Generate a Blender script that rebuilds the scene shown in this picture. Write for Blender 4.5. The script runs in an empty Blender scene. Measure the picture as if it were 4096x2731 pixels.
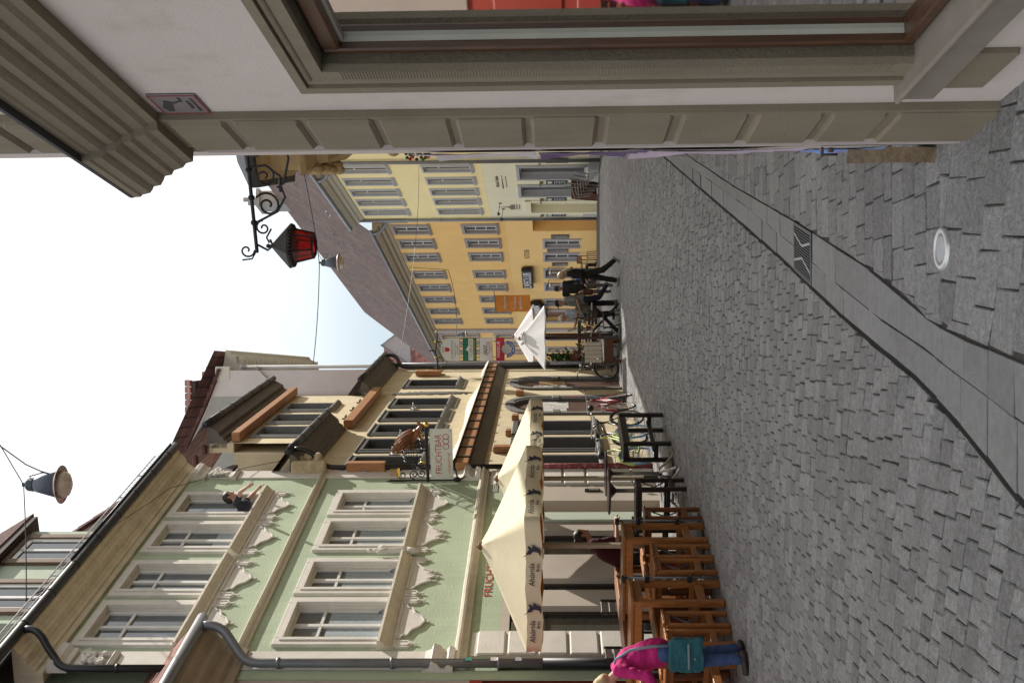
import bpy, math, random
from mathutils import Vector, Matrix
import numpy as np
random.seed(7); rng = np.random.default_rng(7)
SC = bpy.context.scene
COL = SC.collection
PI = math.pi
# ------------------------------------------------------------------ camera
cam_d = bpy.data.cameras.new('camera'); cam = bpy.data.objects.new('camera', cam_d); COL.objects.link(cam)
cam_d.sensor_fit = 'HORIZONTAL'; cam_d.sensor_width = 36.0; cam_d.lens = 43.0
cam_d.clip_start = 0.05; cam_d.clip_end = 2000
PITCH = math.radians(1.764); ROLL = 0.008
EYE = 1.9
r0_ = Vector((1, 0, 0)); f_ = Vector((0, math.cos(PITCH), math.sin(PITCH))); u0_ = r0_.cross(f_)
u_ = u0_ * math.cos(ROLL) + r0_ * math.sin(ROLL); r_ = r0_ * math.cos(ROLL) - u0_ * math.sin(ROLL)
# the photographer turned the camera on its side: picture-right is down, picture-up is to the right
cam.matrix_world = Matrix(((-u_.x, r_.x, -f_.x, 0), (-u_.y, r_.y, -f_.y, 0), (-u_.z, r_.z, -f_.z, EYE), (0, 0, 0, 1)))
KY = 1.7915      # depths were paced out in a unit of 1.79 m
SC.camera = cam
# ------------------------------------------------------------------ sky, sun, exposure
SUN_AZ, SUN_EL = math.radians(37), math.radians(42)      # azimuth from +Y towards +X
w = bpy.data.worlds.new('World'); SC.world = w; w.use_nodes = True
nt = w.node_tree; nt.nodes.clear()
sky = nt.nodes.new('ShaderNodeTexSky'); sky.sky_type = 'NISHITA'; sky.sun_disc = False
sky.sun_elevation = SUN_EL; sky.sun_rotation = SUN_AZ
sky.air_density = 1.0; sky.dust_density = 2.5; sky.ozone_density = 1.5
tc = nt.nodes.new('ShaderNodeTexCoord')
mp = nt.nodes.new('ShaderNodeMapping'); mp.inputs['Scale'].default_value = (1.2, 2.6, 3.2); mp.inputs['Rotation'].default_value = (0.3, 0.2, 0.5)
nz = nt.nodes.new('ShaderNodeTexNoise'); nz.inputs['Scale'].default_value = 1.3; nz.inputs['Detail'].default_value = 5; nz.inputs['Distortion'].default_value = 0.6
cr = nt.nodes.new('ShaderNodeMapRange'); cr.inputs['From Min'].default_value = 0.36; cr.inputs['From Max'].default_value = 0.68
cr.inputs['To Min'].default_value = 0.82; cr.inputs['To Max'].default_value = 0.98
mx = nt.nodes.new('ShaderNodeMixRGB')
# haze: pale blue low over the roofs, whiter and brighter higher up
sxyz = nt.nodes.new('ShaderNodeSeparateXYZ'); hz = nt.nodes.new('ShaderNodeMapRange'); hz.interpolation_type = 'SMOOTHSTEP'
hz.inputs['From Min'].default_value = 0.15; hz.inputs['From Max'].default_value = 0.46
hn = nt.nodes.new('ShaderNodeMath'); hn.operation = 'MULTIPLY_ADD'; hn.inputs[1].default_value = 0.22; 
hc = nt.nodes.new('ShaderNodeMixRGB'); hc.inputs['Color1'].default_value = (3.0, 3.75, 4.25, 1); hc.inputs['Color2'].default_value = (7.6, 7.8, 7.9, 1)
bg = nt.nodes.new('ShaderNodeBackground'); bg.inputs['Strength'].default_value = 0.13
out = nt.nodes.new('ShaderNodeOutputWorld')
L = nt.links.new
L(tc.outputs['Generated'], mp.inputs['Vector']); L(mp.outputs['Vector'], nz.inputs['Vector'])
L(nz.outputs['Fac'], cr.inputs['Value']); L(cr.outputs['Result'], mx.inputs['Fac'])
L(tc.outputs['Generated'], sxyz.inputs[0]); L(nz.outputs['Fac'], hn.inputs[0]); L(sxyz.outputs['Z'], hn.inputs[2]); L(hn.outputs[0], hz.inputs['Value']); L(hz.outputs['Result'], hc.inputs['Fac']); L(hc.outputs['Color'], mx.inputs['Color2'])
L(sky.outputs['Color'], mx.inputs['Color1']); L(mx.outputs['Color'], bg.inputs['Color']); L(bg.outputs['Background'], out.inputs['Surface'])
sun_d = bpy.data.lights.new('sun', 'SUN'); sun = bpy.data.objects.new('sun', sun_d); COL.objects.link(sun)
sun_d.energy = 4.8; sun_d.angle = math.radians(0.55); sun_d.color = (1.0, 0.945, 0.86)
sd = Vector((math.sin(SUN_AZ) * math.cos(SUN_EL), math.cos(SUN_AZ) * math.cos(SUN_EL), math.sin(SUN_EL)))
sun.rotation_euler = sd.to_track_quat('Z', 'Y').to_euler(); sun.location = (20, 10, 40)
SC.view_settings.view_transform = 'Standard'; SC.view_settings.look = 'None'
SC.view_settings.exposure = 0.42; SC.view_settings.gamma = 1.0; SC.view_settings.use_curve_mapping = False
SC.cycles.max_bounces = 6; SC.cycles.diffuse_bounces = 4; SC.cycles.transparent_max_bounces = 8

# ------------------------------------------------------------------ materials
MATS = {}
def mat(name, col, rough=0.75, var=0.12, vs=3.0, bump=0.0, bs=60.0, metal=0.0, spec=0.4, streak=0.0, dirt=None, dirt_amt=0.0, dirt_s=1.5, island=0.0, trans=0.0):
    """procedural Principled material: two noises vary the colour, optional vertical streaks, dirt patches, fine bump and per-piece variation"""
    if name in MATS: return MATS[name]
    m = bpy.data.materials.new(name); m.use_nodes = True
    n = m.node_tree; l = n.links.new
    p = n.nodes['Principled BSDF']
    p.inputs['Roughness'].default_value = rough; p.inputs['Metallic'].default_value = metal
    p.inputs['Specular IOR Level'].default_value = spec
    if trans: p.inputs['Transmission Weight'].default_value = trans
    t = n.nodes.new('ShaderNodeTexCoord')
    no = n.nodes.new('ShaderNodeTexNoise'); no.inputs['Scale'].default_value = vs; no.inputs['Detail'].default_value = 6; no.inputs['Roughness'].default_value = 0.62
    l(t.outputs['Object'], no.inputs['Vector'])
    mr = n.nodes.new('ShaderNodeMapRange'); mr.inputs['From Min'].default_value = 0.25; mr.inputs['From Max'].default_value = 0.75
    mr.inputs['To Min'].default_value = 1 - var; mr.inputs['To Max'].default_value = 1 + var
    l(no.outputs['Fac'], mr.inputs['Value'])
    cur = mr.outputs['Result']
    def mul(a, b):
        q = n.nodes.new('ShaderNodeMath'); q.operation = 'MULTIPLY'; l(a, q.inputs[0]); l(b, q.inputs[1]); return q.outputs[0]
    if streak:
        mpp = n.nodes.new('ShaderNodeMapping'); mpp.inputs['Scale'].default_value = (7, 7, 0.7)
        l(t.outputs['Object'], mpp.inputs['Vector'])
        n2 = n.nodes.new('ShaderNodeTexNoise'); n2.inputs['Scale'].default_value = 1.6; n2.inputs['Detail'].default_value = 4
        l(mpp.outputs['Vector'], n2.inputs['Vector'])
        m2 = n.nodes.new('ShaderNodeMapRange'); m2.inputs['From Min'].default_value = 0.3; m2.inputs['From Max'].default_value = 0.7
        m2.inputs['To Min'].default_value = 1 - streak; m2.inputs['To Max'].default_value = 1 + streak * 0.5
        l(n2.outputs['Fac'], m2.inputs['Value']); cur = mul(cur, m2.outputs['Result'])
    if island:
        ge = n.nodes.new('ShaderNodeNewGeometry')
        m3 = n.nodes.new('ShaderNodeMapRange'); m3.inputs['To Min'].default_value = 1 - island; m3.inputs['To Max'].default_value = 1 + island
        l(ge.outputs['Random Per Island'], m3.inputs['Value']); cur = mul(cur, m3.outputs['Result'])
    vm = n.nodes.new('ShaderNodeVectorMath'); vm.operation = 'SCALE'; vm.inputs[0].default_value = col[:3]
    l(cur, vm.inputs['Scale']); c_out = vm.outputs['Vector']
    if dirt:
        n4 = n.nodes.new('ShaderNodeTexNoise'); n4.inputs['Scale'].default_value = dirt_s; n4.inputs['Detail'].default_value = 8; n4.inputs['Roughness'].default_value = 0.7
        l(t.outputs['Object'], n4.inputs['Vector'])
        m4 = n.nodes.new('ShaderNodeMapRange'); m4.inputs['From Min'].default_value = 0.52; m4.inputs['From Max'].default_value = 0.78; m4.inputs['To Max'].default_value = dirt_amt
        l(n4.outputs['Fac'], m4.inputs['Value'])
        mi = n.nodes.new('ShaderNodeMixRGB'); mi.inputs['Color2'].default_value = (*dirt, 1)
        l(m4.outputs['Result'], mi.inputs['Fac']); l(c_out, mi.inputs['Color1']); c_out = mi.outputs['Color']
    l(c_out, p.inputs['Base Color'])
    if bump:
        nb = n.nodes.new('ShaderNodeTexNoise'); nb.inputs['Scale'].default_value = bs; nb.inputs['Detail'].default_value = 5
        l(t.outputs['Object'], nb.inputs['Vector'])
        b = n.nodes.new('ShaderNodeBump'); b.inputs['Strength'].default_value = bump; b.inputs['Distance'].default_value = 0.02
        l(nb.outputs['Fac'], b.inputs['Height']); l(b.outputs['Normal'], p.inputs['Normal'])
    MATS[name] = m
    return m

def mat_wood(name, col, rough=0.45, axis=(9, 9, 1.2), var=0.28):
    if name in MATS: return MATS[name]
    m = bpy.data.materials.new(name); m.use_nodes = True; n = m.node_tree; l = n.links.new
    p = n.nodes['Principled BSDF']; p.inputs['Roughness'].default_value = rough
    t = n.nodes.new('ShaderNodeTexCoord'); mp_ = n.nodes.new('ShaderNodeMapping'); mp_.inputs['Scale'].default_value = axis
    no = n.nodes.new('ShaderNodeTexNoise'); no.inputs['Scale'].default_value = 4; no.inputs['Detail'].default_value = 7; no.inputs['Distortion'].default_value = 0.8
    l(t.outputs['Object'], mp_.inputs['Vector']); l(mp_.outputs['Vector'], no.inputs['Vector'])
    mr = n.nodes.new('ShaderNodeMapRange'); mr.inputs['From Min'].default_value = 0.28; mr.inputs['From Max'].default_value = 0.72; mr.inputs['To Min'].default_value = 1 - var; mr.inputs['To Max'].default_value = 1 + var
    l(no.outputs['Fac'], mr.inputs['Value'])
    ge = n.nodes.new('ShaderNodeNewGeometry'); m3 = n.nodes.new('ShaderNodeMapRange'); m3.inputs['To Min'].default_value = .85; m3.inputs['To Max'].default_value = 1.15
    l(ge.outputs['Random Per Island'], m3.inputs['Value'])
    q = n.nodes.new('ShaderNodeMath'); q.operation = 'MULTIPLY'; l(mr.outputs['Result'], q.inputs[0]); l(m3.outputs['Result'], q.inputs[1])
    vm = n.nodes.new('ShaderNodeVectorMath'); vm.operation = 'SCALE'; vm.inputs[0].default_value = col; l(q.outputs[0], vm.inputs['Scale'])
    l(vm.outputs['Vector'], p.inputs['Base Color'])
    b = n.nodes.new('ShaderNodeBump'); b.inputs['Strength'].default_value = 0.25; b.inputs['Distance'].default_value = 0.005
    l(no.outputs['Fac'], b.inputs['Height']); l(b.outputs['Normal'], p.inputs['Normal'])
    MATS[name] = m; return m

def mat_tile(name, col, w_=0.17, h_=0.16, moss=0.3, sw=('X', 'Z')):
    """plain roof tiles: brick pattern laid in the roof's own along / height directions"""
    if name in MATS: return MATS[name]
    m = bpy.data.materials.new(name); m.use_nodes = True; n = m.node_tree; l = n.links.new
    p = n.nodes['Principled BSDF']; p.inputs['Roughness'].default_value = 0.85
    t = n.nodes.new('ShaderNodeTexCoord'); sx = n.nodes.new('ShaderNodeSeparateXYZ'); cx = n.nodes.new('ShaderNodeCombineXYZ')
    l(t.outputs['Object'], sx.inputs[0]); l(sx.outputs[sw[0]], cx.inputs['X']); l(sx.outputs[sw[1]], cx.inputs['Y'])
    br = n.nodes.new('ShaderNodeTexBrick'); br.inputs['Scale'].default_value = 1
    br.inputs['Brick Width'].default_value = w_; br.inputs['Row Height'].default_value = h_; br.inputs['Mortar Size'].default_value = 0.014; br.inputs['Mortar Smooth'].default_value = 0.5
    br.inputs['Color1'].default_value = (*[c * 0.62 for c in col], 1); br.inputs['Color2'].default_value = (*[c * 1.4 for c in col], 1); br.inputs['Mortar'].default_value = (*[c * 0.25 for c in col], 1)
    l(cx.outputs[0], br.inputs['Vector'])
    no = n.nodes.new('ShaderNodeTexNoise'); no.inputs['Scale'].default_value = 0.6; no.inputs['Detail'].default_value = 6; l(t.outputs['Object'], no.inputs['Vector'])
    mr = n.nodes.new('ShaderNodeMapRange'); mr.inputs['From Min'].default_value = .3; mr.inputs['From Max'].default_value = .7; mr.inputs['To Min'].default_value = 1 - moss; mr.inputs['To Max'].default_value = 1 + moss
    l(no.outputs['Fac'], mr.inputs['Value'])
    vm = n.nodes.new('ShaderNodeVectorMath'); vm.operation = 'SCALE'; l(br.outputs['Color'], vm.inputs[0]); l(mr.outputs['Result'], vm.inputs['Scale'])
    l(vm.outputs['Vector'], p.inputs['Base Color'])
    # each row steps up towards its lower edge
    fr = n.nodes.new('ShaderNodeMath'); fr.operation = 'DIVIDE'; fr.inputs[1].default_value = h_; l(sx.outputs[sw[1]], fr.inputs[0])
    f2 = n.nodes.new('ShaderNodeMath'); f2.operation = 'FRACT'; l(fr.outputs[0], f2.inputs[0])
    b = n.nodes.new('ShaderNodeBump'); b.invert = True; b.inputs['Strength'].default_value = 0.9; b.inputs['Distance'].default_value = 0.05
    l(f2.outputs[0], b.inputs['Height']); l(b.outputs['Normal'], p.inputs['Normal'])
    MATS[name] = m; return m

def mat_glass(name, col=(0.02, 0.024, 0.028), rough=0.04, fac=1.0):
    return mat(name, col, rough=rough, var=0.35, vs=1.2, spec=0.9 * fac)

# ------------------------------------------------------------------ mesh builder
class MB:
    def __init__(s): s.v = []; s.f = []
    def add(s, vs, fs, M=None):
        o = len(s.v)
        s.v += [tuple(M @ Vector(q)) for q in vs] if M is not None else [tuple(q) for q in vs]
        s.f += [tuple(i + o for i in q) for q in fs]; return s
    def box(s, x0, x1, y0, y1, z0, z1, M=None):
        x0, x1 = min(x0, x1), max(x0, x1); y0, y1 = min(y0, y1), max(y0, y1); z0, z1 = min(z0, z1), max(z0, z1)
        vs = [(x0, y0, z0), (x1, y0, z0), (x1, y1, z0), (x0, y1, z0), (x0, y0, z1), (x1, y0, z1), (x1, y1, z1), (x0, y1, z1)]
        return s.add(vs, [(0, 3, 2, 1), (4, 5, 6, 7), (0, 1, 5, 4), (1, 2, 6, 5), (2, 3, 7, 6), (3, 0, 4, 7)], M)
    def bbox(s, x0, x1, y0, y1, z0, z1, b=0.006, M=None):
        """box with chamfered edges"""
        x0, x1 = min(x0, x1), max(x0, x1); y0, y1 = min(y0, y1), max(y0, y1); z0, z1 = min(z0, z1), max(z0, z1)
        b = min(b, (x1 - x0) * .45, (y1 - y0) * .45, (z1 - z0) * .45)
        X = (x0, x1); Y = (y0, y1); Z = (z0, z1); vs = []; idx = {}
        for i in (0, 1):
            for j in (0, 1):
                for k in (0, 1):
                    sx, sy, sz = (1, -1)[i], (1, -1)[j], (1, -1)[k]
                    for a in range(3):
                        q = [X[i] + sx * b, Y[j] + sy * b, Z[k] + sz * b]; q[a] = (X[i], Y[j], Z[k])[a]
                        idx[(i, j, k, a)] = len(vs); vs.append(tuple(q))
        fs = []
        def quad(c, a, rev):
            q = [idx[(*cc, a)] for cc in c]; fs.append(tuple(q[::-1] if rev else q))
        quad([(0, 0, 0), (0, 0, 1), (0, 1, 1), (0, 1, 0)], 0, False); quad([(1, 0, 0), (1, 0, 1), (1, 1, 1), (1, 1, 0)], 0, True)
        quad([(0, 0, 0), (1, 0, 0), (1, 0, 1), (0, 0, 1)], 1, False); quad([(0, 1, 0), (1, 1, 0), (1, 1, 1), (0, 1, 1)], 1, True)
        quad([(0, 0, 0), (0, 1, 0), (1, 1, 0), (1, 0, 0)], 2, False); quad([(0, 0, 1), (0, 1, 1), (1, 1, 1), (1, 0, 1)], 2, True)
        for a in range(3):
            o = [t for t in range(3) if t != a]
            for p in (0, 1):
                for q in (0, 1):
                    c0 = [0, 0, 0]; c1 = [0, 0, 0]; c0[o[0]] = c1[o[0]] = p; c0[o[1]] = c1[o[1]] = q; c1[a] = 1
                    fs.append((idx[(*c0, o[0])], idx[(*c1, o[0])], idx[(*c1, o[1])], idx[(*c0, o[1])]))
        for i in (0, 1):
            for j in (0, 1):
                for k in (0, 1): fs.append(tuple(idx[(i, j, k, a)] for a in range(3)))
        return s.add(vs, fs, M)
    def tube(s, pts, r, n=8, cap=True, close=False):
        P = [Vector(p) for p in pts]; R = r if isinstance(r, (list, tuple)) else [r] * len(P)
        o = len(s.v); up = None; N = len(P)
        for i, p in enumerate(P):
            if close: t = (P[(i + 1) % N] - P[i - 1])
            else: t = (P[min(i + 1, N - 1)] - P[max(i - 1, 0)])
            if t.length < 1e-9: t = Vector((0, 0, 1))
            t.normalize()
            if up is None:
                up = Vector((0, 0, 1)) if abs(t.z) < 0.9 else Vector((1, 0, 0))
            a = up - t * up.dot(t)
            if a.length < 1e-6: a = t.orthogonal()
            a.normalize(); up = a; b = t.cross(a)
            for k in range(n):
                an = 2 * PI * k / n
                s.v.append(tuple(p + a * (R[i] * math.cos(an)) + b * (R[i] * math.sin(an))))
        for i in range(N if close else N - 1):
            j = (i + 1) % N
            for k in range(n): s.f.append((o + i * n + k, o + i * n + (k + 1) % n, o + j * n + (k + 1) % n, o + j * n + k))
        if cap and not close:
            s.f.append(tuple(o + k for k in range(n))[::-1]); s.f.append(tuple(o + (N - 1) * n + k for k in range(n)))
        return s
    def bar(s, a, b, w_, h_, up=(0, 0, 1)):
        """rectangular bar from a to b, w_ across, h_ along up"""
        a, b = Vector(a), Vector(b); t = (b - a); Ln = t.length; t.normalize(); up = Vector(up)
        if abs(t.dot(up)) > 0.99: up = Vector((1, 0, 0))
        y = up.cross(t).normalized(); z = t.cross(y)
        M = Matrix(((t.x, y.x, z.x, a.x), (t.y, y.y, z.y, a.y), (t.z, y.z, z.z, a.z), (0, 0, 0, 1)))
        return s.bbox(0, Ln, -w_ / 2, w_ / 2, -h_ / 2, h_ / 2, 0.12 * min(w_, h_), M)
    def lathe(s, prof, c=(0, 0, 0), n=20, M=None):
        """prof: (radius, z) pairs"""
        o = len(s.v); c = Vector(c)
        for (r, z) in prof:
            for k in range(n):
                q = Vector((r * math.cos(2 * PI * k / n), r * math.sin(2 * PI * k / n), z)) + c
                s.v.append(tuple(M @ q if M is not None else q))
        for i in range(len(prof) - 1):
            for k in range(n): s.f.append((o + i * n + k, o + i * n + (k + 1) % n, o + (i + 1) * n + (k + 1) % n, o + (i + 1) * n + k))
        if prof[0][0] > 1e-4: s.f.append(tuple(o + k for k in range(n))[::-1])
        if prof[-1][0] > 1e-4: s.f.append(tuple(o + (len(prof) - 1) * n + k for k in range(n)))
        return s
    def prism(s, poly, fn, d0, d1):
        """poly of (a,b); fn(a,b,d) -> xyz; solid between d0 and d1"""
        n = len(poly); o = len(s.v)
        s.v += [tuple(fn(a, b, d0)) for a, b in poly] + [tuple(fn(a, b, d1)) for a, b in poly]
        s.f.append(tuple(o + i for i in range(n))[::-1]); s.f.append(tuple(o + n + i for i in range(n)))
        for i in range(n): s.f.append((o + i, o + (i + 1) % n, o + n + (i + 1) % n, o + n + i))
        return s
    def cone(s, a, b, ra, rb, n=10):
        """closed round cone with domed ends (for bodies)"""
        a, b = Vector(a), Vector(b); t = b - a; Ln = max(t.length, 1e-5); t = t / Ln if t.length > 1e-6 else Vector((0, 0, 1))
        pts = []; rad = []
        for k in range(4):
            an = PI / 2 * (1 - k / 4); pts.append(a - t * ra * math.sin(an)); rad.append(max(ra * math.cos(an), 1e-4))
        pts.append(a); rad.append(ra); pts.append(b); rad.append(rb)
        for k in range(1, 5):
            an = PI / 2 * k / 4; pts.append(b + t * rb * math.sin(an)); rad.append(max(rb * math.cos(an), 1e-4))
        return s.tube(pts, rad, n)
    def ell(s, c, r, M=None, n=12):
        prof = [(max(math.sin(PI * k / 8), 1e-4), -math.cos(PI * k / 8)) for k in range(9)]
        T = Matrix.Translation(Vector(c)) @ (M.to_4x4() if M is not None else Matrix.Identity(4)) @ Matrix.Diagonal((*r, 1))
        return s.lathe(prof, n=n, M=T)
    def build(s, name, m, parent=None, smooth=False, M=None):
        me = bpy.data.meshes.new(name); me.from_pydata(s.v, [], s.f); me.update()
        if M is not None: me.transform(M)
        for mm in (m if isinstance(m, (list, tuple)) else [m]): me.materials.append(mm)
        o = bpy.data.objects.new(name, me); COL.objects.link(o)
        if parent is not None: o.parent = parent
        if smooth: me.polygons.foreach_set('use_smooth', [True] * len(me.polygons))
        return o

def tag(o, label=None, cat=None, group=None, kind=None):
    if label: o['label'] = label
    if cat: o['category'] = cat
    if group: o['group'] = group
    if kind: o['kind'] = kind
    return o
def thing(name, label, cat, loc=(0, 0, 0), rz=0.0, group=None, sx=1.0):
    o = bpy.data.objects.new(name, None); COL.objects.link(o); o.location = loc; o.rotation_euler = (0, 0, rz); o.scale = (sx, 1, 1)
    o.empty_display_size = 0.2
    return tag(o, label, cat, group)
def copy_tree(o, parent=None):
    c = o.copy(); COL.objects.link(c)
    if parent is not None: c.parent = parent
    for ch in [q for q in KIDS.get(o, o.children)]: copy_tree(ch, c)
    return c
KIDS = {}
def dup(o, label, loc, rz=0.0, rot=None):
    c = copy_tree(o); c['label'] = label; c.location = loc; c.rotation_euler = rot if rot else (0, 0, rz); return c

def text(name, body, size, m, parent, M, extrude=0.004, shear=0.0, sx=1.0, align='CENTER', space=1.0):
    cu = bpy.data.curves.new(name, 'FONT'); cu.body = body; cu.size = size; cu.extrude = extrude; cu.shear = shear
    cu.align_x = align; cu.align_y = 'CENTER'; cu.space_character = space; cu.resolution_u = 3
    o = bpy.data.objects.new(name + '_tmp', cu); COL.objects.link(o)
    dg = bpy.context.evaluated_depsgraph_get(); me = bpy.data.meshes.new_from_object(o.evaluated_get(dg))
    bpy.data.objects.remove(o); bpy.data.curves.remove(cu)
    me.name = name; me.transform(M @ Matrix.Diagonal((sx, 1, 1, 1))); me.materials.clear(); me.materials.append(m)
    q = bpy.data.objects.new(name, me); COL.objects.link(q)
    if parent is not None: q.parent = parent
    return q
def basis(x, y, z, p):
    return Matrix(((x[0], y[0], z[0], p[0]), (x[1], y[1], z[1], p[1]), (x[2], y[2], z[2], p[2]), (0, 0, 0, 1)))

def gz(Y): return -0.0023 * max(0.0, Y / KY - 20.0) ** 2        # the lane falls away beyond the bend

# ------------------------------------------------------------------ facade frame
class Fac:
    """s runs along the street away from the photographer, d out of the wall into the street, z up"""
    def __init__(s, name, label, cat, x0, y0, th, side, off=0.0):
        s.sg = -1 if side == 'L' else 1; t0 = math.radians(th); s.old = (x0, y0, t0); s.k = math.hypot(math.sin(t0), KY * math.cos(t0))
        s.th = math.atan(math.tan(t0) / KY); s.x0, s.y0 = x0 + off * math.sin(s.th), y0 * KY + off * math.cos(s.th)
        s.root = thing(name, label, cat, (s.x0, s.y0, 0), PI / 2 - s.th); s.name = name
    def p(s, a, d, z): return (a * s.k, s.sg * d, z)
    def w(s, a, d, z=0):
        if abs(d) > .3:
            x0, y0, t0 = s.old
            return Vector((x0 + a * math.sin(t0) - s.sg * d * math.cos(t0), (y0 + a * math.cos(t0) + s.sg * d * math.sin(t0)) * KY, z))
        a = a * s.k
        return Vector((s.x0 + a * math.sin(s.th) - s.sg * d * math.cos(s.th), s.y0 + a * math.cos(s.th) + s.sg * d * math.sin(s.th), z))
    def box(s, mb, s0, s1, d0, d1, z0, z1, b=0):
        s0, s1 = s0 * s.k, s1 * s.k
        if b: return mb.bbox(s0, s1, s.sg * d0, s.sg * d1, z0, z1, b)
        return mb.box(s0, s1, s.sg * d0, s.sg * d1, z0, z1)
    def prof(s, mb, pr, s0, s1, nseg=1, wob=0.0):
        """moulding: profile (d,z) swept along s"""
        n = len(pr); o = len(mb.v)
        for k in range(nseg + 1):
            a = s0 + (s1 - s0) * k / nseg; q = random.uniform(-wob, wob)
            mb.v += [(a * s.k, s.sg * d, z + q) for d, z in pr]
        for k in range(nseg):
            for i in range(n):
                j = (i + 1) % n
                mb.f.append((o + k * n + i, o + k * n + j, o + (k + 1) * n + j, o + (k + 1) * n + i))
        mb.f.append(tuple(o + i for i in range(n))); mb.f.append(tuple(o + nseg * n + i for i in range(n))[::-1])
        return mb
    def wall(s, mb, s0, s1, z0, z1, holes, d=0.0, depth=0.18):
        S = sorted({s0, s1, *[q for h in holes for q in h[:2] if s0 < q < s1]}); Z = sorted({z0, z1, *[q for h in holes for q in h[2:4] if z0 < q < z1]})
        for i in range(len(S) - 1):
            for j in range(len(Z) - 1):
                cs, cz = (S[i] + S[i + 1]) / 2, (Z[j] + Z[j + 1]) / 2
                if any(h[0] < cs < h[1] and h[2] < cz < h[3] for h in holes): continue
                o = len(mb.v); mb.v += [s.p(S[i], d, Z[j]), s.p(S[i + 1], d, Z[j]), s.p(S[i + 1], d, Z[j + 1]), s.p(S[i], d, Z[j + 1])]
                mb.f.append((o, o + 1, o + 2, o + 3))
        for h in holes:
            dd = h[4] if len(h) > 4 else depth
            c = [(h[0], h[2]), (h[1], h[2]), (h[1], h[3]), (h[0], h[3])]
            for k in range(4):
                a, b = c[k], c[(k + 1) % 4]; o = len(mb.v)
                mb.v += [s.p(a[0], d, a[1]), s.p(b[0], d, b[1]), s.p(b[0], d - dd, b[1]), s.p(a[0], d - dd, a[1])]; mb.f.append((o, o + 1, o + 2, o + 3))
        return mb
    def tmat(s, a, d, z):
        """text basis: reads left to right for someone in the street"""
        x = (1, 0, 0) if s.sg < 0 else (-1, 0, 0); return basis((x[0] * s.k, 0, 0), (0, 0, 1), (0, s.sg, 0), s.p(a, d, z))
    def each(s, name, boxes, m, parent=None, b=.008):
        for q in boxes: s.part(name, s.box(MB(), *q, b) or MB(), m, parent)
    def part(s, name, mb, m, parent=None, smooth=False): return mb.build(name, m, parent or s.root, smooth)
    def pipe(s, name, pts, r, m, n=10, parent=None, collars=()):
        mb = MB(); mb.tube([s.p(*q) for q in pts], r, n)
        for (a, d, z) in collars: mb.lathe([(r * 1.0, -0.02), (r * 1.22, -0.02), (r * 1.22, 0.02), (r, 0.02)], s.p(a, d, z), n)
        return s.part(name, mb, m, parent, True)
def bend(p0, p1, p2, n=5):
    """quadratic curve points"""
    p0, p1, p2 = Vector(p0), Vector(p1), Vector(p2)
    return [tuple(p0 * (1 - t) ** 2 + p1 * 2 * t * (1 - t) + p2 * t * t) for t in [k / n for k in range(n + 1)]]
# ------------------------------------------------------------------ common materials
M_iron = mat('black_iron', (0.012, 0.012, 0.014), rough=0.5, var=0.3, vs=20, bump=0.1, bs=120)
M_zinc = mat('zinc_grey', (0.21, 0.22, 0.24), rough=0.5, metal=0.35, var=0.18, vs=2.5)
M_gutter = mat('dark_gutter_sheet', (0.022, 0.023, 0.026), rough=0.45, var=0.35, vs=3)
M_pipe_b = mat('brown_pipe_paint', (0.03, 0.022, 0.022), rough=0.45, var=0.3, vs=2)
M_white_w = mat('window_white_paint', (0.62, 0.61, 0.58), rough=0.5, var=0.06, vs=5)
M_glass = mat_glass('window_glass')
M_glass_b = mat_glass('window_glass_sky_tinted', (0.10, 0.115, 0.125), 0.08, 0.8)  # paleness of reflected sky and curtains put into the pane colour
M_curtain = mat('sky_tinted_curtain', (0.30, 0.345, 0.37), rough=0.9, var=0.2, vs=14)  # curtain cloth, with the blue of reflected sky put into its colour
M_dark = mat('dark_interior', (0.012, 0.011, 0.010), rough=0.9, var=0.3)
M_granite = mat('granite_sett', (0.205, 0.20, 0.197), rough=0.58, var=0.42, vs=24, bump=0.9, bs=45, island=0.24, spec=0.45, dirt=(0.115, 0.11, 0.107), dirt_amt=0.6, dirt_s=0.8)
M_slab = mat('granite_slab', (0.215, 0.211, 0.208), rough=0.62, var=0.2, vs=16, bump=0.35, bs=90, island=0.12, spec=0.4, dirt=(0.09, 0.085, 0.08), dirt_amt=0.5, dirt_s=1.4)
M_grout = mat('joint_grit', (0.065, 0.058, 0.054), rough=0.95, var=0.4, vs=8, bump=0.5, bs=60)

# ------------------------------------------------------------------ ground
mb = MB(); XS = [-60, -30, -14, -8, -6, -4, -2, 0, 2, 4, 6, 8, 12, 20, 40, 70]; YS = [-30, -15, -6, 0, 4, 8, 12, 16, 20, 26, 32, 36, 40, 44, 48, 52, 56, 60, 64, 68, 73, 80, 90, 100, 120, 160]
for y in YS:
    for x in XS: mb.v.append((x, y, gz(min(y, 90)) - 0.016))
nx = len(XS)
for j in range(len(YS) - 1):
    for i in range(nx - 1): mb.f.append((j * nx + i, j * nx + i + 1, (j + 1) * nx + i + 1, (j + 1) * nx + i))
tag(mb.build('ground', M_grout), kind='structure')

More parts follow.
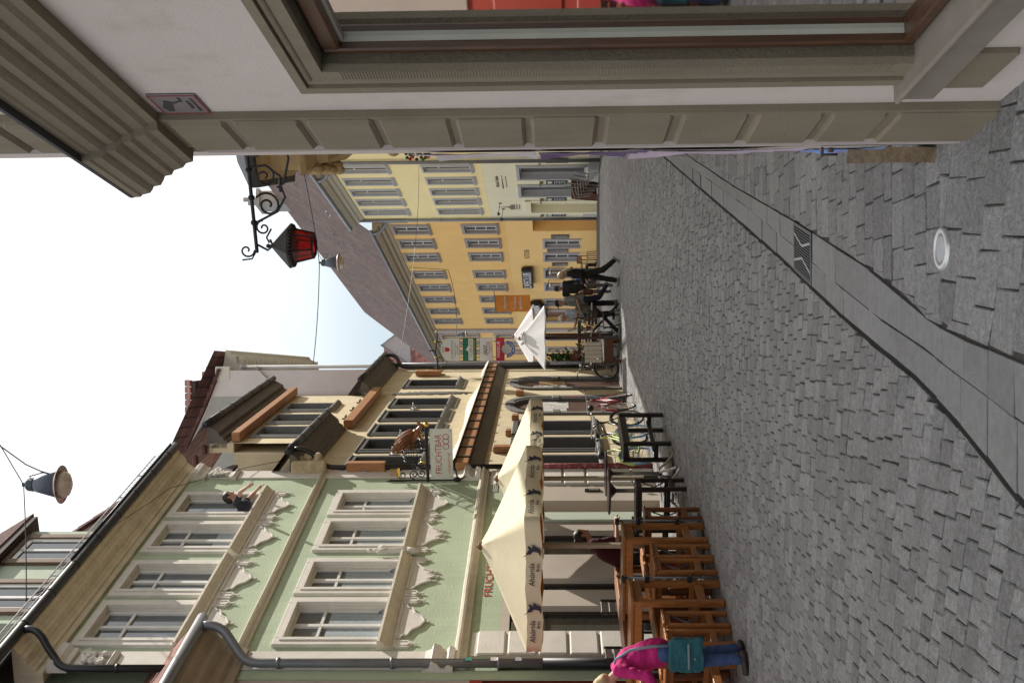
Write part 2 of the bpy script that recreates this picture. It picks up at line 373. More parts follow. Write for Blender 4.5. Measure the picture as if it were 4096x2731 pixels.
KO = [(-0.95, 0.8), (-0.85, 2.4), (-0.63, 2.84), (-0.45, 3.12), (-0.21, 3.54), (0.02, 4.14), (0.29, 4.77), (0.68, 5.64), (1.21, 6.9), (2.04, 8.9), (3.09, 11.4), (3.85, 13.4), (5.2, 18), (6.6, 24.5)]
KM = [(0.18 - .9, 1.2), (-0.42, 2.6), (-0.14, 3.3), (-0.06, 3.48), (0.08, 3.89), (0.33, 4.47), (0.76, 5.42), (1.4, 6.9), (2.3, 9.15), (2.82, 10.42), (3.35, 11.7), (4.1, 13.6), (5.45, 18), (6.85, 24.5)]
KI = [(-0.35, 1.2), (-0.15, 2.6), (0.0, 3.2), (0.09, 3.48), (0.21, 3.66), (0.43, 4.14), (0.75, 4.93), (0.9, 5.3), (1.51, 6.9), (2.55, 9.45), (3.5, 11.8), (4.3, 13.6), (5.65, 18), (7.05, 24.5)]
def ip(K, y):
    return float(np.interp(y, [k[1] for k in K], [k[0] for k in K]))
def left_x(y):
    if y < 12.7: return -2.45 - 0.49 * (12.7 - y)
    if y < 20.2: return -2.45 + 0.22 * (y - 12.7)
    return -0.8 - 0.16 * (y - 20.2)

class Stones:
    def __init__(s): s.v = []; s.f = []
    def add(s, quad, zr=0.004, inset=0.011, dz=0.006, jit=0.0055):
        q = np.array(quad, float); q[:, 1] *= KY; c = q.mean(0); k = len(s.v)
        q = q + rng.uniform(-jit, jit, (4, 2))
        d = q - c; Ln = np.linalg.norm(d, axis=1, keepdims=True)
        o = c + d * (1 - 0.0045 / Ln); i = c + d * (1 - (0.0045 + inset) / Ln); e = gz(c[1])
        z0 = rng.uniform(-zr, zr); tx, ty = rng.uniform(-0.02, 0.02, 2)
        for p in i: s.v.append((p[0], p[1], e + z0 + tx * (p[0] - c[0]) + ty * (p[1] - c[1])))
        for p in o: s.v.append((p[0], p[1], e + z0 - dz + tx * (p[0] - c[0]) + ty * (p[1] - c[1])))
        for p in o: s.v.append((p[0], p[1], e - 0.05))
        s.f.append((k, k + 1, k + 2, k + 3))
        for a in range(4):
            b = (a + 1) % 4
            s.f.append((k + 4 + a, k + 4 + b, k + b, k + a)); s.f.append((k + 8 + a, k + 8 + b, k + 4 + b, k + 4 + a))
    def build(s, name, m):
        me = bpy.data.meshes.new(name); me.from_pydata(s.v, [], s.f); me.materials.append(m)
        o = bpy.data.objects.new(name, me); COL.objects.link(o); return o

st = Stones()
def slope(b): return -0.40 * math.exp(-max(0, b - 1.2) / 3.4)
b = 1.9
while b < 27:
    pitch = random.uniform(.088, .104) if b < 9 else 0.115
    t = ip(KO, b) + 1.2 - random.random() * .15
    x = t
    xl = left_x(b) - 1.2
    while x > xl:
        Ln = random.uniform(0.105, 0.18) if b < 9 else random.uniform(.12, .19)
        x2 = x - Ln
        y = lambda xx, bb: bb + slope(bb) * xx + 0.02 * math.sin(xx * 1.3 + bb * .7)
        q = [(x2, y(x2, b)), (x, y(x, b)), (x, y(x, b + pitch)), (x2, y(x2, b + pitch))]
        cx, cy = (x + x2) / 2, y((x + x2) / 2, b + pitch / 2)
        if x2 < ip(KO, y(x2, b + pitch / 2)) - .03 and cx > left_x(cy) - .1 and cy > 1.5:
            lim = [ip(KO, p[1]) - 0.03 for p in q]
            cut = any(p[0] > l_ for p, l_ in zip(q, lim)); q = [(min(p[0], l_ - (.006 if i in (0, 3) else 0)), p[1]) for i, (p, l_) in enumerate(zip(q, lim))]
            if max(q[1][0] - q[0][0], q[2][0] - q[3][0]) > 0.03: st.add(q, 0.004, .004 if cut else .011, .006, .001 if cut else .0055)
        x = x2
    b += pitch
tag(st.build('roadway', M_granite), kind='structure')

mb = MB()                                    # dark strip laid in the joint between road and kerb
ys_ = np.arange(1.3, 22, .15)
for y in ys_: mb.v += [(ip(KO, y) - .034, y * KY, gz(y * KY) - .0075), (ip(KO, y) + .004, y * KY, gz(y * KY) - .0075)]
for k in range(len(ys_) - 1): mb.f.append((2 * k, 2 * k + 1, 2 * k + 3, 2 * k + 2))
tag(mb.build('kerb_joint', mat('dark_joint', (.012, .012, .010), rough=.95, var=.5, vs=10)), kind='structure')
sk = Stones(); y = 1.3
while y < 24:
    Ln = (0.19 if y < 3.9 else random.uniform(0.3, 0.62)); y2 = y + Ln
    if y < 4.98 < y2: y2 = 4.975
    if abs(y - 4.975) < 1e-6: y = 5.335; y2 = y + .4
    sk.add([(ip(KO, y), y), (ip(KM, y), y), (ip(KM, y2), y2), (ip(KO, y2), y2)], 0.0015, 0.005, 0.004, 0.0015)
    y = y2
y = 1.3
while y < 24:
    Ln = (0.17 if y < 3.48 else random.uniform(0.3, 0.62)); y2 = y + Ln
    if y < 4.98 < y2: y2 = 4.975
    if abs(y - 4.975) < 1e-6: y = 5.335; y2 = y + .3
    sk.add([(ip(KM, y), y), (ip(KI, y), y), (ip(KI, y2), y2), (ip(KM, y2), y2)], 0.0015, 0.005, 0.004, 0.0015)
    y = y2
tag(sk.build('kerb', M_slab), kind='structure')

sp = Stones(); y = 3.36                      # footway setts between kerb and the corner house
def right_x(y): return 2.6 if y < 3.3 else (0.95 + 0.25 * (y - 3.2) if y < 4.6 else 0.305 * y)
while y < 16:
    pit = random.choice((.095, .11, .12)); x = min(ip(KI, y), ip(KI, y + pit)) - .05; first = True
    while x < right_x(y) + 0.15:
        Ln = random.uniform(.15, .3) * (random.uniform(.4, 1) if first else 1); first = False
        q = [(x, y), (x + Ln, y), (x + Ln, y + pit), (x, y + pit)]; lim = [ip(KI, p[1]) + .012 for p in q]
        cut = any(p[0] < l_ for p, l_ in zip(q, lim)); q = [(max(p[0], l_ + (.006 if i in (1, 2) else 0)), p[1]) for i, (p, l_) in enumerate(zip(q, lim))]
        if max(q[1][0] - q[0][0], q[2][0] - q[3][0]) > 0.03: sp.add(q, 0.003, .004 if cut else .011, .006, .001 if cut else .0055)
        x += Ln
    y += pit
# bigger slabs round the corner, laid across the other way
ca, sa = math.cos(-0.18), math.sin(-0.18)
yy = -2.6
while yy < 0.9:
    pit = 0.145; xx = -0.5 + random.random() * .2
    while xx < 3.0:
        Ln = random.uniform(.18, .3); q = []
        for a, b2 in ((xx, yy), (xx + Ln, yy), (xx + Ln, yy + pit), (xx, yy + pit)): q.append((0.1 + a * ca - b2 * sa, 3.1 + a * sa + b2 * ca))
        c = np.mean(q, 0); lim = ip(KI, c[1]) + .1
        lim = [ip(KI, p[1]) + .012 for p in q]
        if max(p[0] - l_ for p, l_ in zip(q, lim)) > .04 and min(p[1] for p in q) < 3.36:
            q = [(max(p[0], l_), min(p[1], 3.36)) for p, l_ in zip(q, lim)]; sp.add(q, 0.003, .009, .006)
        xx += Ln
    yy += pit
tag(sp.build('footway', M_granite), kind='structure')

sg = Stones()                                # gutter course along the house fronts on the far side
GP = [(-4.6, 7.2), (-2.9, 9.6), (-1.34, 13.3), (-0.91, 14.99), (-0.3, 17.69), (0.0, 20.5), (-.6, 25)]
for k in range(len(GP) - 1):
    a, c = Vector(GP[k]), Vector(GP[k + 1]); n = max(1, int((c - a).length / 0.5)); d = (c - a).normalized(); nn = Vector((d.y, -d.x))
    for i in range(n):
        p, q = a + (c - a) * (i / n), a + (c - a) * ((i + 1) / n)
        for w0, w1 in ((-.11, -.008),):
            sg.add([tuple(p + nn * w0), tuple(p + nn * w1), tuple(q + nn * w1), tuple(q + nn * w0)], .002, .006, .004, .002)
for i in range(len(sg.v)): x, yv, z = sg.v[i]; sg.v[i] = (x, yv, z + 0.008)
tag(sg.build('gutter_strip', M_slab), kind='structure')

# drain grate in the kerb
gy0, gy1 = 4.98, 5.33
t = thing('drain_grate', 'black iron drain grate with pale ribs set in the granite kerb', 'drain grate', (ip(KM, 5.15), 5.15 * KY, 0))
def gpt(u, v, z):       # u across the kerb, v along it
    y = gy0 + (gy1 - gy0) * v; x = ip(KO, y) + (ip(KI, y) - ip(KO, y)) * u
    return (x - ip(KM, 5.15), (y - 5.15) * KY, z)
def gquad(mb, u0, u1, v0, v1, z0, z1): mb.add([gpt(u0, v0, z0), gpt(u1, v0, z0), gpt(u1, v1, z0), gpt(u0, v1, z0), gpt(u0, v0, z1), gpt(u1, v0, z1), gpt(u1, v1, z1), gpt(u0, v1, z1)], [(0, 3, 2, 1), (4, 5, 6, 7), (0, 1, 5, 4), (1, 2, 6, 5), (2, 3, 7, 6), (3, 0, 4, 7)])
mb = MB()
for k in range(17): u = .06 + k * .054; gquad(mb, u, u + .024, .05, .95, -.03, .002)
for q in ((0, .05, 0, 1), (.95, 1, 0, 1), (.05, .95, 0, .05), (.05, .95, .95, 1)): gquad(mb, *q, -.03, .004)
mb.build('grate_bars', mat('grate_iron', (0.05, 0.05, 0.052), rough=0.5, var=.3, vs=20), t)
mb = MB(); Z4 = .006
for pts in ([(.22, .05), (.38, .5), (.22, .95)], [(.78, .05), (.62, .5), (.78, .95)]):
    for (a, b2), (c2, d2) in zip(pts[:-1], pts[1:]): mb.add([gpt(a - .025, b2, Z4), gpt(a + .025, b2, Z4), gpt(c2 + .025, d2, Z4), gpt(c2 - .025, d2, Z4)], [(0, 1, 2, 3)])
mb.build('grate_rib', mat('worn_iron', (.3, .3, .3), rough=.45, metal=.3), t)
mb = MB(); gquad(mb, 0, 1, 0, 1, -.0155, -.0135); mb.build('sump', M_dark, t)
# uplight sunk in the paving
t = thing('ground_light', 'round glass ground light with bright steel ring sunk in the paving', 'ground light', (0.43, 3.33 * KY, 0.007))
mb = MB(); mb.lathe([(.072, .004), (.076, .009), (.098, .008), (.105, .003), (.105, -.04)], n=40); mb.build('steel_ring', mat('brushed_steel', (.62, .62, .62), rough=.35, metal=.6, var=.1, vs=30), t, True)
mb = MB(); mb.lathe([(.0, .006), (.06, .0055), (.073, .004)], n=40); mb.build('lens', mat('frosted_lens', (.36, .37, .38), rough=.35, var=.12, vs=12), t, True)

# ------------------------------------------------------------------ window helper for street facades
def window(F, s0, s1, z0, z1, dep=0.16, sur=0.11, proud=0.05, msur=None, mfr=None, mgl=None, bars=(1, 2), sill=True, sill_d=0.12, fr=0.05, curtain=0.0, parent=None, msill=None, rev=None, head=0.0):
    """frame (part) with pane, surround, sill, curtain as sub-parts; opening is [s0,s1]x[z0,z1]"""
    mb = MB()
    for a, b_, c, d_ in ((s0, s0 + fr, z0, z1), (s1 - fr, s1, z0, z1), (s0 + fr, s1 - fr, z0, z0 + fr), (s0 + fr, s1 - fr, z1 - fr, z1)): F.box(mb, a, b_, -dep, -dep + .05, c, d_)
    nx_, nz_ = bars
    for k in range(1, nx_): sm = s0 + (s1 - s0) * k / nx_; F.box(mb, sm - .022, sm + .022, -dep + .005, -dep + .055, z0 + fr, z1 - fr)
    if isinstance(nz_, (list, tuple)): zs = [z0 + (z1 - z0) * q for q in nz_]
    else: zs = [z0 + (z1 - z0) * k / nz_ for k in range(1, nz_)]
    for zm in zs: F.box(mb, s0 + fr, s1 - fr, -dep + .003, -dep + .05, zm - .02, zm + .02)
    f = F.part('window', mb, mfr or M_white_w, parent)
    if rev is not None:
        mb = MB(); e = .007
        for a, b_, c, d_ in ((s0, s0 + e, z0, z1), (s1 - e, s1, z0, z1), (s0 + e, s1 - e, z1 - e, z1), (s0 + e, s1 - e, z0, z0 + e)): F.box(mb, a, b_, -dep + .0505, -.001, c, d_)
        F.part('reveal', mb, rev, f)
    mb = MB(); F.box(mb, s0 + fr * .5, s1 - fr * .5, -dep + .008, -dep + .018, z0 + fr * .5, z1 - fr * .5); F.part('pane', mb, mgl or M_glass, f)
    if sur:
        mb = MB()
        for a, b_, c, d_, pr in ((s0 - sur, s0, z0, z1 + sur + head, proud), (s1, s1 + sur, z0, z1 + sur + head, proud), (s0, s1, z1, z1 + sur + head, proud)): F.box(mb, a, b_, -.02, pr, c, d_, .008)
        q = sur * .42
        for a, b_, c, d_ in ((s0 - q, s0 - .004, z0, z1 + q), (s1 + .004, s1 + q, z0, z1 + q), (s0 - .004, s1 + .004, z1 + .004, z1 + q)): F.box(mb, a, b_, proud - .004, proud + .016, c, d_)
        F.part('surround', mb, msur, f)
    if sill:
        mb = MB(); F.prof(mb, [(-.02, z0 - .13), (proud + .01, z0 - .13), (proud + .025, z0 - .075), (sill_d - .03, z0 - .06), (sill_d, z0 - .045), (sill_d, z0 - .005), (-.02, z0 + .012)], s0 - sur - .03, s1 + sur + .03); F.part('sill', mb, msill or msur, f)
    if curtain:
        mb = MB(); n = 12
        o = 0
        for k in range(n + 1):
            a = s0 + fr + (s1 - s0 - 2 * fr) * k / n; dd = -dep + .022 + .002 * math.sin(k * 2.4)
            mb.v += [F.p(a, dd, z0 + fr), F.p(a, dd, z0 + fr + (z1 - z0 - 2 * fr) * curtain)]
        for k in range(n): mb.f.append((2 * k, 2 * k + 2, 2 * k + 3, 2 * k + 1))
        F.part('curtain', mb, M_curtain, f)
    return f

# ================================================================== GREEN HOUSE
M_green = mat('green_plaster', (0.40, 0.475, 0.335), rough=0.9, var=0.10, vs=1.6, bump=0.35, bs=28, streak=0.06, dirt=(0.30, 0.37, 0.26), dirt_amt=.5, dirt_s=1.1)
M_trim = mat('cream_stone_trim', (0.62, 0.565, 0.47), rough=0.85, var=0.10, vs=3.5, bump=0.25, bs=45, streak=.08)
M_trim_p = mat('pale_stone_trim', (0.62, 0.585, 0.53), rough=0.85, var=0.09, vs=4, bump=0.3, bs=40)
M_corn = mat('ochre_grey_cornice', (0.60, 0.53, 0.39), rough=0.85, var=0.14, vs=2.5, bump=.2, bs=30, streak=.1)
M_tile_r = mat_tile('red_roof_tile', (0.21, 0.085, 0.06), 0.17, 0.14)
M_verge = mat('verge_tile', (0.10, 0.042, 0.036), rough=.8, var=.4, vs=9, bump=.4, bs=20, island=.3)
M_oldwood = mat_wood('weathered_brown_timber', (0.14, 0.085, 0.05), .7)
G = Fac('green_house', 'narrow green plastered house with white window frames and moulded sills behind the cream parasols', 'house', -2.45, 12.7, 26.1, 'L', .11)
LW = [(-3.94, -3.05), (-3.04, -2.25), (-2.14, -1.32), (-1.30, -.57)]
UW = [(-3.95, -3.1), (-3.07, -2.29), (-2.17, -1.38), (-1.34, -.60)]
op = lambda w_, z0, z1: (w_[0] + .14, w_[1] - .14, z0, z1)
holes = [op(w_, 4.27, 5.60) for w_ in LW] + [op(w_, 7.05, 8.37) for w_ in UW]
gfh = [(-1.2, -.86, 0, 2.5, .3), (-2.17, -1.62, .35, 2.5, .2), (-2.9, -2.67, .05, 2.5, .2), (-3.64, -3.2, .35, 2.5, .2)]
mb = MB(); G.wall(mb, -4.28, 0, 2.62, 8.75, holes, 0, .10)
G.part('wall', mb, M_green)
mb = MB(); G.wall(mb, -4.1, 0, -.02, 2.62, gfh, .004, .2); G.part('ground_floor_wall', mb, mat('beige_base_plaster', (.47, .41, .345), rough=.9, var=.08, vs=2, bump=.2))
mb = MB(); G.box(mb, -4.28, -.02, -7, -.31, -.05, 9.0); G.part('house_body', mb, M_green)
mb = MB(); G.box(mb, -.03, 0.0, -7, 0, -.05, 8.9); G.part('party_wall', mb, M_trim_p)
for (a, b_, c, d_, e) in gfh[1:]:
    mb = MB(); fr = .045
    for q in ((a, a + fr, c, d_), (b_ - fr, b_, c, d_), (a + fr, b_ - fr, c, c + fr), (a + fr, b_ - fr, 2.0, 2.06)): G.box(mb, q[0], q[1], -.15, -.09, q[2], q[3])
    f = G.part('shop_window', mb, mat('dark_brown_frame', (.035, .028, .024), rough=.5))
    mb = MB(); G.box(mb, a + .02, b_ - .02, -.14, -.125, c + .02, d_ - .02); G.part('pane', mb, mat_glass('shop_glass', (.06, .062, .055), .06), f)
mb = MB(); G.box(mb, -1.18, -.88, -.26, -.22, 0.03, 2.48); d_ = G.part('door', mb, mat_wood('brown_door_wood', (.16, .075, .04)))
mb = MB(); G.box(mb, -1.14, -.98, -.225, -.215, .9, 2.3); G.part('door_glass', mb, M_glass, d_)
mb = MB(); G.box(mb, -1.42, -1.22, .004, .05, .0, 2.6, .01); G.part('door_post', mb, mat('pale_green_post', (.5, .57, .47), var=.05))
for i, w_ in enumerate(LW + UW):
    z0, z1 = (4.27, 5.60) if i < 4 else (7.05, 8.37); o_ = op(w_, z0, z1)
    op_leaf = i == 7
    f = window(G, o_[0], o_[1], z0, z1, .09, .11, .05, M_trim_p, None, M_glass_b, (2, (.68,)) if not op_leaf else (1, 1), False, fr=.05, curtain=(.0 if op_leaf or i in (4, 5) else (.62 if i < 4 else .3)), head=.02, rev=M_trim_p)
    # moulded sill with inset apron panel below it
    mb = MB(); zs = z0 - .02
    G.prof(mb, [(0, zs - .19), (.02, zs - .19), (.025, zs - .15), (.045, zs - .14), (.05, zs - .11), (.10, zs - .06), (.115, zs - .05), (.14, zs - .015), (.14, zs + .02), (0, zs + .035)], w_[0] - .015, w_[1] + .015, 3, .002)
    G.part('sill', mb, M_trim, f)
    wd = w_[1] - w_[0]; sc_ = (w_[0] + w_[1]) / 2; hw = wd * .33; zt = zs - .19
    if i in (1, 2):      # stepped drop with three tassels
        poly = [(-hw, 0), (hw, 0), (hw, -.06), (hw * .55, -.2), (hw * .35, -.34), (hw * .22, -.27), (0, -.38), (-hw * .22, -.27), (-hw * .35, -.34), (-hw * .55, -.2), (-hw, -.06)]
        drops = [(hw * .35, -.34), (0, -.38), (-hw * .35, -.34)]
    else:
        poly = [(-hw, 0), (hw, 0), (hw, -.05), (hw * .8, -.1), (hw * .82, -.15), (hw * .5, -.2), (hw * .3, -.3), (0, -.36), (-hw * .3, -.3), (-hw * .5, -.2), (-hw * .82, -.15), (-hw * .8, -.1), (-hw, -.05)]
        drops = [(0, -.36)]
    mb = MB(); fn = lambda a, b2, d: G.p(sc_ + a, d, zt + b2)
    mb.prism(poly, fn, 0, .022)
    mb.tube([fn(a, b2, .026) for a, b2 in poly], .016, 6, close=True)
    for a, b2 in drops:
        mb.cone(fn(a, b2, .018), fn(a, b2 - .07, .018), .010, .018, 6)
    for sx in (-1, 1):
        a = sx * wd * .425; ph = .15 if i in (1, 2) else .19
        mb.prism([(a - .055, 0), (a + .055, 0), (a + .055, -ph), (a, -ph - .06), (a - .055, -ph)], fn, 0, .03)
        mb.tube([fn(a + x_, b2, .032) for x_, b2 in ((-.032, -.03), (.032, -.03), (.032, -ph), (0, -ph - .03), (-.032, -ph))], .008, 5, close=True)
        mb.cone(fn(a, -ph - .06, .02), fn(a, -ph - .11, .02), .008, .015, 6)
    G.part('apron_ornament', mb, M_trim_p, f)
# stay bars holding the lower sashes ajar
for w_ in LW: mb = MB(); mb.bar(G.p(w_[1] - .18, -.1, 4.42), G.p(w_[1] - .24, .03, 4.33), .018, .03); G.part('window_stay', mb, M_zinc)
for z in (6.13, 3.13):
    mb = MB(); h = .11 if z > 5 else .13
    G.prof(mb, [(0, z - h * .7), (.035, z - h * .7), (.045, z - h * .2), (.09, z), (.10, z + h * .25), (.06, z + h * .3), (.055, z + h * .55), (0, z + h * .7)], -4.26, 0, 14, .004); G.part('string_course', mb, M_trim)
mb = MB()        # white corner piers, rusticated below
for (a, b_) in ((-4.28, -4.0), (-.21, 0)):
    mb = MB(); G.box(mb, a, b_, 0, .03, 3.2, 8.6, .006); G.part('corner_pier', mb, M_trim_p)
for (a, b_) in ((-4.06, -3.68), (-.42, 0)):
    z = 0.0; mb = MB()
    while z < 2.9:
        G.box(mb, a + random.uniform(-.01, .01), b_, 0.004, .05, z + .012, z + .40, .02); z += .42
    G.box(mb, a, b_, 0, .015, 0, 3.0); G.part('rusticated_pier', mb, M_trim_p)
mb = MB()
for a in (-4.16, -.12):          # capitals: moulded cap under the upper order, carved scrolls at the top
    mb = MB(); G.prof(mb, [(0, 3.2), (.09, 3.2), (.11, 3.27), (.06, 3.31), (.07, 3.36), (.12, 3.4), (.15, 3.48), (.06, 3.52), (.03, 3.6), (0, 3.62)], a - .16, a + .16); G.part('pier_cap', mb, M_trim_p); mb = MB()
    G.prof(mb, [(0, 8.3), (.08, 8.3), (.1, 8.36), (.16, 8.42), (.18, 8.5), (.12, 8.56), (0, 8.58)], a - .15, a + .15)
    for zc, r in ((8.12, .075), (8.0, .055), (7.9, .045)):
        pts = []
        for k in range(15):
            an = k * .62; rr = r * (1 - k / 19); pts.append(G.p(a + (.05 if zc > 8.05 else -.04) + rr * math.cos(an), .09, zc + rr * math.sin(an)))
        mb.tube(pts, .024, 6)
    for k in range(7): mb.ell(G.p(a + random.uniform(-.09, .09), .08, random.uniform(7.82, 8.22)), (.05, .04, .055))
    G.prof(mb, [(0, 7.72), (.06, 7.72), (.09, 7.78), (.05, 7.82), (0, 7.84)], a - .12, a + .12); G.part('capital', mb, M_trim_p, None)
mb = MB()
G.prof(mb, [(-.1, 8.58), (.05, 8.58), (.065, 8.655), (.10, 8.665), (.115, 8.70), (.155, 8.735), (.17, 8.765), (.26, 8.785), (.29, 8.82), (.33, 8.835), (.35, 8.88), (.41, 8.91), (.43, 8.95), (-.1, 8.97)], -4.36, .06, 10, .002)
G.part('cornice', mb, M_corn)
mb = MB(); mb.tube([G.p(a, .47, 8.985) for a in np.linspace(-4.9, .12, 12)], .072, 12)
for a in np.arange(-4.6, .1, .55): mb.tube([G.p(a - .01, .47, 8.985), G.p(a + .01, .47, 8.985)], .079, 12)
mb.box(*sorted((-4.9, .12)), *sorted((G.sg * .38, G.sg * .56)), 9.04, 9.052); G.part('gutter', mb, M_gutter, None, True)
mb = MB()
mb.tube([G.p(-4.9, .34, 9.33), G.p(.0, .34, 9.33)], .011, 6); mb.tube([G.p(-4.9, .42, 9.16), G.p(.0, .42, 9.16)], .009, 6)
for a in np.arange(-4.85, 0, .085): mb.tube([G.p(a, .34, 9.33), G.p(a, .42, 9.16)], .0045, 4)
for a in np.arange(-4.8, 0, .6): mb.tube([G.p(a, .3, 9.1), G.p(a, .34, 9.345)], .012, 5)
G.part('snow_guard', mb, mat('guard_zinc', (.42, .42, .42), metal=.3, rough=.45))
mb = MB(); v = [G.p(-4.9, .42, 9.03), G.p(.1, .42, 9.03), G.p(.1, -.36, 9.62), G.p(-4.9, -.36, 9.62)]; mb.add(v, [(0, 1, 2, 3)]); G.part('eaves_roof', mb, mat_tile('red_roof_tile_low', (.2, .08, .06), .17, .1))
mb = MB(); poly = [(-9, 9.0), (.1, 9.0), (.1, 9.62), (-.8, 10.0), (-1.7, 10.42), (-4.2, 11.6), (-9, 11.6)]
mb.prism(poly, lambda a, b2, d: G.p(a, d, b2), -.37, -4.0); G.part('attic_gable', mb, mat('grey_render', (.33, .32, .285), rough=.9, var=.1, vs=2, bump=.2))
mb = MB(); n = 18
for k in range(n):
    a0, a1 = .2 - k * .25, .2 - (k + 1) * .25; z0 = 9.60 + (.1 - a0) * .44; z1 = 9.60 + (.1 - a1) * .44
    mb.add([G.p(a0, -.30, z0 + .05), G.p(a1 - .03, -.30, z1 + .085), G.p(a1 - .03, -.45, z1 + .085), G.p(a0, -.45, z0 + .05), G.p(a0, -.30, z0), G.p(a1, -.30, z1), G.p(a1, -.45, z1), G.p(a0, -.45, z0)], [(0, 1, 2, 3), (4, 5, 1, 0), (7, 6, 5, 4), (3, 2, 6, 7), (0, 3, 7, 4), (1, 5, 6, 2)])
mb.add([G.p(.2, -.34, 9.56), G.p(-4.3, -.34, 11.55), G.p(-4.3, -4, 11.55), G.p(.2, -4, 9.56)], [(0, 1, 2, 3)])
G.part('verge_tiles', mb, M_verge)
# dormer with two timber framed lights
mb = MB(); G.box(mb, -3.5, -1.6, -.37, .0, 9.3, 10.62); G.part('dormer_cheek', mb, mat('dormer_green', (.37, .43, .33), var=.08))
for a in (-2.32, -3.3):
    mb = MB(); fr = .07
    for q in ((a - .06, a + .02, 9.4, 10.55), (a + .5, a + .58, 9.4, 10.55), (a - .06, a + .58, 10.5, 10.58)): G.box(mb, q[0], q[1], -.02, .06, q[2], q[3], .006)
    f = G.part('dormer_window', mb, M_oldwood)
    mb = MB(); G.box(mb, a + .03, a + .49, -.01, .008, 9.4, 10.5); G.part('pane', mb, M_glass, f)
    mb = MB()
    for q in ((a + .02, a + .06), (a + .23, a + .27), (a + .45, a + .5)): G.box(mb, q[0], q[1], .008, .03, 9.4, 10.49)
    G.box(mb, a + .02, a + .5, .008, .03, 10.42, 10.5); G.part('sash', mb, M_white_w, f)
mb = MB()
mb.prism([(-3.62, 10.6), (-1.45, 10.6), (-1.5, 10.72), (-2.4, 11.1), (-3.6, 10.75)], lambda a, b2, d: G.p(a, d, b2), .17, -1.4); G.part('dormer_roof', mb, mat('dark_eaves_board', (.05, .035, .03), var=.3))
mb = MB()
for k in range(3): mb.prism([(-3.66, 10.74 + k * .05), (-1.4, 10.70 + k * .05), (-2.4, 11.14 + k * .05)], lambda a, b2, d: G.p(a, d, b2), .19 - k * .06, -1.3)
G.part('dormer_tiles', mb, M_verge)
pts = [(-4.12, .47, 8.95), (-4.12, .47, 8.86)] + bend((-4.12, .47, 8.84), (-4.14, .45, 8.7), (-4.2, .3, 8.6)) + bend((-4.27, .17, 8.45), (-4.33, .1, 8.38), (-4.33, .09, 8.2)) + [(-4.33, .09, 6.55)]
G.pipe('downpipe', pts, .05, M_gutter, 10, collars=((-4.33, .09, 7.6),))
# niche figure between the middle windows
mb = MB(); G.box(mb, -2.24, -2.12, 0, .10, 4.14, 4.24, .02); mb.lathe([(.03, 4.0), (.06, 4.1), (.075, 4.18)], G.p(-2.18, .07, 0), 12)
mb.cone(G.p(-2.18, .08, 4.24), G.p(-2.18, .08, 4.62), .06, .05, 8); mb.cone(G.p(-2.18, .08, 4.62), G.p(-2.18, .09, 4.7), .045, .03, 8); mb.ell(G.p(-2.18, .09, 4.78), (.036, .036, .045))
mb.cone(G.p(-2.23, .1, 4.64), G.p(-2.2, .15, 4.52), .022, .016, 6); mb.cone(G.p(-2.13, .1, 4.64), G.p(-2.16, .16, 4.56), .022, .016, 6)
o = mb.build('saint_statue', M_trim_p, None, True); o.matrix_world = G.root.matrix_world; o.location = G.root.location; o.rotation_euler = G.root.rotation_euler
tag(o, 'small weathered stone figure on a bracket between the first floor windows of the green house', 'statue')
# painted wall lettering
M_red_t = mat('red_lettering', (.42, .07, .05), rough=.8, var=.15, vs=8)
text('wall_lettering', 'FRUCHTBAR', .17, M_red_t, G.root, G.tmat(-2.55, .006, 2.84), .002)
mb = MB()
for k in range(6): G.box(mb, -.62, -.42, .0, .012, 2.86 + k * .035, 2.875 + k * .035)
G.part('vent_grille', mb, mat('vent_white', (.5, .5, .47)))
# door bell panel
t = thing('bell_panel', 'black door bell panel with pale name plates beside the brown door', 'bell panel', G.w(-.59, .0, 0), G.root.rotation_euler[2])
mb = MB(); mb.bbox(-.055, .055, -.03, -.005, 1.02, 1.3, .006); mb.build('plate', M_iron, t)
mb = MB()
for k in range(5): mb.box(-.04, .03, -.034, -.03, 1.05 + k * .035, 1.07 + k * .035)
mb.build('name_plate', mat('brass_plate', (.3, .28, .22), rough=.4), t)

# ================================================================== LEFT NEIGHBOUR
M_pinkp = mat('pinkish_plaster', (.42, .36, .32), rough=.9, var=.08, vs=2, bump=.2)
N = Fac('pinkish_house', 'pinkish plastered house with a red door beside the green house', 'house', G.old[0] - 4.29 * math.sin(G.old[2]), G.old[1] - 4.29 * math.cos(G.old[2]), 26.1, 'L', .11)
mb = MB(); N.wall(mb, -6, 0, -.05, 6.5, [(-1.6, -.03, 0, 2.95, .1)], .0, .1); N.box(mb, -6, 0, -6, -.12, -.05, 6.6); N.part('wall', mb, M_pinkp)
mb = MB(); N.box(mb, -.13, .0, 0, .02, -.02, 6.4); N.part('edge_strip', mb, M_green)
M_reddoor = mat('red_door_paint', (.36, .045, .03), rough=.5, var=.1)
mb = MB(); N.box(mb, -1.6, -.03, -.09, -.03, 0.02, 2.95, .01)
for a in (-.72, -1.4):
    N.box(mb, a, a + .55, -.03, -.012, 1.7, 2.6, .01); N.box(mb, a, a + .55, -.03, -.012, .3, 1.5, .01)
N.box(mb, -.2, -.02, -.03, .01, 2.8, 2.97, .01); N.part('door', mb, M_reddoor)
mb = MB(); N.prof(mb, [(-.1, 6.0), (.06, 6.0), (.08, 6.12), (.14, 6.16), (.18, 6.26), (.28, 6.32), (.3, 6.42), (.4, 6.5), (.42, 6.56), (-.1, 6.58)], -6, .3); N.part('cornice', mb, mat('brown_stone_cornice', (.3, .24, .17), var=.15, bump=.2))
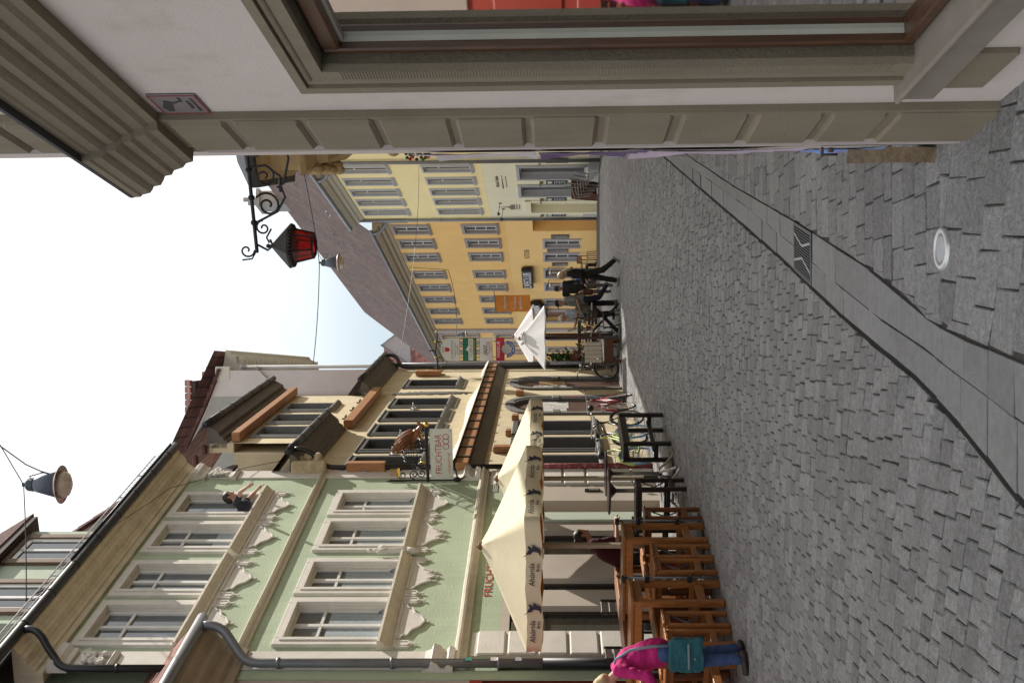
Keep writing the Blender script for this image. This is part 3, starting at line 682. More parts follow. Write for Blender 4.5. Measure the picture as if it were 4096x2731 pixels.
mb = MB(); mb.tube([N.p(a, .47, 6.62) for a in np.linspace(-6, .36, 8)], .075, 12); N.part('gutter', mb, M_zinc, None, True)
mb = MB(); mb.add([N.p(-6, .45, 6.66), N.p(.36, .45, 6.66), N.p(.36, -2.4, 9.4), N.p(-6, -2.4, 9.4)], [(0, 1, 2, 3)]); N.part('roof', mb, M_tile_r)
pts = [(.24, .46, 6.58), (.24, .46, 6.5)] + bend((.24, .46, 6.46), (.24, .44, 6.3), (.18, .34, 6.2)) + bend((.1, .2, 6.05), (.03, .1, 5.95), (.03, .1, 5.75)) + [(.03, .1, 2.0)]
N.pipe('downpipe', pts, .062, M_zinc, 12, collars=((.03, .1, 5.5), (.03, .1, 4.0), (.03, .1, 2.6)))
mb = MB(); mb.tube([N.p(.03, .1, 2.02), N.p(.03, .1, .02)], .07, 12); N.part('pipe_shoe', mb, M_iron, None, True)
for z, c in ((2.95, 0), (2.62, 1), (2.3, 2)):
    mb = MB(); N.box(mb, .0, .055, .1605, .166, z, z + .08); N.part('pipe_sticker', mb, (mat('teal_sticker', (.03, .2, .17), var=.9, vs=40, dirt=(.02, .02, .02), dirt_amt=1, dirt_s=30), mat('white_sticker', (.5, .45, .45), var=.5, vs=40), mat('grey_sticker', (.3, .3, .32), var=.5, vs=30))[c])

# ================================================================== CREAM HOUSE
M_creamp = mat('cream_plaster', (.62, .53, .35), rough=.92, var=.13, vs=1.8, bump=.4, bs=22, streak=.12, dirt=(.38, .30, .20), dirt_amt=.55, dirt_s=1.3)
M_dkfr = mat('charcoal_frame_paint', (.085, .085, .085), rough=.6, var=.2, vs=6, bump=.1)
M_dkfr2 = mat('grey_frame_paint', (.19, .19, .185), rough=.6, var=.2, vs=6)
M_newwood = mat_wood('fresh_orange_timber', (.36, .16, .06), .55)
M_soffit = mat_wood('old_grey_boards', (.12, .105, .088), .8, (1.2, 9, 9))
C = Fac('cream_house', 'cream house under repair with charcoal windows, new timbers and a tall wall dormer', 'house', -2.45, 12.7, 12.4, 'L', .13)
CW = [(-.02, .78), (.95, 1.74), (1.93, 2.66), (2.86, 3.63), (3.85, 4.62), (5.52, 6.36)]
o_ = lambda w_: (w_[0] + .13, w_[1] - .13, 4.42, 5.72)
DW = [(1.95, 2.45), (2.82, 3.3), (3.7, 4.16)]
GW = [(.14, .66), (1.08, 1.66), (2.1, 2.7)]
AR = [(3.42, 4.57), (5.47, 6.42)]
h0 = [o_(w_) for w_ in CW] + [(a, b_, 7.22, 8.3, .16) for a, b_ in DW] + [(a, b_, .95, 2.62, .3) for a, b_ in GW]
mb = MB()
C.wall(mb, -.08, 7.62, 0, 6.6, h0[:6] + h0[9:] + [(a, b_, 0, 2.86, .1) for a, b_ in AR], 0, .18)
C.wall(mb, 1.55, 4.95, 6.6, 8.6, h0[6:9], 0, .16)
# arch heads: fill the square tops of the arched openings
for a, b_ in AR:
    c_, r_a = (a + b_) / 2, (b_ - a) / 2; zc = 2.86 - r_a * 1.2
    for sx in (-1, 1):
        n = 8
        for k in range(n):
            t0, t1 = k / n * PI / 2, (k + 1) / n * PI / 2
            p0 = (c_ + sx * r_a * math.cos(t0), zc + 1.2 * r_a * math.sin(t0)); p1 = (c_ + sx * r_a * math.cos(t1), zc + 1.2 * r_a * math.sin(t1))
            mb.add([C.p(p0[0], 0, p0[1]), C.p(p1[0], 0, p1[1]), C.p(p1[0], 0, 2.861), C.p(p0[0], 0, 2.861)], [(0, 1, 2, 3)])
            mb.add([C.p(p0[0], 0, p0[1]), C.p(p1[0], 0, p1[1]), C.p(p1[0], -.1, p1[1]), C.p(p0[0], -.1, p0[1])], [(0, 1, 2, 3)])
C.part('wall', mb, M_creamp)
mb = MB(); C.box(mb, 0.02, 7.6, -6, -.36, -.05, 6.55); C.box(mb, 1.57, 4.93, -4, -.2, 6.5, 8.6); C.part('house_body', mb, M_creamp)
for i, w_ in enumerate(CW):
    q = o_(w_); f = window(C, q[0], q[1], q[2], q[3], .16, .13, .03, M_dkfr, M_dkfr, mat_glass('dark_old_glass', (.012, .013, .013), .12), (1, 1) if i else (2, (.7,)), False, fr=.06, rev=M_dkfr)
    mb = MB(); C.prof(mb, [(0, 4.20), (.03, 4.2), (.04, 4.3), (.09, 4.36), (.12, 4.38), (.12, 4.415), (0, 4.43)], w_[0] - .01, w_[1] + .01); C.part('sill', mb, M_dkfr2, f)
    mb = MB(); C.box(mb, q[0] - .13, q[1] + .13, .028, .055, q[3] + .11, q[3] + .14); C.part('drip_board', mb, M_dkfr2, f)

for a, b_ in DW:
    f = window(C, a, b_, 7.22, 8.3, .14, .09, .035, M_dkfr2, M_dkfr, M_glass_b, (1, 1), False, fr=.055, rev=M_dkfr2)
    mb = MB(); C.prof(mb, [(0, 7.08), (.05, 7.1), (.11, 7.16), (.11, 7.2), (0, 7.22)], a - .1, b_ + .1); C.part('sill', mb, M_dkfr2, f)
for a, b_ in GW:
    f = window(C, a, b_, .95, 2.62, .27, .12, .03, M_dkfr, M_dkfr, mat_glass('shutter_glass', (.03, .03, .03), .2), (1, 1), True, .12, fr=.05, msill=M_dkfr2, rev=M_dkfr)
# cracked repair scar between two windows
mb = MB(); sc = [(4.98, 6.0), (5.1, 5.9), (5.16, 5.5), (5.2, 5.0), (5.22, 4.4), (5.14, 3.9), (5.06, 4.4), (5.0, 5.0), (4.97, 5.6)]
mb.prism(sc, lambda a, b2, d: C.p(a, d, b2), .003, .02)
for k in range(26):
    z = 4.0 + k * .075; mb.ell(C.p(5.08 + random.choice((-.1, .1)) * (1 - abs(z - 5) / 2) + random.uniform(-.03, .03), .008, z), (.035, .02, .045), n=6)
C.part('wall_scar', mb, mat('grey_mortar', (.10, .095, .088), var=.5, vs=14, bump=.8, bs=30))
# timber needle beam clamped along the front, with a board above it
mb = MB(); C.box(mb, -.05, 7.45, .05, .2, 3.44, 3.68, .01); C.part('clamp_beam', mb, M_newwood)
mb = MB(); n = 26
for k in range(n):
    a0 = -.05 + 7.65 * k / n; a1 = -.05 + 7.65 * (k + 1) / n
    h = .14 + .05 * math.sin(k * .55) + (.06 if 6 < k < 17 else 0)
    mb.add([C.p(a0, .0, 3.70 + h), C.p(a1, .0, 3.70 + .14 + .05 * math.sin((k + 1) * .55) + (.06 if 6 < k + 1 < 17 else 0)), C.p(a1, .28, 3.70), C.p(a0, .28, 3.70), C.p(a1, .28, 3.685), C.p(a0, .28, 3.685)], [(0, 1, 2, 3), (3, 2, 4, 5)])
C.part('sheeting_board', mb, mat('whitened_board', (.58, .52, .42), var=.15, vs=6, bump=.4, bs=18))
for a in np.arange(.2, 7.4, .52): mb = MB(); C.box(mb, a, a + .05, .06, .235, 3.68, 3.70, .004); C.box(mb, a, a + .05, .2, .22, 3.42, 3.69, .004); C.part('clamp_iron', mb, M_iron)
mb = MB(); C.prof(mb, [(0, 3.18), (.05, 3.2), (.12, 3.34), (.14, 3.42), (0, 3.43)], -.02, 7.5, 20, .008); C.part('floor_cornice', mb, mat('dark_cornice', (.16, .135, .1), var=.25, vs=4, bump=.3))  # dark moulding directly under the clamp beam
C.each('clamp_block', [(a, a + .14, .01, .14, z0, z1) for a, z0, z1 in ((.9, 2.5, 3.05), (1.85, 2.74, 2.86), (2.85, 2.62, 2.78), (4.8, 2.58, 2.78))] + [(-.06, .06, .02, .2, 5.0, 5.72), (6.75, 6.95, .02, .16, 5.0, 5.72)], M_newwood, None, .01)
for a, z in ((.0, 5.38), (.85, 5.05), (1.82, 5.1), (3.74, 5.2), (6.85, 5.4)):
    mb = MB(); C.box(mb, a - .09, a + .09, .03, .05, z - .06, z + .06); mb.cone(C.p(a, .05, z), C.p(a, .16, z), .03, .02, 6); mb.bar(C.p(a - .05, .1, z), C.p(a + .05, .1, z), .03, .03); C.part('anchor_nut', mb, mat('galvanised_anchor', (.4, .4, .4), metal=.6, rough=.4))
# arched stone door surrounds, boarded doors, posters
M_door_b = mat('brown_boarding', (.085, .04, .026), rough=.6, var=.25, vs=4)
for a, b_ in AR:
    c_, ra = (a + b_) / 2, (b_ - a) / 2; zc = 2.86 - ra * 1.2; mb = MB()
    pts = [(c_ - ra, 0)] + [(c_ - ra, zc)] + [(c_ - ra * math.cos(k / 10 * PI), zc + 1.2 * ra * math.sin(k / 10 * PI)) for k in range(1, 10)] + [(c_ + ra, zc), (c_ + ra, 0)]
    for k in range(len(pts) - 1):
        p, q = pts[k], pts[k + 1]
        fx = lambda P, o2: (c_ + (P[0] - c_) * (1 + o2 / ra), P[1] if P[1] < zc - .001 and P[1] == 0 else zc + (P[1] - zc) * (1 + o2 / ra) if P[1] > zc else P[1])
        for (i0, i1, d0, d1) in ((-.05, .1, -.05, .035), (.02, .13, .02, .055)):
            A = [fx(p, i0), fx(q, i0), fx(q, i1), fx(p, i1)]
            vs = [C.p(x_[0], d0, x_[1]) for x_ in A] + [C.p(x_[0], d1, x_[1]) for x_ in A]
            mb.add(vs, [(0, 1, 2, 3), (4, 7, 6, 5), (0, 4, 5, 1), (1, 5, 6, 2), (2, 6, 7, 3), (3, 7, 4, 0)])
    for sx in (-1, 1): C.box(mb, c_ + sx * ra - .1, c_ + sx * ra + .1, .0, .07, 1.66, 1.85, .015)
    C.box(mb, c_ - .07, c_ + .07, 0, .10, 2.74, 3.0, .02)
    f = C.part('arched_doorway', mb, mat('grey_stone_arch', (.15, .145, .135), rough=.8, var=.22, vs=5, bump=.3))
    mb = MB(); C.box(mb, a + .02, b_ - .02, -.09, -.05, 0, zc); mb.prism([(c_ - (ra - .02) * math.cos(k / 12 * PI), zc + 1.15 * ra * math.sin(k / 12 * PI)) for k in range(13)], lambda x_, y_, d: C.p(x_, d, y_), -.09, -.05); C.part('boarded_door', mb, M_door_b, f)
M_post = [mat('poster_' + n_, c_, rough=.7, var=.75, vs=sv, dirt=d_, dirt_amt=.9, dirt_s=ds) for n_, c_, sv, d_, ds in
          (('newsprint', (.55, .54, .5), 26, (.15, .15, .15), 22), ('lime', (.45, .5, .12), 9, (.05, .12, .25), 7), ('blue', (.08, .16, .42), 12, (.6, .6, .55), 9), ('pink', (.8, .08, .22), 6, (.5, .05, .1), 9),
           ('red', (.5, .12, .08), 9, (.7, .6, .5), 8), ('green', (.04, .12, .07), 14, (.6, .62, .6), 20), ('violet', (.25, .2, .42), 12, (.75, .7, .72), 8), ('tan', (.5, .32, .16), 12, (.65, .6, .5), 11))]
def sheets(F, d, items):
    for (a, b_, z0, z1, k) in items:
        mb = MB(); n = 4; o = len(mb.v)
        for i in range(n + 1):
            for j in (0, 1): mb.v.append(F.p(a + (b_ - a) * i / n, d + .004 + .008 * math.sin(i * 1.9 + a * 9), z1 if j else z0))
        for i in range(n): mb.f.append((2 * i, 2 * i + 2, 2 * i + 3, 2 * i + 1))
        F.part('pasted_sheet', mb, M_post[k])
sheets(C, -.044, [(3.47, 3.92, 1.5, 2.3, 0), (3.97, 4.47, 1.45, 2.4, 0), (5.52, 5.92, 1.45, 2.35, 0), (5.97, 6.37, 1.5, 2.2, 7)])
for s_, its in ((4.59, [(2.2, 2.65, 2), (1.5, 2.2, 1), (1.1, 1.5, 3), (.6, 1.1, 2)]), (5.45, [(1.8, 2.3, 5), (1.2, 1.8, 2), (.6, 1.2, 3)]), (6.43, [(1.0, 2.4, 5), (.4, 1.0, 5)]), (3.41, [(1.9, 2.5, 2), (1.4, 1.9, 7), (.9, 1.4, 4)])):
    for z0, z1, k in its:
        mb = MB(); sg_ = -1 if s_ in (4.59, 6.43) else 1
        mb.add([C.p(s_ + .024 * sg_, .05, z0), C.p(s_ + .02 * sg_, -.11, z0), C.p(s_ + .02 * sg_, -.11, z1), C.p(s_ + .024 * sg_, .05, z1)], [(0, 1, 2, 3)])
        C.part('pasted_sheet', mb, M_post[k])
for a, b_ in GW:
    for z0, z1, k in ((1.0, 1.3, 2), (1.35, 1.75, 6), (1.8, 2.2, 0), (1.1, 1.5, 1)):
        mb = MB(); q = a + random.uniform(.05, .2); C.box(mb, q, q + .2, -.235, -.229, z0, z1); C.part('pasted_sheet', mb, M_post[(k + int(a * 3)) % 8])
# eaves left and right of the wall dormer
def eave(s0, s1, zb, zt, dd):
    mb = MB(); C.prof(mb, [(-.1, zb), (.03, zb), (.06, zb + .06), (.12, zb + .08), (.16, zb + .15), (.24, zb + .17), (dd, zt), (dd, zt + .03), (-.1, zt + .05)], s0, s1); C.part('eaves_board', mb, M_soffit)
    mb = MB(); mb.tube([C.p(a, dd + .05, zt + .05) for a in np.linspace(s0 - .02, s1 + .02, 6)], .075, 12)
    for a in np.arange(s0 + .2, s1, .5): mb.tube([C.p(a - .01, dd + .05, zt + .05), C.p(a + .01, dd + .05, zt + .05)], .083, 12)
    C.part('gutter', mb, M_gutter, None, True)
eave(-.05, 2.35, 6.42, 6.75, .38); eave(4.95, 7.75, 6.42, 6.75, .38); eave(1.55, 5.15, 8.72, 9.1, .36)
C.each('wall_head', [(1.55, 4.95, -.2, .0, 8.58, 9.1), (-.02, 1.55, -.3, 0, 6.55, 6.78), (4.95, 7.62, -.3, 0, 6.55, 6.78)], M_creamp, None, 0)
C.each('tie_beam', [(1.6, 5.0, .02, .22, 8.46, 8.64), (2.4, 5.05, .02, .2, 6.28, 6.5)], M_newwood, None, .012)
for a in (1.9, 2.9, 4.7, 2.7, 3.3, 3.9, 4.4):
    mb = MB(); z = 8.66 if a in (1.9, 2.9, 4.7) else 6.53
    C.box(mb, a, a + .1, .06, .2, z, z + .03); mb.cone(C.p(a + .05, .12, z), C.p(a + .05, .12, z + .09), .025, .02, 6); C.part('anchor_nut', mb, mat('dark_anchor', (.1, .1, .1), metal=.4, rough=.5))
mb = MB()
for s0, s1, zt, back, zr in ((-.06, 1.5, 6.84, 3.2, 9.6), (4.98, 7.75, 6.84, 3.2, 9.6), (1.45, 5.1, 9.18, 2.2, 11.0)):
    mb = MB(); mb.add([C.p(s0, .42, zt), C.p(s1, .42, zt), C.p(s1, -back, zr), C.p(s0, -back, zr)], [(0, 1, 2, 3)]); C.part('roof', mb, mat_tile('cream_house_tiles', (.22, .10, .075), .17, .15))
pass
mb = MB()
for k in range(9):
    C.box(mb, 1.42 - k * .02, 1.5 - k * .02, -.2 - k * .22, .0 - k * .22, 9.1 + k * .19, 9.22 + k * .19, .03)
C.part('hip_tiles', mb, M_verge)
# small brown tiled dormer over the left eaves
mb = MB()
for q in ((.05, .17, 6.9, 8.25), (.85, .97, 6.9, 8.25), (.05, .97, 8.2, 8.34), (.05, .97, 6.85, 6.97)): C.box(mb, q[0], q[1], -.62, -.45, q[2], q[3], .01)
f = C.part('roof_dormer', mb, mat_wood('purple_brown_timber', (.06, .032, .026), .7))
mb = MB(); C.box(mb, .17, .85, -.6, -.55, 6.95, 8.2); C.part('pane', mb, M_glass, f)
mb = MB(); C.box(mb, .0, 1.02, -3, -.62, 6.6, 8.3); C.part('dormer_cheek', mb, M_creamp, f)
mb = MB(); mb.prism([(-.15, 8.32), (1.15, 8.32), (1.15, 8.42), (.5, 8.85), (-.15, 8.42)], lambda a, b2, d: C.p(a, d, b2), -.3, -2.5); C.part('dormer_hood', mb, mat('dark_eaves_board', (.05, .035, .03)), f)
mb = MB()
for k in range(5):
    for j in range(6): C.box(mb, -.2 + k * .02, .02 + k * .02, -.35 - j * .2 , -.53 - j * .2, 8.42 + k * .08, 8.47 + k * .09, .02)
C.part('dormer_tiles', mb, mat('pink_tiles', (.30, .16, .13), var=.3, vs=9, island=.3), f)
mb = MB(); C.box(mb, -.1, .0, -.02, .25, 6.1, 6.75, .03)
for k in range(14): mb.ell(C.p(random.uniform(-.02, .1), random.uniform(.05, .3), random.uniform(6.25, 6.7)), (.09, .09, .08), n=6)
C.part('broken_corner', mb, mat('broken_plaster', (.45, .36, .22), var=.3, vs=9, bump=.9, bs=14))
pts = [(.06, .43, 6.72), (.06, .43, 6.66)] + bend((.06, .43, 6.62), (.06, .42, 6.45), (.06, .3, 6.36)) + bend((.03, .16, 6.2), (.0, .1, 6.12), (.0, .1, 5.9)) + [(.0, .1, 2.8)]
C.pipe('downpipe', pts, .05, M_pipe_b, 10)
mb = MB(); mb.tube([C.p(.0, .1, 2.8), C.p(.0, .1, .0)], .056, 10); C.part('pipe_shoe', mb, mat('stickered_red_pipe', (.22, .04, .04), var=.3, vs=9, dirt=(.6, .6, .6), dirt_amt=.9, dirt_s=14), None, True)
pts = [(7.62, .43, 6.76)] + bend((7.62, .43, 6.66), (7.62, .42, 6.42), (7.5, .25, 6.36)) + bend((7.42, .14, 6.25), (7.4, .1, 6.15), (7.4, .1, 5.9)) + [(7.4, .1, .05)]
C.pipe('downpipe', pts, .055, M_gutter, 10)
C.pipe('downpipe', [(7.66, .12, 6.6), (7.66, .12, 1.9)], .065, M_zinc, 10, collars=((7.66, .12, 5.0), (7.66, .12, 3.4)))
mb = MB(); mb.tube([C.p(7.66, .12, 1.9), C.p(7.66, .12, .0)], .075, 10); C.part('pipe_shoe', mb, mat('stickered_grey_pipe', (.3, .31, .32), var=.4, vs=9, dirt=(.05, .08, .25), dirt_amt=.8, dirt_s=12), None, True)
# ================================================================== PALE CLASSICAL HOUSE beyond the cream one
M_wht = mat('greyish_white_plaster', (.56, .50, .47), rough=.9, var=.07, vs=1.5, bump=.15)
W = Fac('classical_house', 'tall pale house with a bracketed classical cornice rising behind the cream house', 'house', -.80, 20.28, -3.0, 'L')
mb = MB(); W.box(mb, 0.02, 7.5, -9, 0, -.6, 11.9); W.part('wall', mb, M_wht)
mb = MB()
gp_ = [(0.0, 10.6), (0.0, 11.72), (1.1, 12.15), (2.4, 12.75), (4.6, 14.2), (4.6, 9.0), (1.6, 9.0)]
mb.prism(gp_, lambda a, b2, d: (d, a, b2), -.06, .01)
W.part('gable_wall', mb, M_wht)
mb = MB(); mb.prism([(.78, 3), (9, 3), (9, 14.2), (4.6, 14.15), (2.4, 12.7), (1.1, 12.1), (.78, 11.98)], lambda a, b2, d: (d, a, b2), -.072, -.05); W.part('grey_lower_gable', mb, mat('grey_render', (.33, .32, .285)))
mb = MB()        # sloping verge with tile edge (y runs away from the street)
vp = [(-.05, 11.72), (1.1, 12.18), (2.4, 12.78), (4.7, 14.3)]
for k in range(len(vp) - 1):
    (y0, z0), (y1, z1) = vp[k], vp[k + 1]; n = max(2, int((y1 - y0) / .22))
    for i in range(n):
        a, b_ = i / n, (i + 1) / n
        ya, yb = y0 + (y1 - y0) * a, y0 + (y1 - y0) * b_; za, zb = z0 + (z1 - z0) * a, z0 + (z1 - z0) * b_
        mb.add([(-.14, ya, za), (-.14, yb, zb), (.1, yb, zb), (.1, ya, za), (-.16, ya, za + .11), (-.16, yb, zb + .07), (.1, yb, zb + .07), (.1, ya, za + .11)], [(0, 3, 2, 1), (4, 5, 6, 7), (0, 1, 5, 4), (3, 7, 6, 2), (0, 4, 7, 3), (1, 2, 6, 5)])
W.part('verge_tiles', mb, M_verge)
mb = MB(); W.prof(mb, [(-.1, 11.2), (.06, 11.22), (.1, 11.34), (.2, 11.36), (.22, 11.5), (.46, 11.54), (.5, 11.66), (.62, 11.74), (.64, 11.84), (-.1, 11.95)], .5, 7.5)
for a in np.arange(.6, 7.4, .28): W.box(mb, a, a + .13, .05, .42, 11.36, 11.52, .015)
W.box(mb, -.04, .2, -.3, .12, 11.45, 11.9, .02)
W.part('cornice', mb, mat('pale_classical_stone', (.56, .53, .44), rough=.8, var=.1, vs=5))
mb = MB(); mb.tube([W.p(.3, .1, 11.3), W.p(.3, .1, 0)], .06, 10); W.box(mb, .2, .6, .0, .14, 10.7, 11.25, .03); W.part('downpipe', mb, mat('pale_downpipe', (.5, .49, .47)), None, True)
mb = MB(); mb.add([W.p(0, .6, 11.95), W.p(7.5, .6, 11.95), W.p(7.5, -4.6, 14.35), W.p(0, -4.6, 14.35)], [(0, 1, 2, 3)]); W.part('roof', mb, M_tile_r)
# roof dormer of the house behind, with tiled top
B = thing('rear_roof_dormer', 'grey rendered roof dormer with red tiles and dark eaves above the pale gable', 'dormer', (-1.2, 22.2 * KY, 0), 0)
mb = MB(); mb.box(-3.4, -.06, 0, 2, 12.2, 13.45); mb.build('wall', mat('grey_render', (.33, .32, .285)), B)
mb = MB(); mb.box(-3.6, .0, -.35, 2.3, 13.42, 13.56); mb.box(-.9, .45, -.1, 1.5, 13.0, 13.14); mb.box(-3.4, -.08, -.02, 0.0, 13.2, 13.42); mb.build('eaves', mat('dark_eaves_board', (.05, .035, .03)), B)
mb = MB()
for k in range(4):
    for x in np.arange(-3.7, -.05, .22): mb.bbox(x, x + .2, -.4 + k * .16, -.16 + k * .16, 13.57 + k * .09, 13.64 + k * .09, .015)
for k in range(3):
    for x in np.arange(-.35, .3, .22): mb.bbox(x, x + .2, -.15 + k * .16, .1 + k * .16, 13.14 + k * .08, 13.2 + k * .08, .015)
mb.build('roof_tiles', mat('pink_tiles', (.30, .16, .13)), B)

# ================================================================== CORNER HOUSE (right, near)
M_sand = mat('brown_grey_sandstone', (.235, .195, .138), rough=.9, var=.14, vs=2.2, bump=.22, bs=85, streak=.06, dirt=(.17, .145, .11), dirt_amt=.6, dirt_s=2.2)
M_pl_r = mat('pinkish_grey_plaster', (.62, .545, .505), rough=.95, var=.05, vs=1.4, bump=.2, bs=130, dirt=(.36, .31, .25), dirt_amt=.55, dirt_s=2.6)
R = Fac('corner_house', 'grey plastered corner house with rusticated sandstone pier, heavy cornice and large shop window', 'house', .945, 3.15, -11.4, 'R')
mb = MB(); R.wall(mb, -6, -.22, -.04, 9, [(-2.6, -.575, .52, 2.76, .13)], 0, .13); R.part('wall', mb, M_pl_r)
# pier at the corner: coursed blocks with sunk joints (outer face a little proud)
mb = MB(); R.box(mb, -.25, -.003, -.3, .034, -.04, 9)
zs = [-.04, .43, .71, 1.03, 1.345, 1.67, 1.99, 2.31, 2.64, 2.96, 3.28, 3.56]
for k in range(len(zs) - 1):
    a0 = -.235 + random.uniform(-.006, .006); mb.bbox(a0 * R.k, .0, -.32, .055 + random.uniform(-.005, .003), zs[k] + .012 + random.uniform(-.004, .004), zs[k + 1] - .014 + random.uniform(-.004, .004), random.uniform(.013, .024))
zz = 3.94
while zz < 9: mb.bbox(-.235 * R.k, 0, -.32, .055, zz + .014, zz + .33, .018); zz += .34
R.part('corner_pier', mb, M_sand)
# cornice carried round the corner
prf = [(0, 3.575), (.045, 3.575), (.052, 3.61), (.068, 3.63), (.078, 3.675), (.095, 3.69), (.10, 3.725), (.115, 3.735), (.135, 3.755), (.14, 3.79), (.152, 3.80), (.165, 3.815), (.172, 3.855), (.18, 3.865), (.182, 3.9), (0, 3.93)]
mb = MB(); o = 0; npf = len(prf)
def ringc(kind, a, pr):
    for d, z in pr:
        if kind == 0: mb.v.append((a, d, z))
        elif kind == 1: mb.v.append((.015 + d, d, z))          # mitre at the corner
        else: mb.v.append((.015 + d + (a) * .03, -a, z))
P1 = [(d + .03, z) for d, z in prf]; P1[0] = (-.02, 3.575); P1[-1] = (-.02, 3.93)
ringc(0, -10, prf); ringc(0, -.45, prf); ringc(0, -.44, P1); ringc(1, 0, P1); ringc(2, 2.2, P1)
for k in range(4):
    for i in range(npf):
        j = (i + 1) % npf; mb.f.append((k * npf + i, k * npf + j, (k + 1) * npf + j, (k + 1) * npf + i))
R.part('cornice', mb, M_sand)
mb = MB(); mb.box(-10, .225, -.02, .215, 3.9, 3.918); mb.box(.0, .228, -2.2, .212, 3.901, 3.919); R.part('cornice_flashing', mb, mat('dark_lead', (.03, .03, .034), rough=.5))
# shop window: moulded stone architrave, reveal, timber frame, glass with a grey interior behind
mb = MB()
def arch_side(s0, s1, z0, z1, pr):      # nested mouldings
    for (i0, i1, d0, d1) in pr:
        R.box(mb, s0 - i1, s0 - i0, d0, d1, z0, z1 + i1); R.box(mb, s1 + i0, s1 + i1, d0, d1, z0, z1 + i1); R.box(mb, s0 - i0, s1 + i0, d0, d1, z1 + i0, z1 + i1)
arch_side(-2.6, -.575, .52, 2.76, [(.0, .05, -.02, .03), (.054, .084, -.02, .014), (.084, .12, -.02, .045)])
nf = 10
for k in range(nf):                      # rounded roll on the outer member
    a0, a1 = k / nf * PI, (k + 1) / nf * PI
    r0 = .019; c0 = .068
    q0, q1 = c0 - r0 * math.cos(a0), c0 - r0 * math.cos(a1); d0, d1 = .014 + r0 * 1.1 * math.sin(a0), .014 + r0 * 1.1 * math.sin(a1)
    s1 = -.575; z1 = 2.76
    mb.add([R.p(s1 + q0, d0, .52), R.p(s1 + q1, d1, .52), R.p(s1 + q1, d1, z1 + q1), R.p(s1 + q0, d0, z1 + q0)], [(0, 1, 2, 3)])
    mb.add([R.p(s1 + q0, d0, z1 + q0), R.p(s1 + q1, d1, z1 + q1), R.p(-2.6, d1, z1 + q1), R.p(-2.6, d0, z1 + q0)], [(0, 1, 2, 3)])
for z in np.arange(.6, 2.7, .012): R.box(mb, -.573, -.527, .028, .0325, z, z + .006)      # tooled bands
f = R.part('shop_window', mb, M_sand)
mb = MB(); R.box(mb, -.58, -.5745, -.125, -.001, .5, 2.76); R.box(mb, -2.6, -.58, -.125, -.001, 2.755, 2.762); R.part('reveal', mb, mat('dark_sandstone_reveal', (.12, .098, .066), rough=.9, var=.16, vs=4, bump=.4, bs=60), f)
M_wf = mat_wood('varnished_frame', (.085, .038, .018), .35, (9, 9, .8), .3)
mb = MB()
R.box(mb, -.604, -.5805, -.12, -.036, .53, 2.75, .008); R.box(mb, -2.6, -.604, -.12, -.036, 2.68, 2.75, .008); R.box(mb, -2.6, -.604, -.12, -.036, .53, .575, .008)
R.part('frame', mb, M_wf, f)
mb = MB(); R.box(mb, -.609, -.604, -.09, -.07, .575, 2.68); R.box(mb, -2.6, -.609, -.09, -.07, 2.668, 2.68); R.part('glazing_bead', mb, mat('pale_bead', (.42, .4, .34), rough=.4), f)
mg = bpy.data.materials.new('clear_shop_pane'); mg.use_nodes = True; n_ = mg.node_tree; n_.nodes.clear()
o1 = n_.nodes.new('ShaderNodeOutputMaterial'); tr = n_.nodes.new('ShaderNodeBsdfTransparent'); gl = n_.nodes.new('ShaderNodeBsdfGlossy'); fr_ = n_.nodes.new('ShaderNodeFresnel'); mxs = n_.nodes.new('ShaderNodeMixShader')
gl.inputs['Roughness'].default_value = .03; tr.inputs['Color'].default_value = (.72, .75, .72, 1); fr_.inputs['IOR'].default_value = 1.2
nzz = n_.nodes.new('ShaderNodeTexNoise'); nzz.inputs['Scale'].default_value = 3; bb = n_.nodes.new('ShaderNodeBump'); bb.inputs['Strength'].default_value = .02; n_.links.new(nzz.outputs['Fac'], bb.inputs['Height']); n_.links.new(bb.outputs['Normal'], gl.inputs['Normal'])
n_.links.new(fr_.outputs[0], mxs.inputs[0]); n_.links.new(tr.outputs[0], mxs.inputs[1]); n_.links.new(gl.outputs[0], mxs.inputs[2]); n_.links.new(mxs.outputs[0], o1.inputs['Surface'])
mb = MB(); mb.add([R.p(-2.6, -.088, .57), R.p(-.6, -.088, .57), R.p(-.6, -.088, 2.69), R.p(-2.6, -.088, 2.69)], [(0, 1, 2, 3)]); R.part('pane', mb, mg, f)
mb = MB(); R.box(mb, -2.7, -.42, -.32, -.30, .4, 2.9); R.box(mb, -.47, -.42, -.30, -.131, .4, 2.9); R.box(mb, -2.7, -.47, -.30, -.131, .5, .53); R.box(mb, -2.7, -.47, -.30, -.131, 2.76, 2.9); R.part('window_lining', mb, mat('grey_olive_blind', (.20, .185, .145), rough=.9, var=.08, vs=30, bump=.3, bs=90), f)
mb = MB(); R.box(mb, -2.7, -.40, -.02, .075, .355, .50, .012); R.box(mb, -2.7, -.41, -.25, .10, .497, .525, .01); R.part('sill', mb, mat('brown_lead_sill', (.23, .195, .165), rough=.6, var=.15, vs=6), f)
mb = MB(); R.box(mb, -.62, -.40, -.02, .03, .16, .45, .008); R.part('plinth_block', mb, M_sand, f)
# body that stands behind (hidden from the lane side, throws the shade)
mb = MB()
pl = [(-.05, -.3), (-.05, -1.5), (-.6, -2.0), (-1.2, -9), (-10, -9), (-10, -.65)]
mb.prism([(a, b_) for a, b_ in pl], lambda a, b2, d: (a, b2, d), -.04, 9.0); R.part('house_body', mb, M_pl_r)
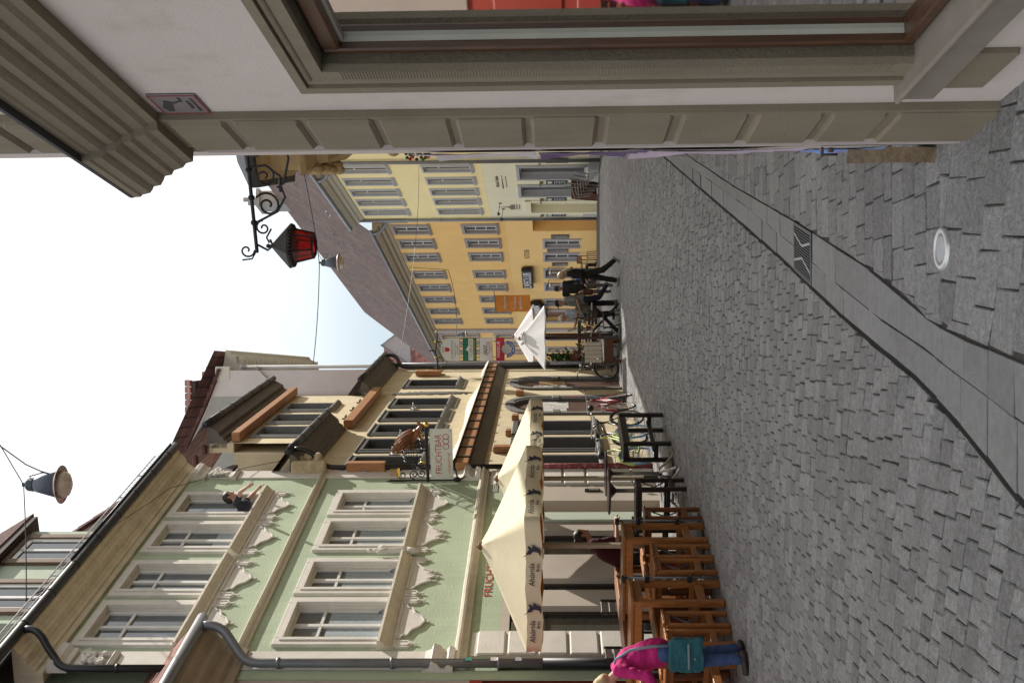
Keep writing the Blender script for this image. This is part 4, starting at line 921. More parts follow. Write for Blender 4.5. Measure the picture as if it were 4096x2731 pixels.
# flank wall to the lane, seen edge on (14 degrees to the right of the picture's axis)
R2 = Fac('poster_wall', 'narrow flank wall of the corner house pasted with concert posters', 'wall', .90, 3.17, 14.7, 'R')
mb = MB(); R2.box(mb, .06, 1.42, -.5, 0, -.04, 9.0); R2.box(mb, .02, .34, -.4, .006, -.04, 3.5); R2.part('plaster', mb, M_pl_r)
def poster(name, label, s0, s1, z0, z1, m, extra=None):
    t = thing(name, label, 'poster', R2.w(s0, .012, 0), R2.root.rotation_euler[2])
    mb = MB(); n = 8; w_ = (s1 - s0) * R2.k
    for i in range(n + 1):
        for j in range(5):
            mb.v.append((w_ * i / n, .004 + .012 * abs(math.sin(i * 1.1 + j * .6)) + (.03 if i == n else 0) * random.random(), z0 + (z1 - z0) * j / 4))
    for i in range(n):
        for j in range(4): mb.f.append((i * 5 + j, (i + 1) * 5 + j, (i + 1) * 5 + j + 1, i * 5 + j + 1))
    mb.build('sheet', m, t)
    for (body, zz, sz, mm) in (extra or []):
        text('print', body, sz, mm, t, basis((-1, 0, 0), (0, 0, 1), (0, 1, 0), (w_ * .5, .032, zz)), .001)
    return t
M_ink = mat('dark_print', (.10, .02, .05), rough=.7); M_ink2 = mat('gold_print', (.5, .28, .08), rough=.6)
poster('poster', 'pink and white concert poster with gold rays low on the flank wall', .2, 1.38, .62, 1.38, mat('poster_lilac', (.62, .52, .66), rough=.6, var=.18, vs=3, dirt=(.72, .35, .5), dirt_amt=.8, dirt_s=2.2), [('ER', .72, .07, M_ink), ('18.', .84, .05, M_ink), ('LIVE', 1.14, .09, M_ink)])
poster('poster', 'dark violet poster with white print above the pink one', .2, 1.4, 1.4, 1.95, mat('poster_violet_dark', (.12, .07, .20), rough=.6, var=.4, vs=5, dirt=(.55, .5, .6), dirt_amt=.7, dirt_s=6), [('UP!', 1.5, .09, mat('white_print', (.7, .7, .72)))])
poster('poster', 'torn white and magenta poster near the top of the flank wall', .25, 1.38, 1.97, 2.62, mat('poster_magenta', (.6, .58, .62), rough=.6, var=.2, vs=4, dirt=(.7, .1, .25), dirt_amt=1.0, dirt_s=2.4))
poster('poster', 'small blue and red striped sticker sheet at the foot of the flank wall', .12, .5, .28, .58, mat('poster_blue_red', (.2, .35, .7), rough=.6, var=.3, vs=7, dirt=(.6, .1, .1), dirt_amt=1.0, dirt_s=5))
t = thing('tethering_ring', 'old iron ring bolted low on the flank wall', 'iron ring', R2.w(.16, .02, .56), R2.root.rotation_euler[2])
mb = MB(); mb.tube([(.035 * math.cos(k / 16 * 2 * PI), .03, .035 * math.sin(k / 16 * 2 * PI) - .02) for k in range(16)], .006, 6, close=True); mb.build('ring', M_iron, t, True)
mb = MB(); mb.cone((0, 0, 0.015), (0, .035, .015), .008, .008, 6); mb.bbox(.03, .09, -.004, .02, -.05, -.03); mb.build('staple', mat('rusty_staple', (.12, .07, .04)), t)
t = thing('wedge_stone', 'rough brown wedge of stone against the foot of the flank wall', 'stone', R2.w(.24, .05, .0), R2.root.rotation_euler[2])
mb = MB(); mb.prism([(-.05, 0), (.28, 0), (.26, .12), (.12, .32), (0, .42), (-.05, .2)], lambda a, b2, d: (a + d * .3, d + .012 * math.sin(b2 * 30), b2), -.03, .045); mb.build('stone', mat('brown_rough_stone', (.2, .14, .085), var=.4, vs=12, bump=1.0, bs=22), t)
# camera notice
t = thing('camera_notice', 'small grey notice with red border and a camera pictogram under the stone cornice', 'notice', R.w(-.325, .0, 0), R.root.rotation_euler[2], None, 1.7)
Mn = Matrix.Translation((0, .006, 3.445))
mb = MB(); mb.bbox(-.075, .075, -.005, .003, -.105, .1, .004, Mn); mb.build('plate', mat('grey_notice', (.2, .185, .185), rough=.35), t)
mb = MB()
for q in ((-.072, .072, -.102, -.096), (-.072, .072, .091, .097)): mb.box(q[0], q[1], .003, .0045, q[2], q[3], Mn)
for q in ((-.072, -.067), (.067, .072)): mb.box(q[0], q[1], .003, .0045, -.096, .091, Mn)
mb.build('border', mat('notice_red', (.3, .03, .05)), t)
mb = MB()
mb.prism([(.05, .06), (.02, .075), (-.035, .045), (-.02, .01), (.02, .03), (.05, .04)], lambda a, b2, d: (a, .0095 + d, 3.445 + b2), 0, .0015)
mb.prism([(-.02, .01), (-.01, .005), (-.03, -.02), (-.055, -.02), (-.055, -.03), (-.025, -.03)], lambda a, b2, d: (a, .0095 + d, 3.445 + b2), 0, .0015)
mb.build('pictogram', mat('notice_black', (.05, .045, .05)), t)
text('print', 'VIDEO', .022, MATS['notice_black'], t, basis((-1, 0, 0), (0, 0, 1), (0, 1, 0), (0, .0105, 3.445 - .052)), .0005); text('print', 'ÜBERWACHT', .017, MATS['notice_black'], t, basis((-1, 0, 0), (0, 0, 1), (0, 1, 0), (0, .0105, 3.445 - .075)), .0005)
# panel and flowers added behind the glass to imitate the reflected street
t = thing('reflected_panel', 'white panel standing in for a reflection in the corner shop window', 'paper panel', R.w(-.56, -.2, 0), R.root.rotation_euler[2], None, 1.76)
mb = MB(); mb.box(-.3, .02, -.006, 0, 2.19, 2.5); mb.build('sheet', mat('white_panel', (.75, .76, .72)), t)
t = thing('reflected_geraniums', 'red geraniums standing in for a reflection in the top of the corner shop window', 'reflected flowers', R.w(-.62, -.19, 0), R.root.rotation_euler[2], None, 1.76)  # flowers added to imitate a reflection in the pane
mb = MB(); mbf = MB()
for k in range(150):
    c = Vector((random.uniform(-.3, .08), random.uniform(-.04, .04), random.uniform(2.48, 2.72))); (mb if random.random() < .55 else mbf).ell(c, (.013, .013, .011), n=5)
M_leaf = mat('leaf_green', (.05, .11, .03), rough=.6, var=.4, vs=20, island=.4); M_ger = mat('geranium_red', (.55, .02, .03), rough=.6, var=.3, vs=20, island=.3)
mb.build('blossom', M_ger, t); mbf.build('foliage', M_leaf, t)
mb = MB(); mb.bbox(-.32, .08, -.05, .04, 2.42, 2.48); mb.build('box', mat('flower_box_grey', (.2, .19, .18)), t)

# ================================================================== OCHRE HOUSE WITH ORIEL (right, mostly hidden by the pier)
M_och = mat('ochre_stone', (.44, .32, .17), rough=.9, var=.14, vs=3, bump=.35, bs=30)
O = Fac('ochre_oriel_house', 'ochre house with a carved oriel bay and dark lead roof beside the corner pier', 'house', 1.52, 5.1, 16.55, 'R')
mb = MB(); O.box(mb, .0, 17.5, -8, -.06, -.8, 10.7); O.part('wall', mb, M_och)  # unseen length and eaves height shaped to throw shade over the lane
mb = MB(); sO = 5.6                      # oriel box
def ring(hw, d, z): return [O.p(sO - hw, -.05, z), O.p(sO - hw * .8, d, z), O.p(sO + hw * .8, d, z), O.p(sO + hw, -.05, z)]
lv = [(.10, .05, 4.55), (.3, .14, 4.75), (.35, .18, 4.95), (.6, .3, 5.15), (.62, .34, 5.3), (.8, .44, 5.42), (.82, .50, 5.5), (.72, .42, 5.56), (.72, .42, 5.95), (.8, .5, 6.02), (.86, .56, 6.1)]
vs = []
for l_ in lv: vs += ring(*l_)
fs = []
for k in range(len(lv) - 1):
    for i in range(3): fs.append((k * 4 + i, k * 4 + i + 1, (k + 1) * 4 + i + 1, (k + 1) * 4 + i))
mb.add(vs, fs + [(0, 1, 2, 3)]); 
for k in range(9): mb.ell(O.p(sO - .5 + k * .12, .42 + .05 * math.sin(k * 3), 5.3 + .1 * math.sin(k * 1.7)), (.09, .08, .1), n=7)
f = O.part('oriel', mb, M_och)
mb = MB(); vs = ring(.95, .66, 6.1) + ring(.95, .66, 6.22) + ring(.6, .3, 6.5); mb.add(vs, [(0, 1, 5, 4), (1, 2, 6, 5), (2, 3, 7, 6), (4, 5, 9, 8), (5, 6, 10, 9), (6, 7, 11, 10), (3, 2, 1, 0), (8, 9, 10, 11)]); O.part('oriel_roof', mb, mat('dark_lead', (.03, .03, .034)), f)
mb = MB(); mb.cone(O.p(6.6, .0, 4.3), O.p(6.6, .16, 4.5), .07, .12, 8); mb.cone(O.p(6.6, .1, 4.5), O.p(6.6, .03, 5.1), .12, .05, 8); O.part('corbel', mb, M_och)
t = thing('flower_planter', 'white planter with red flowers fixed high on the ochre house', 'planter', O.w(6.9, .1, 0), O.root.rotation_euler[2])
mb = MB(); mb.bbox(-.25, .25, -.05, .12, 4.0, 4.18); mb.build('box', M_white_w, t)
mb = MB(); mbf = MB()
for k in range(60): (mbf if k % 3 else mb).ell((random.uniform(-.25, .25), random.uniform(-.02, .25), random.uniform(3.95, 4.35)), (.035, .03, .03), n=5)
mb.build('blossom', M_ger, t); mbf.build('foliage', M_leaf, t)

# ================================================================== PALE YELLOW INN
M_y1 = mat('pale_yellow_plaster', (.84, .71, .37), rough=.9, var=.06, vs=1.2, bump=.15, bs=20, streak=.04)
M_y1b = mat('pale_cream_base_plaster', (.74, .69, .50), rough=.9, var=.05, vs=1.2)
M_y1f = mat('light_grey_surround', (.42, .42, .43), rough=.8, var=.08, vs=4)
M_y1w = mat('ivory_window_paint', (.62, .58, .46), rough=.5, var=.05)
Y = Fac('yellow_inn', 'pale yellow inn with light grey window surrounds under a long brown tiled roof', 'inn', 7.28, 26.5, -14, 'R')
Y1W = [.76, 1.82, 2.83, 3.79, 4.82]
hl = []
for a in Y1W: hl += [(a + .1, a + .55, 5.05, 6.95, .15), (a + .1, a + .55, 8.45, 10.42, .15)]
gl_ = [(1.05, 2.0, .35, 3.08, .3), (2.72, 3.6, .35, 3.08, .3), (4.24, 5.3, -.35, 2.7, .45)]
mb = MB(); Y.wall(mb, -3, 6, 4.6, 11.2, hl, 0, .15); Y.part('wall', mb, M_y1)
mb = MB(); Y.wall(mb, -3, 6, -.8, 4.6, gl_, -.004, .3); Y.box(mb, -3, 6, -10, -.32, -1.5, 11.2); Y.part('lower_wall', mb, M_y1b)
for a in Y1W:
    for z0, z1 in ((5.05, 6.95), (8.45, 10.42)):
        window(Y, a + .1, a + .55, z0, z1, .12, .10, .035, M_y1f, M_y1w, M_glass, (2, (.68,)), True, .07, fr=.045, curtain=.0, rev=M_y1f)
for (a, b_, z0, z1, d_) in gl_[:2]: window(Y, a, b_, z0, z1, .25, .14, .05, mat('cool_grey_surround', (.36, .365, .36), var=.06), M_y1f, mat_glass('inn_glass', (.06, .065, .07), .1), (2, 1), False, fr=.06, rev=M_y1f)
mb = MB(); Y.box(mb, 4.24, 5.3, -.45, -.4, -.3, 2.7); Y.part('door', mb, mat('grey_door_paint', (.27, .28, .30), rough=.5, var=.05))
mb = MB(); Y.box(mb, 4.1, 4.24, .0, .06, -.5, 2.95); Y.box(mb, 5.3, 5.46, 0, .06, -.5, 2.95); Y.box(mb, 4.1, 5.46, 0, .07, 2.7, 2.95); Y.part('door_surround', mb, M_y1b)
mb = MB(); Y.box(mb, -3, 4.1, .0, .05, -1, .3); Y.box(mb, 5.46, 6, .0, .05, -1, .3); Y.part('plinth', mb, mat('grey_plinth', (.40, .40, .38), var=.08))
mb = MB(); Y.prof(mb, [(-.1, 10.62), (.05, 10.64), (.1, 10.8), (.16, 10.84), (.2, 10.98), (.3, 11.02), (.42, 11.14), (.44, 11.24), (-.1, 11.26)], -3, 5.95); Y.part('cornice', mb, mat('grey_green_cornice', (.40, .37, .28), rough=.85, var=.14, vs=4, bump=.2))
mb = MB(); mb.tube([Y.p(-3, .5, 11.28), Y.p(5.95, .5, 11.28)], .08, 10); Y.part('gutter', mb, M_zinc, None, True)
M_rtile = mat_tile('brown_plain_tiles', (.118, .066, .052), .22, .20, .25)
mb = MB(); mb.add([Y.p(-3, .5, 11.3), Y.p(6.0, .5, 11.3), Y.p(6.0, -4.2, 17.7), Y.p(-3, -4.2, 17.7)], [(0, 1, 2, 3)]); mb.box(-3, 6, -3.0, -9, 11, 11.3); Y.part('roof', mb, M_rtile)
for k in range(40): 
    mb = MB(); a, tq = random.uniform(-2, 5.8), random.choice((.12, .3, .5, .7)); p = Vector(Y.p(a, .5 - 4.7 * tq, 11.3 + 6.4 * tq)); mb.tube([p, p + Vector((0, .12, .1)), p + Vector((.1, .16, .14))], .012, 5); Y.part('snow_hook', mb, M_zinc)
pts = [(1.0, .5, 11.2)] + bend((1.0, .5, 11.1), (1.0, .45, 10.9), (.8, .3, 10.75)) + bend((.5, .15, 10.55), (.35, .12, 10.45), (.35, .12, 10.2)) + [(.35, .12, -.2)]
Y.pipe('downpipe', pts, .075, M_zinc, 10)
Y.pipe('downpipe', [(5.9, .1, 10.9), (5.9, .1, -.4)], .07, M_zinc, 10, collars=((5.9, .1, 7), (5.9, .1, 4.2)))
# dormer on its roof
mb = MB(); Y.box(mb, .45, 1.15, -1.4, -.1, 11.6, 12.75); f = Y.part('roof_dormer', mb, mat('pale_dormer', (.5, .46, .36)))
mb = MB(); Y.box(mb, .55, 1.05, -.1, -.07, 11.75, 12.6); Y.part('pane', mb, M_glass, f)
mb = MB()
for q in ((.43, .56, 11.6, 12.8), (1.04, 1.17, 11.6, 12.8), (.43, 1.17, 12.58, 12.8)): Y.box(mb, q[0], q[1], -.1, -.02, q[2], q[3])
Y.part('dormer_frame', mb, mat('dark_eaves_board', (.05, .035, .03)), f)
mb = MB(); mb.prism([(.2, 12.78), (1.4, 12.78), (.8, 13.4)], lambda a, b2, d: Y.p(a, d, b2), .25, -2); Y.part('dormer_roof', mb, M_verge, f)
M_lett = mat('dark_brown_lettering', (.09, .06, .045), rough=.8)
text('inn_lettering', 'Altstadt Schänke', .24, M_lett, Y.root, Y.tmat(2.3, .003, 4.06), .002, .2, .62)
mb = MB(); mb.prism([(-.6, -.035), (.6, -.008), (.6, .008), (-.6, .03)], lambda a, b2, d: Y.p(2.32 - a, d, 3.84 + b2), .002, .004); Y.part('inn_rule', mb, mat('gold_black_rule', (.06, .05, .02)))
text('inn_lettering', 'FRÄNKISCHE SCHÄNKE · BIERKELLER', .075, mat('faded_lettering', (.22, .2, .16)), Y.root, Y.tmat(2.32, .003, 3.68), .002, 0, .8)
mb = MB(); mb.prism([(-.25, 0), (.25, 0), (.25, .2), (.12, .2), (.1, .3), (.05, .3), (0, .85), (-.04, .3), (-.25, .22)], lambda a, b2, d: Y.p(4.78 - a, d, 3.42 + b2), .002, .004); Y.box(mb, 4.5, 5.05, .002, .004, 3.32, 3.37); Y.box(mb, 4.52, 5.03, .002, .004, 3.2, 3.25); Y.part('inn_emblem', mb, mat('emblem_brown', (.2, .13, .1), var=.4, vs=20))
# spotlights on arms
for i, (a, z) in enumerate(((4.35, 4.08), (4.95, 3.98))):
    t = thing('wall_spotlight', 'small green spotlight on a thin arm ' + ('nearer the inn lettering' if i == 0 else 'nearer the orange house'), 'spotlight', Y.w(a, 0, 0), Y.root.rotation_euler[2], 'spotlights above the inn door')
    mb = MB(); mb.tube([(0, 0, z), (0, .5, z + .08)], .012, 6); mb.build('arm', M_iron, t)
    mb = MB(); mb.lathe([(.03, 0), (.06, .04), (.09, .12)], (0, .5, z), 10); mb.build('lamp_head', mat('green_lamp', (.03, .07, .055)), t); mb = MB(); mb.bbox(-.05, .05, 0, .03, z - .06, z + .06); mb.build('wall_plate', M_iron, t)
# menu boards with small lamps
for i, (a, wd, lab) in enumerate(((.55, .17, 'beside the stacked chairs'), (2.36, .17, 'between the two tall inn windows'), (3.98, .17, 'left of the second tall inn window'), (5.62, .17, 'between the grey door and the downpipe'))):
    t = thing('menu_board', 'black chalk menu board with white oval ' + lab, 'menu board', Y.w(a, 0, 0), Y.root.rotation_euler[2], 'menu boards on the inn wall', 1.75)
    mb = MB(); mb.bbox(-wd, wd, .0, .035, 1.1, 2.0, .01); mb.build('board', mat('chalkboard', (.02, .02, .02), rough=.7), t)
    mb = MB(); mb.prism([(.12 * math.cos(k / 12 * 2 * PI), .11 * math.sin(k / 12 * 2 * PI)) for k in range(12)], lambda q, r2, d: (q, d, 1.85 + r2), .035, .039)
    for k in range(7): mb.box(-.12, .12 - .05 * (k % 3), .035, .0385, 1.62 - k * .07, 1.645 - k * .07)
    mb.build('chalk_writing', mat('chalk_white', (.5, .5, .47), var=.3, vs=60), t)
    t = thing('wall_lamp', 'small brass wall lamp above the menu board ' + lab, 'wall lamp', Y.w(a + .02, 0, 0), Y.root.rotation_euler[2], 'lamps above the menu boards', 1.75)
    mb = MB(); mb.bbox(-.07, .07, .0, .06, 2.12, 2.28, .01); mb.build('wall_plate', mat('bronze', (.2, .15, .09), metal=.3), t)
    mb = MB(); mb.tube([(0, .05, 2.22), (0, .12, 2.3), (0, .16, 2.26)], .012, 6); mb.lathe([(.02, 2.28), (.07, 2.2)], (0, .16, 0), 10); mb.build('lamp_shade', MATS['bronze'], t)

# ================================================================== ORANGE HOUSE
M_y2 = mat('orange_ochre_plaster', (.78, .48, .165), rough=.9, var=.07, vs=1.0, bump=.15, bs=20, streak=.05)
M_y2b = mat('orange_lower_plaster', (.80, .52, .20), rough=.9, var=.05, vs=1.0)
M_y2f = mat('brown_grey_surround', (.30, .26, .235), rough=.85, var=.1, vs=4)
M_y2p = mat('mauve_grey_pilaster', (.36, .31, .295), rough=.85, var=.08)
Z = Fac('orange_house', 'long orange ochre house with brown grey window surrounds in the bend of the lane', 'house', Y.old[0] + 6 * math.sin(Y.old[2]), Y.old[1] + 6 * math.cos(Y.old[2]), -19.5, 'R')
Y2W = [.45, 1.93, 3.46, 5.62, 7.4, 9.17, 11.05, 12.8]
h_ = []
for a in Y2W: h_ += [(a + .18, a + .86, 4.45, 6.0, .16), (a + .18, a + .86, 7.78, 9.42, .16)]
YG = [(2.22, 2.98), (3.72, 4.5), (5.6, 6.62), (7.55, 8.4), (9.85, 10.75)]
g_ = [(a, b_, .3 if i != 2 else -.6, 2.1, .2) for i, (a, b_) in enumerate(YG)]
mb = MB(); Z.wall(mb, 0, 14.9, 4.0, 10.2, h_, 0, .16); Z.part('wall', mb, M_y2)
mb = MB(); Z.wall(mb, 0, 14.9, -2.2, 4.0, g_ + [(.05, 1.3, -1, 2.68, .8), (11.6, 13.4, -2, 2.4, .3)], -.004, .2); Z.box(mb, 0, 22.6, -10, -.81, -3, 10.2); Z.part('lower_wall', mb, M_y2b)
for a in Y2W:
    for z0, z1 in ((4.45, 6.0), (7.78, 9.42)): window(Z, a + .18, a + .86, z0, z1, .14, .16, .04, M_y2f, M_white_w, M_glass, (2, 3), True, .09, fr=.05, rev=M_y2f)
for i, (a, b_) in enumerate(YG): window(Z, a, b_, .3 if i != 2 else -.6, 2.1, .17, .13, .04, mat('mauve_grey_surround', (.38, .345, .34), var=.06), M_white_w if i != 2 else mat_wood('brown_door_wood', (.16, .075, .04)), M_glass if i != 2 else mat('warm_door', (.2, .09, .03)), (2, 3) if i != 3 else (1, 1), False, fr=.05, curtain=0 if i != 3 else .9, rev=MATS['mauve_grey_surround'] if 'mauve_grey_surround' in MATS else M_y2f)
mb = MB(); Z.box(mb, .05, 1.3, -.8, -.78, -1, 2.68); Z.part('recess_wall', mb, M_y2b)
mb = MB(); Z.prof(mb, [(-.1, 9.62), (.05, 9.64), (.1, 9.8), (.2, 9.86), (.24, 10.0), (.36, 10.05), (.48, 10.2), (.5, 10.3), (-.1, 10.32)], 0.05, 22.6); Z.part('cornice', mb, mat('warm_grey_cornice', (.36, .285, .19), rough=.85, var=.12, vs=3))
mb = MB(); mb.tube([Z.p(0.05, .55, 10.36), Z.p(22.6, .55, 10.36)], .08, 10); Z.part('gutter', mb, M_zinc, None, True)
mb = MB(); mb.add([Z.p(0.0, .55, 10.38), Z.p(22.6, .55, 10.38), Z.p(22.6, -4.2, 16.6), Z.p(0.0, -4.2, 17.2)], [(0, 1, 2, 3)]); Z.part('roof', mb, M_rtile)
for k in range(60):
    mb = MB(); a, tq = random.uniform(.3, 22), random.choice((.14, .32, .5, .68)); p = Vector(Z.p(a, .55 - 4.75 * tq, 10.38 + 6.4 * tq)); mb.tube([p, p + Vector((0, .12, .1)), p + Vector((.1, .16, .14))], .012, 5); Z.part('snow_hook', mb, M_zinc)
mb = MB(); Z.box(mb, 14.8, 15.3, 0.001, .12, -3, 9.8); Z.box(mb, 21.8, 22.4, .001, .12, -3, 9.8); Z.part('pilaster', mb, M_y2p)
mb = MB(); Z.wall(mb, 15.3, 21.8, -3, 10.2, [(15.9, 16.7, 6.9, 9.4), (17.6, 18.4, 6.9, 9.4), (19.3, 20.1, 6.9, 9.4), (15.9, 16.7, 3.4, 5.6), (17.6, 18.4, 3.4, 5.6), (19.3, 20.1, 3.4, 5.6), (16.2, 17.1, -1, 2), (18.8, 19.7, -1, 2)], 0, .16); Z.part('wing_wall', mb, M_y2)
for a in (15.9, 17.6, 19.3):
    for z0, z1 in ((6.9, 9.4), (3.4, 5.6)): window(Z, a, a + .8, z0, z1, .14, .2, .05, M_y2p, M_white_w, M_glass, (2, 2), True, .1, fr=.06)
for a in (16.2, 18.8): window(Z, a, a + .9, -1, 2, .14, .16, .05, M_y2p, M_white_w, M_glass, (2, 2), False, fr=.06)
# brown arched doorway behind the white parasol
mb = MB(); Z.box(mb, 11.6, 13.4, -.3, -.25, -2, 2.4); Z.part('door', mb, mat_wood('red_brown_door', (.13, .05, .03)))
mb = MB(); Z.box(mb, 11.35, 11.62, 0, .1, -2, 2.4); Z.box(mb, 13.38, 13.66, 0, .1, -2, 2.4); Z.box(mb, 11.35, 13.66, 0, .1, 2.4, 2.62); Z.part('door_surround', mb, M_y2p)
pts = [(.25, .55, 10.3)] + bend((.25, .55, 10.2), (.25, .5, 9.9), (.15, .3, 9.75)) + bend((.05, .15, 9.6), (0, .1, 9.5), (0, .1, 9.2)) + [(0, .1, 8.6)]
Z.pipe('downpipe', pts, .07, M_zinc, 10)
mb = MB(); Z.box(mb, 5.6, 6.4, -4.7, -3.9, 15.2, 18.1); Z.box(mb, 5.52, 6.48, -4.8, -3.8, 18.1, 18.3); Z.box(mb, 5.75, 5.85, -4.4, -4.2, 18.3, 19.1); Z.box(mb, 6.15, 6.25, -4.4, -4.2, 18.3, 19); Z.part('chimney', mb, mat('grey_chimney', (.3, .27, .25), var=.1))
text('painted_lettering', 'KUTSCHE6', .40, mat('thin_brown_lettering', (.16, .10, .05), rough=.8), Z.root, Z.tmat(3.75, .003, 3.05), .002, 0, .52)
t = thing('club_sign', 'black block letters with white faces above the orange house door', 'sign', Z.w(6.3, 0, 0), Z.root.rotation_euler[2], None, 1.72)
mb = MB(); w8 = 2.3
for k in range(8): mb.bbox(-w8 / 2 + k * w8 / 8, -w8 / 2 + (k + 1) * w8 / 8 - .012, .06, .34, 2.80, 3.42, .05)
mb.build('letter_block', mat('black_sign_box', (.016, .012, .013), rough=.4), t)
text('letter_face', 'LIVECLUB', .60, mat('white_sign_face', (.72, .7, .68)), t, basis((-1, 0, 0), (0, 0, 1), (0, 1, 0), (0, .345, 3.10)), .006, 0, .78)
t = thing('club_sign', 'slanted black sign with white scribbled strokes half hidden behind the orange banner', 'sign', Z.w(10.6, 0, 0), Z.root.rotation_euler[2], None, 1.72)
mb = MB(); mbw = MB(); Ms = Matrix.Rotation(-.5, 4, 'Y')
for k in range(7):
    z = 2.55 + (k - 3) * .06; a = 1.3 - k * .32; h_k = .42 - .03 * abs(k - 3); mb.bbox(a - .17, a + .17, .06, .4, z - h_k, z + h_k, .06)
    pts = [(a + .14, .42, z - h_k * .7), (a + .04, .42, z + h_k * .6), (a - .02, .42, z - h_k * .6), (a - .1, .42, z + h_k * .7), (a - .16, .42, z - h_k * .5)]; mbw.tube(pts, .035, 6)
mb.build('letter_block', MATS['black_sign_box'], t); mbw.build('letter_face', MATS['white_sign_face'], t)
t = thing('cloth_banner', 'orange cloth banner with white lettering hung from a rod on the orange house', 'banner', Z.w(8.35, 0, 0), Z.root.rotation_euler[2])
# banner stands out from the wall on a rod, faces down the lane
bd0, bd1 = .32, 1.32
M_ban = mat('orange_banner_cloth', (.58, .22, .035), rough=.7, var=.14, vs=3)
mb = MB(); nA, nB = 10, 10
for i in range(nA + 1):
    for j in range(nB + 1):
        q = i / nA; r2 = j / nB; mb.v.append((.05 * math.sin(r2 * 5 + q * 3) * r2, bd0 + (bd1 - bd0) * q, 5.12 - 2.1 * r2 - .08 * q + .06 * q * r2))
for i in range(nA):
    for j in range(nB): k = i * (nB + 1) + j; mb.f.append((k, k + nB + 1, k + nB + 2, k + 1))
mb.build('cloth', M_ban, t, True)
mb = MB(); mb.tube([(0, 0, 5.16), (0, bd1 + .06, 5.05)], .025, 8); mb.cone((0, 0, 5.16), (0, .04, 5.16), .06, .05, 8); mb.ell((0, bd1 + .07, 5.05), (.05, .05, .05)); mb.build('rod', M_zinc, t)
M_bw = mat('banner_white_print', (.66, .6, .66), rough=.7)
def btext(body, size, z, shear=0, sx=1): text('banner_print', body, size, M_bw, t, basis((0, -1, 0), (0, 0, 1), (-1, 0, 0), (-.075, (bd0 + bd1) / 2, z)), .002, shear, sx)
btext('Hausfritz', .25, 4.5, .4, .85); btext('Terrasse', .25, 3.93, 0, .9); btext('geöffnet', .25, 3.6, 0, .9)
# menu boards and lanterns on the orange house
for i, (a, z0, z1, lab) in enumerate(((1.83, 1.2, 1.9, 'right of the first orange house window'), (3.35, 1.2, 2.1, 'between the first two windows of the orange house'), (4.95, 1.2, 1.85, 'left of the second window of the orange house'))):
    t = thing('notice_case', 'narrow dark notice case with pale lines ' + lab, 'notice case', Z.w(a, 0, 0), Z.root.rotation_euler[2], 'notice cases on the orange house', 1.72)
    mb = MB(); mb.bbox(-.17, .17, 0, .05, z0 - .3, z1 - .1, .01); mb.build('case', mat('dark_case', (.06, .04, .035), rough=.4), t)
    mb = MB()
    for k in range(6): mb.box(-.12, .12, .05, .053, z0 - .2 + k * .1, z0 - .17 + k * .1)
    mb.build('printed_sheet', mat('case_print', (.35, .31, .27)), t)
for i, (a, lab) in enumerate(((5.35, 'right'), (7.0, 'left'))):
    t = thing('wall_lantern', f'black framed white glass lantern on the {lab} side of the club door', 'wall lantern', Z.w(a, 0, 0), Z.root.rotation_euler[2], 'lanterns beside the club door', 1.3)
    mb = MB(); mb.lathe([(.06, .0), (.10, .55), (.14, .58), (.02, .72)], (0, .3, 1.25), 6); 
    mb.build('lantern_glass', mat('opal_glass', (.6, .58, .52), rough=.3), t)
    mb = MB()
    for k in range(6):
        an = k / 6 * 2 * PI; mb.tube([(.062 * math.cos(an), .3 + .062 * math.sin(an), 1.25), (.103 * math.cos(an), .3 + .103 * math.sin(an), 1.8)], .012, 5)
    mb.lathe([(.15, 1.8), (.02, 1.98)], (0, .3, 0), 6); mb.tube([(0, 0, 1.9), (0, .3, 2.0)], .02, 5); mb.build('lantern_frame', M_iron, t)

# ================================================================== houses past the bend
K = Fac('salmon_house', 'salmon pink house past the orange one with red tiled roofs', 'house', Z.old[0] + 22.75 * math.sin(Z.old[2]) - .3, Z.old[1] + 22.75 * math.cos(Z.old[2]), -26, 'R')
M_salmon = mat('salmon_plaster', (.46, .19, .14), rough=.9, var=.08)
mb = MB(); K.wall(mb, 0, 12, -4, 8.6, [(1.2, 2.2, 4.5, 6.6), (1.2, 2.2, .8, 3)], 0, .15); K.box(mb, 0.01, 12, -8, -.16, -4, 9); K.part('wall', mb, M_salmon)
for z0, z1 in ((4.5, 6.6), (.8, 3)): window(K, 1.2, 2.2, z0, z1, .12, .15, .05, M_y1f, M_white_w, M_glass, (2, 3), True, fr=.07)
mb = MB(); mb.add([K.p(-.6, .6, 8.9), K.p(12, .6, 8.9), K.p(12, -5, 14), K.p(-.6, -5, 14)], [(0, 1, 2, 3)]); K.part('roof', mb, mat_tile('red_far_tiles', (.25, .10, .07), .22, .2))
# grey gable end with red roofs seen over the orange house's far end
H = thing('grey_gable_house', 'grey rendered gable between red tiled roofs above the far end of the orange house', 'house', (0, 62 * KY, 0), 0.0)
mb = MB(); mb.prism([(-3.2, 8), (1.6, 8), (1.6, 15.0), (.75, 15.8), (-.22, 17.2), (-2.05, 14.6), (-3.2, 14.6)], lambda a, b2, d: (a, d, b2), -.3, 6); mb.build('gable_wall', mat('far_grey_render', (.36, .34, .335), var=.08), H)
mb = MB()
mb.add([(-6, 3, 17.1), (-.3, .5, 17.1), (-2.05, -.2, 14.5), (-6, -.2, 14.5)], [(0, 1, 2, 3)]); mb.add([(-.1, 6, 16.5), (1.5, 6, 16.5), (2.5, 2, 13.0), (.2, 2, 13)], [(0, 1, 2, 3)])
mb.add([(-6, -1.6, 11.8), (2.4, -1.6, 11.8), (1.7, -.35, 14.55), (-6, -.35, 14.55)], [(0, 1, 2, 3)])
mb.build('roof', mat_tile('far_red_tiles', (.24, .10, .075), .35, .3), H)
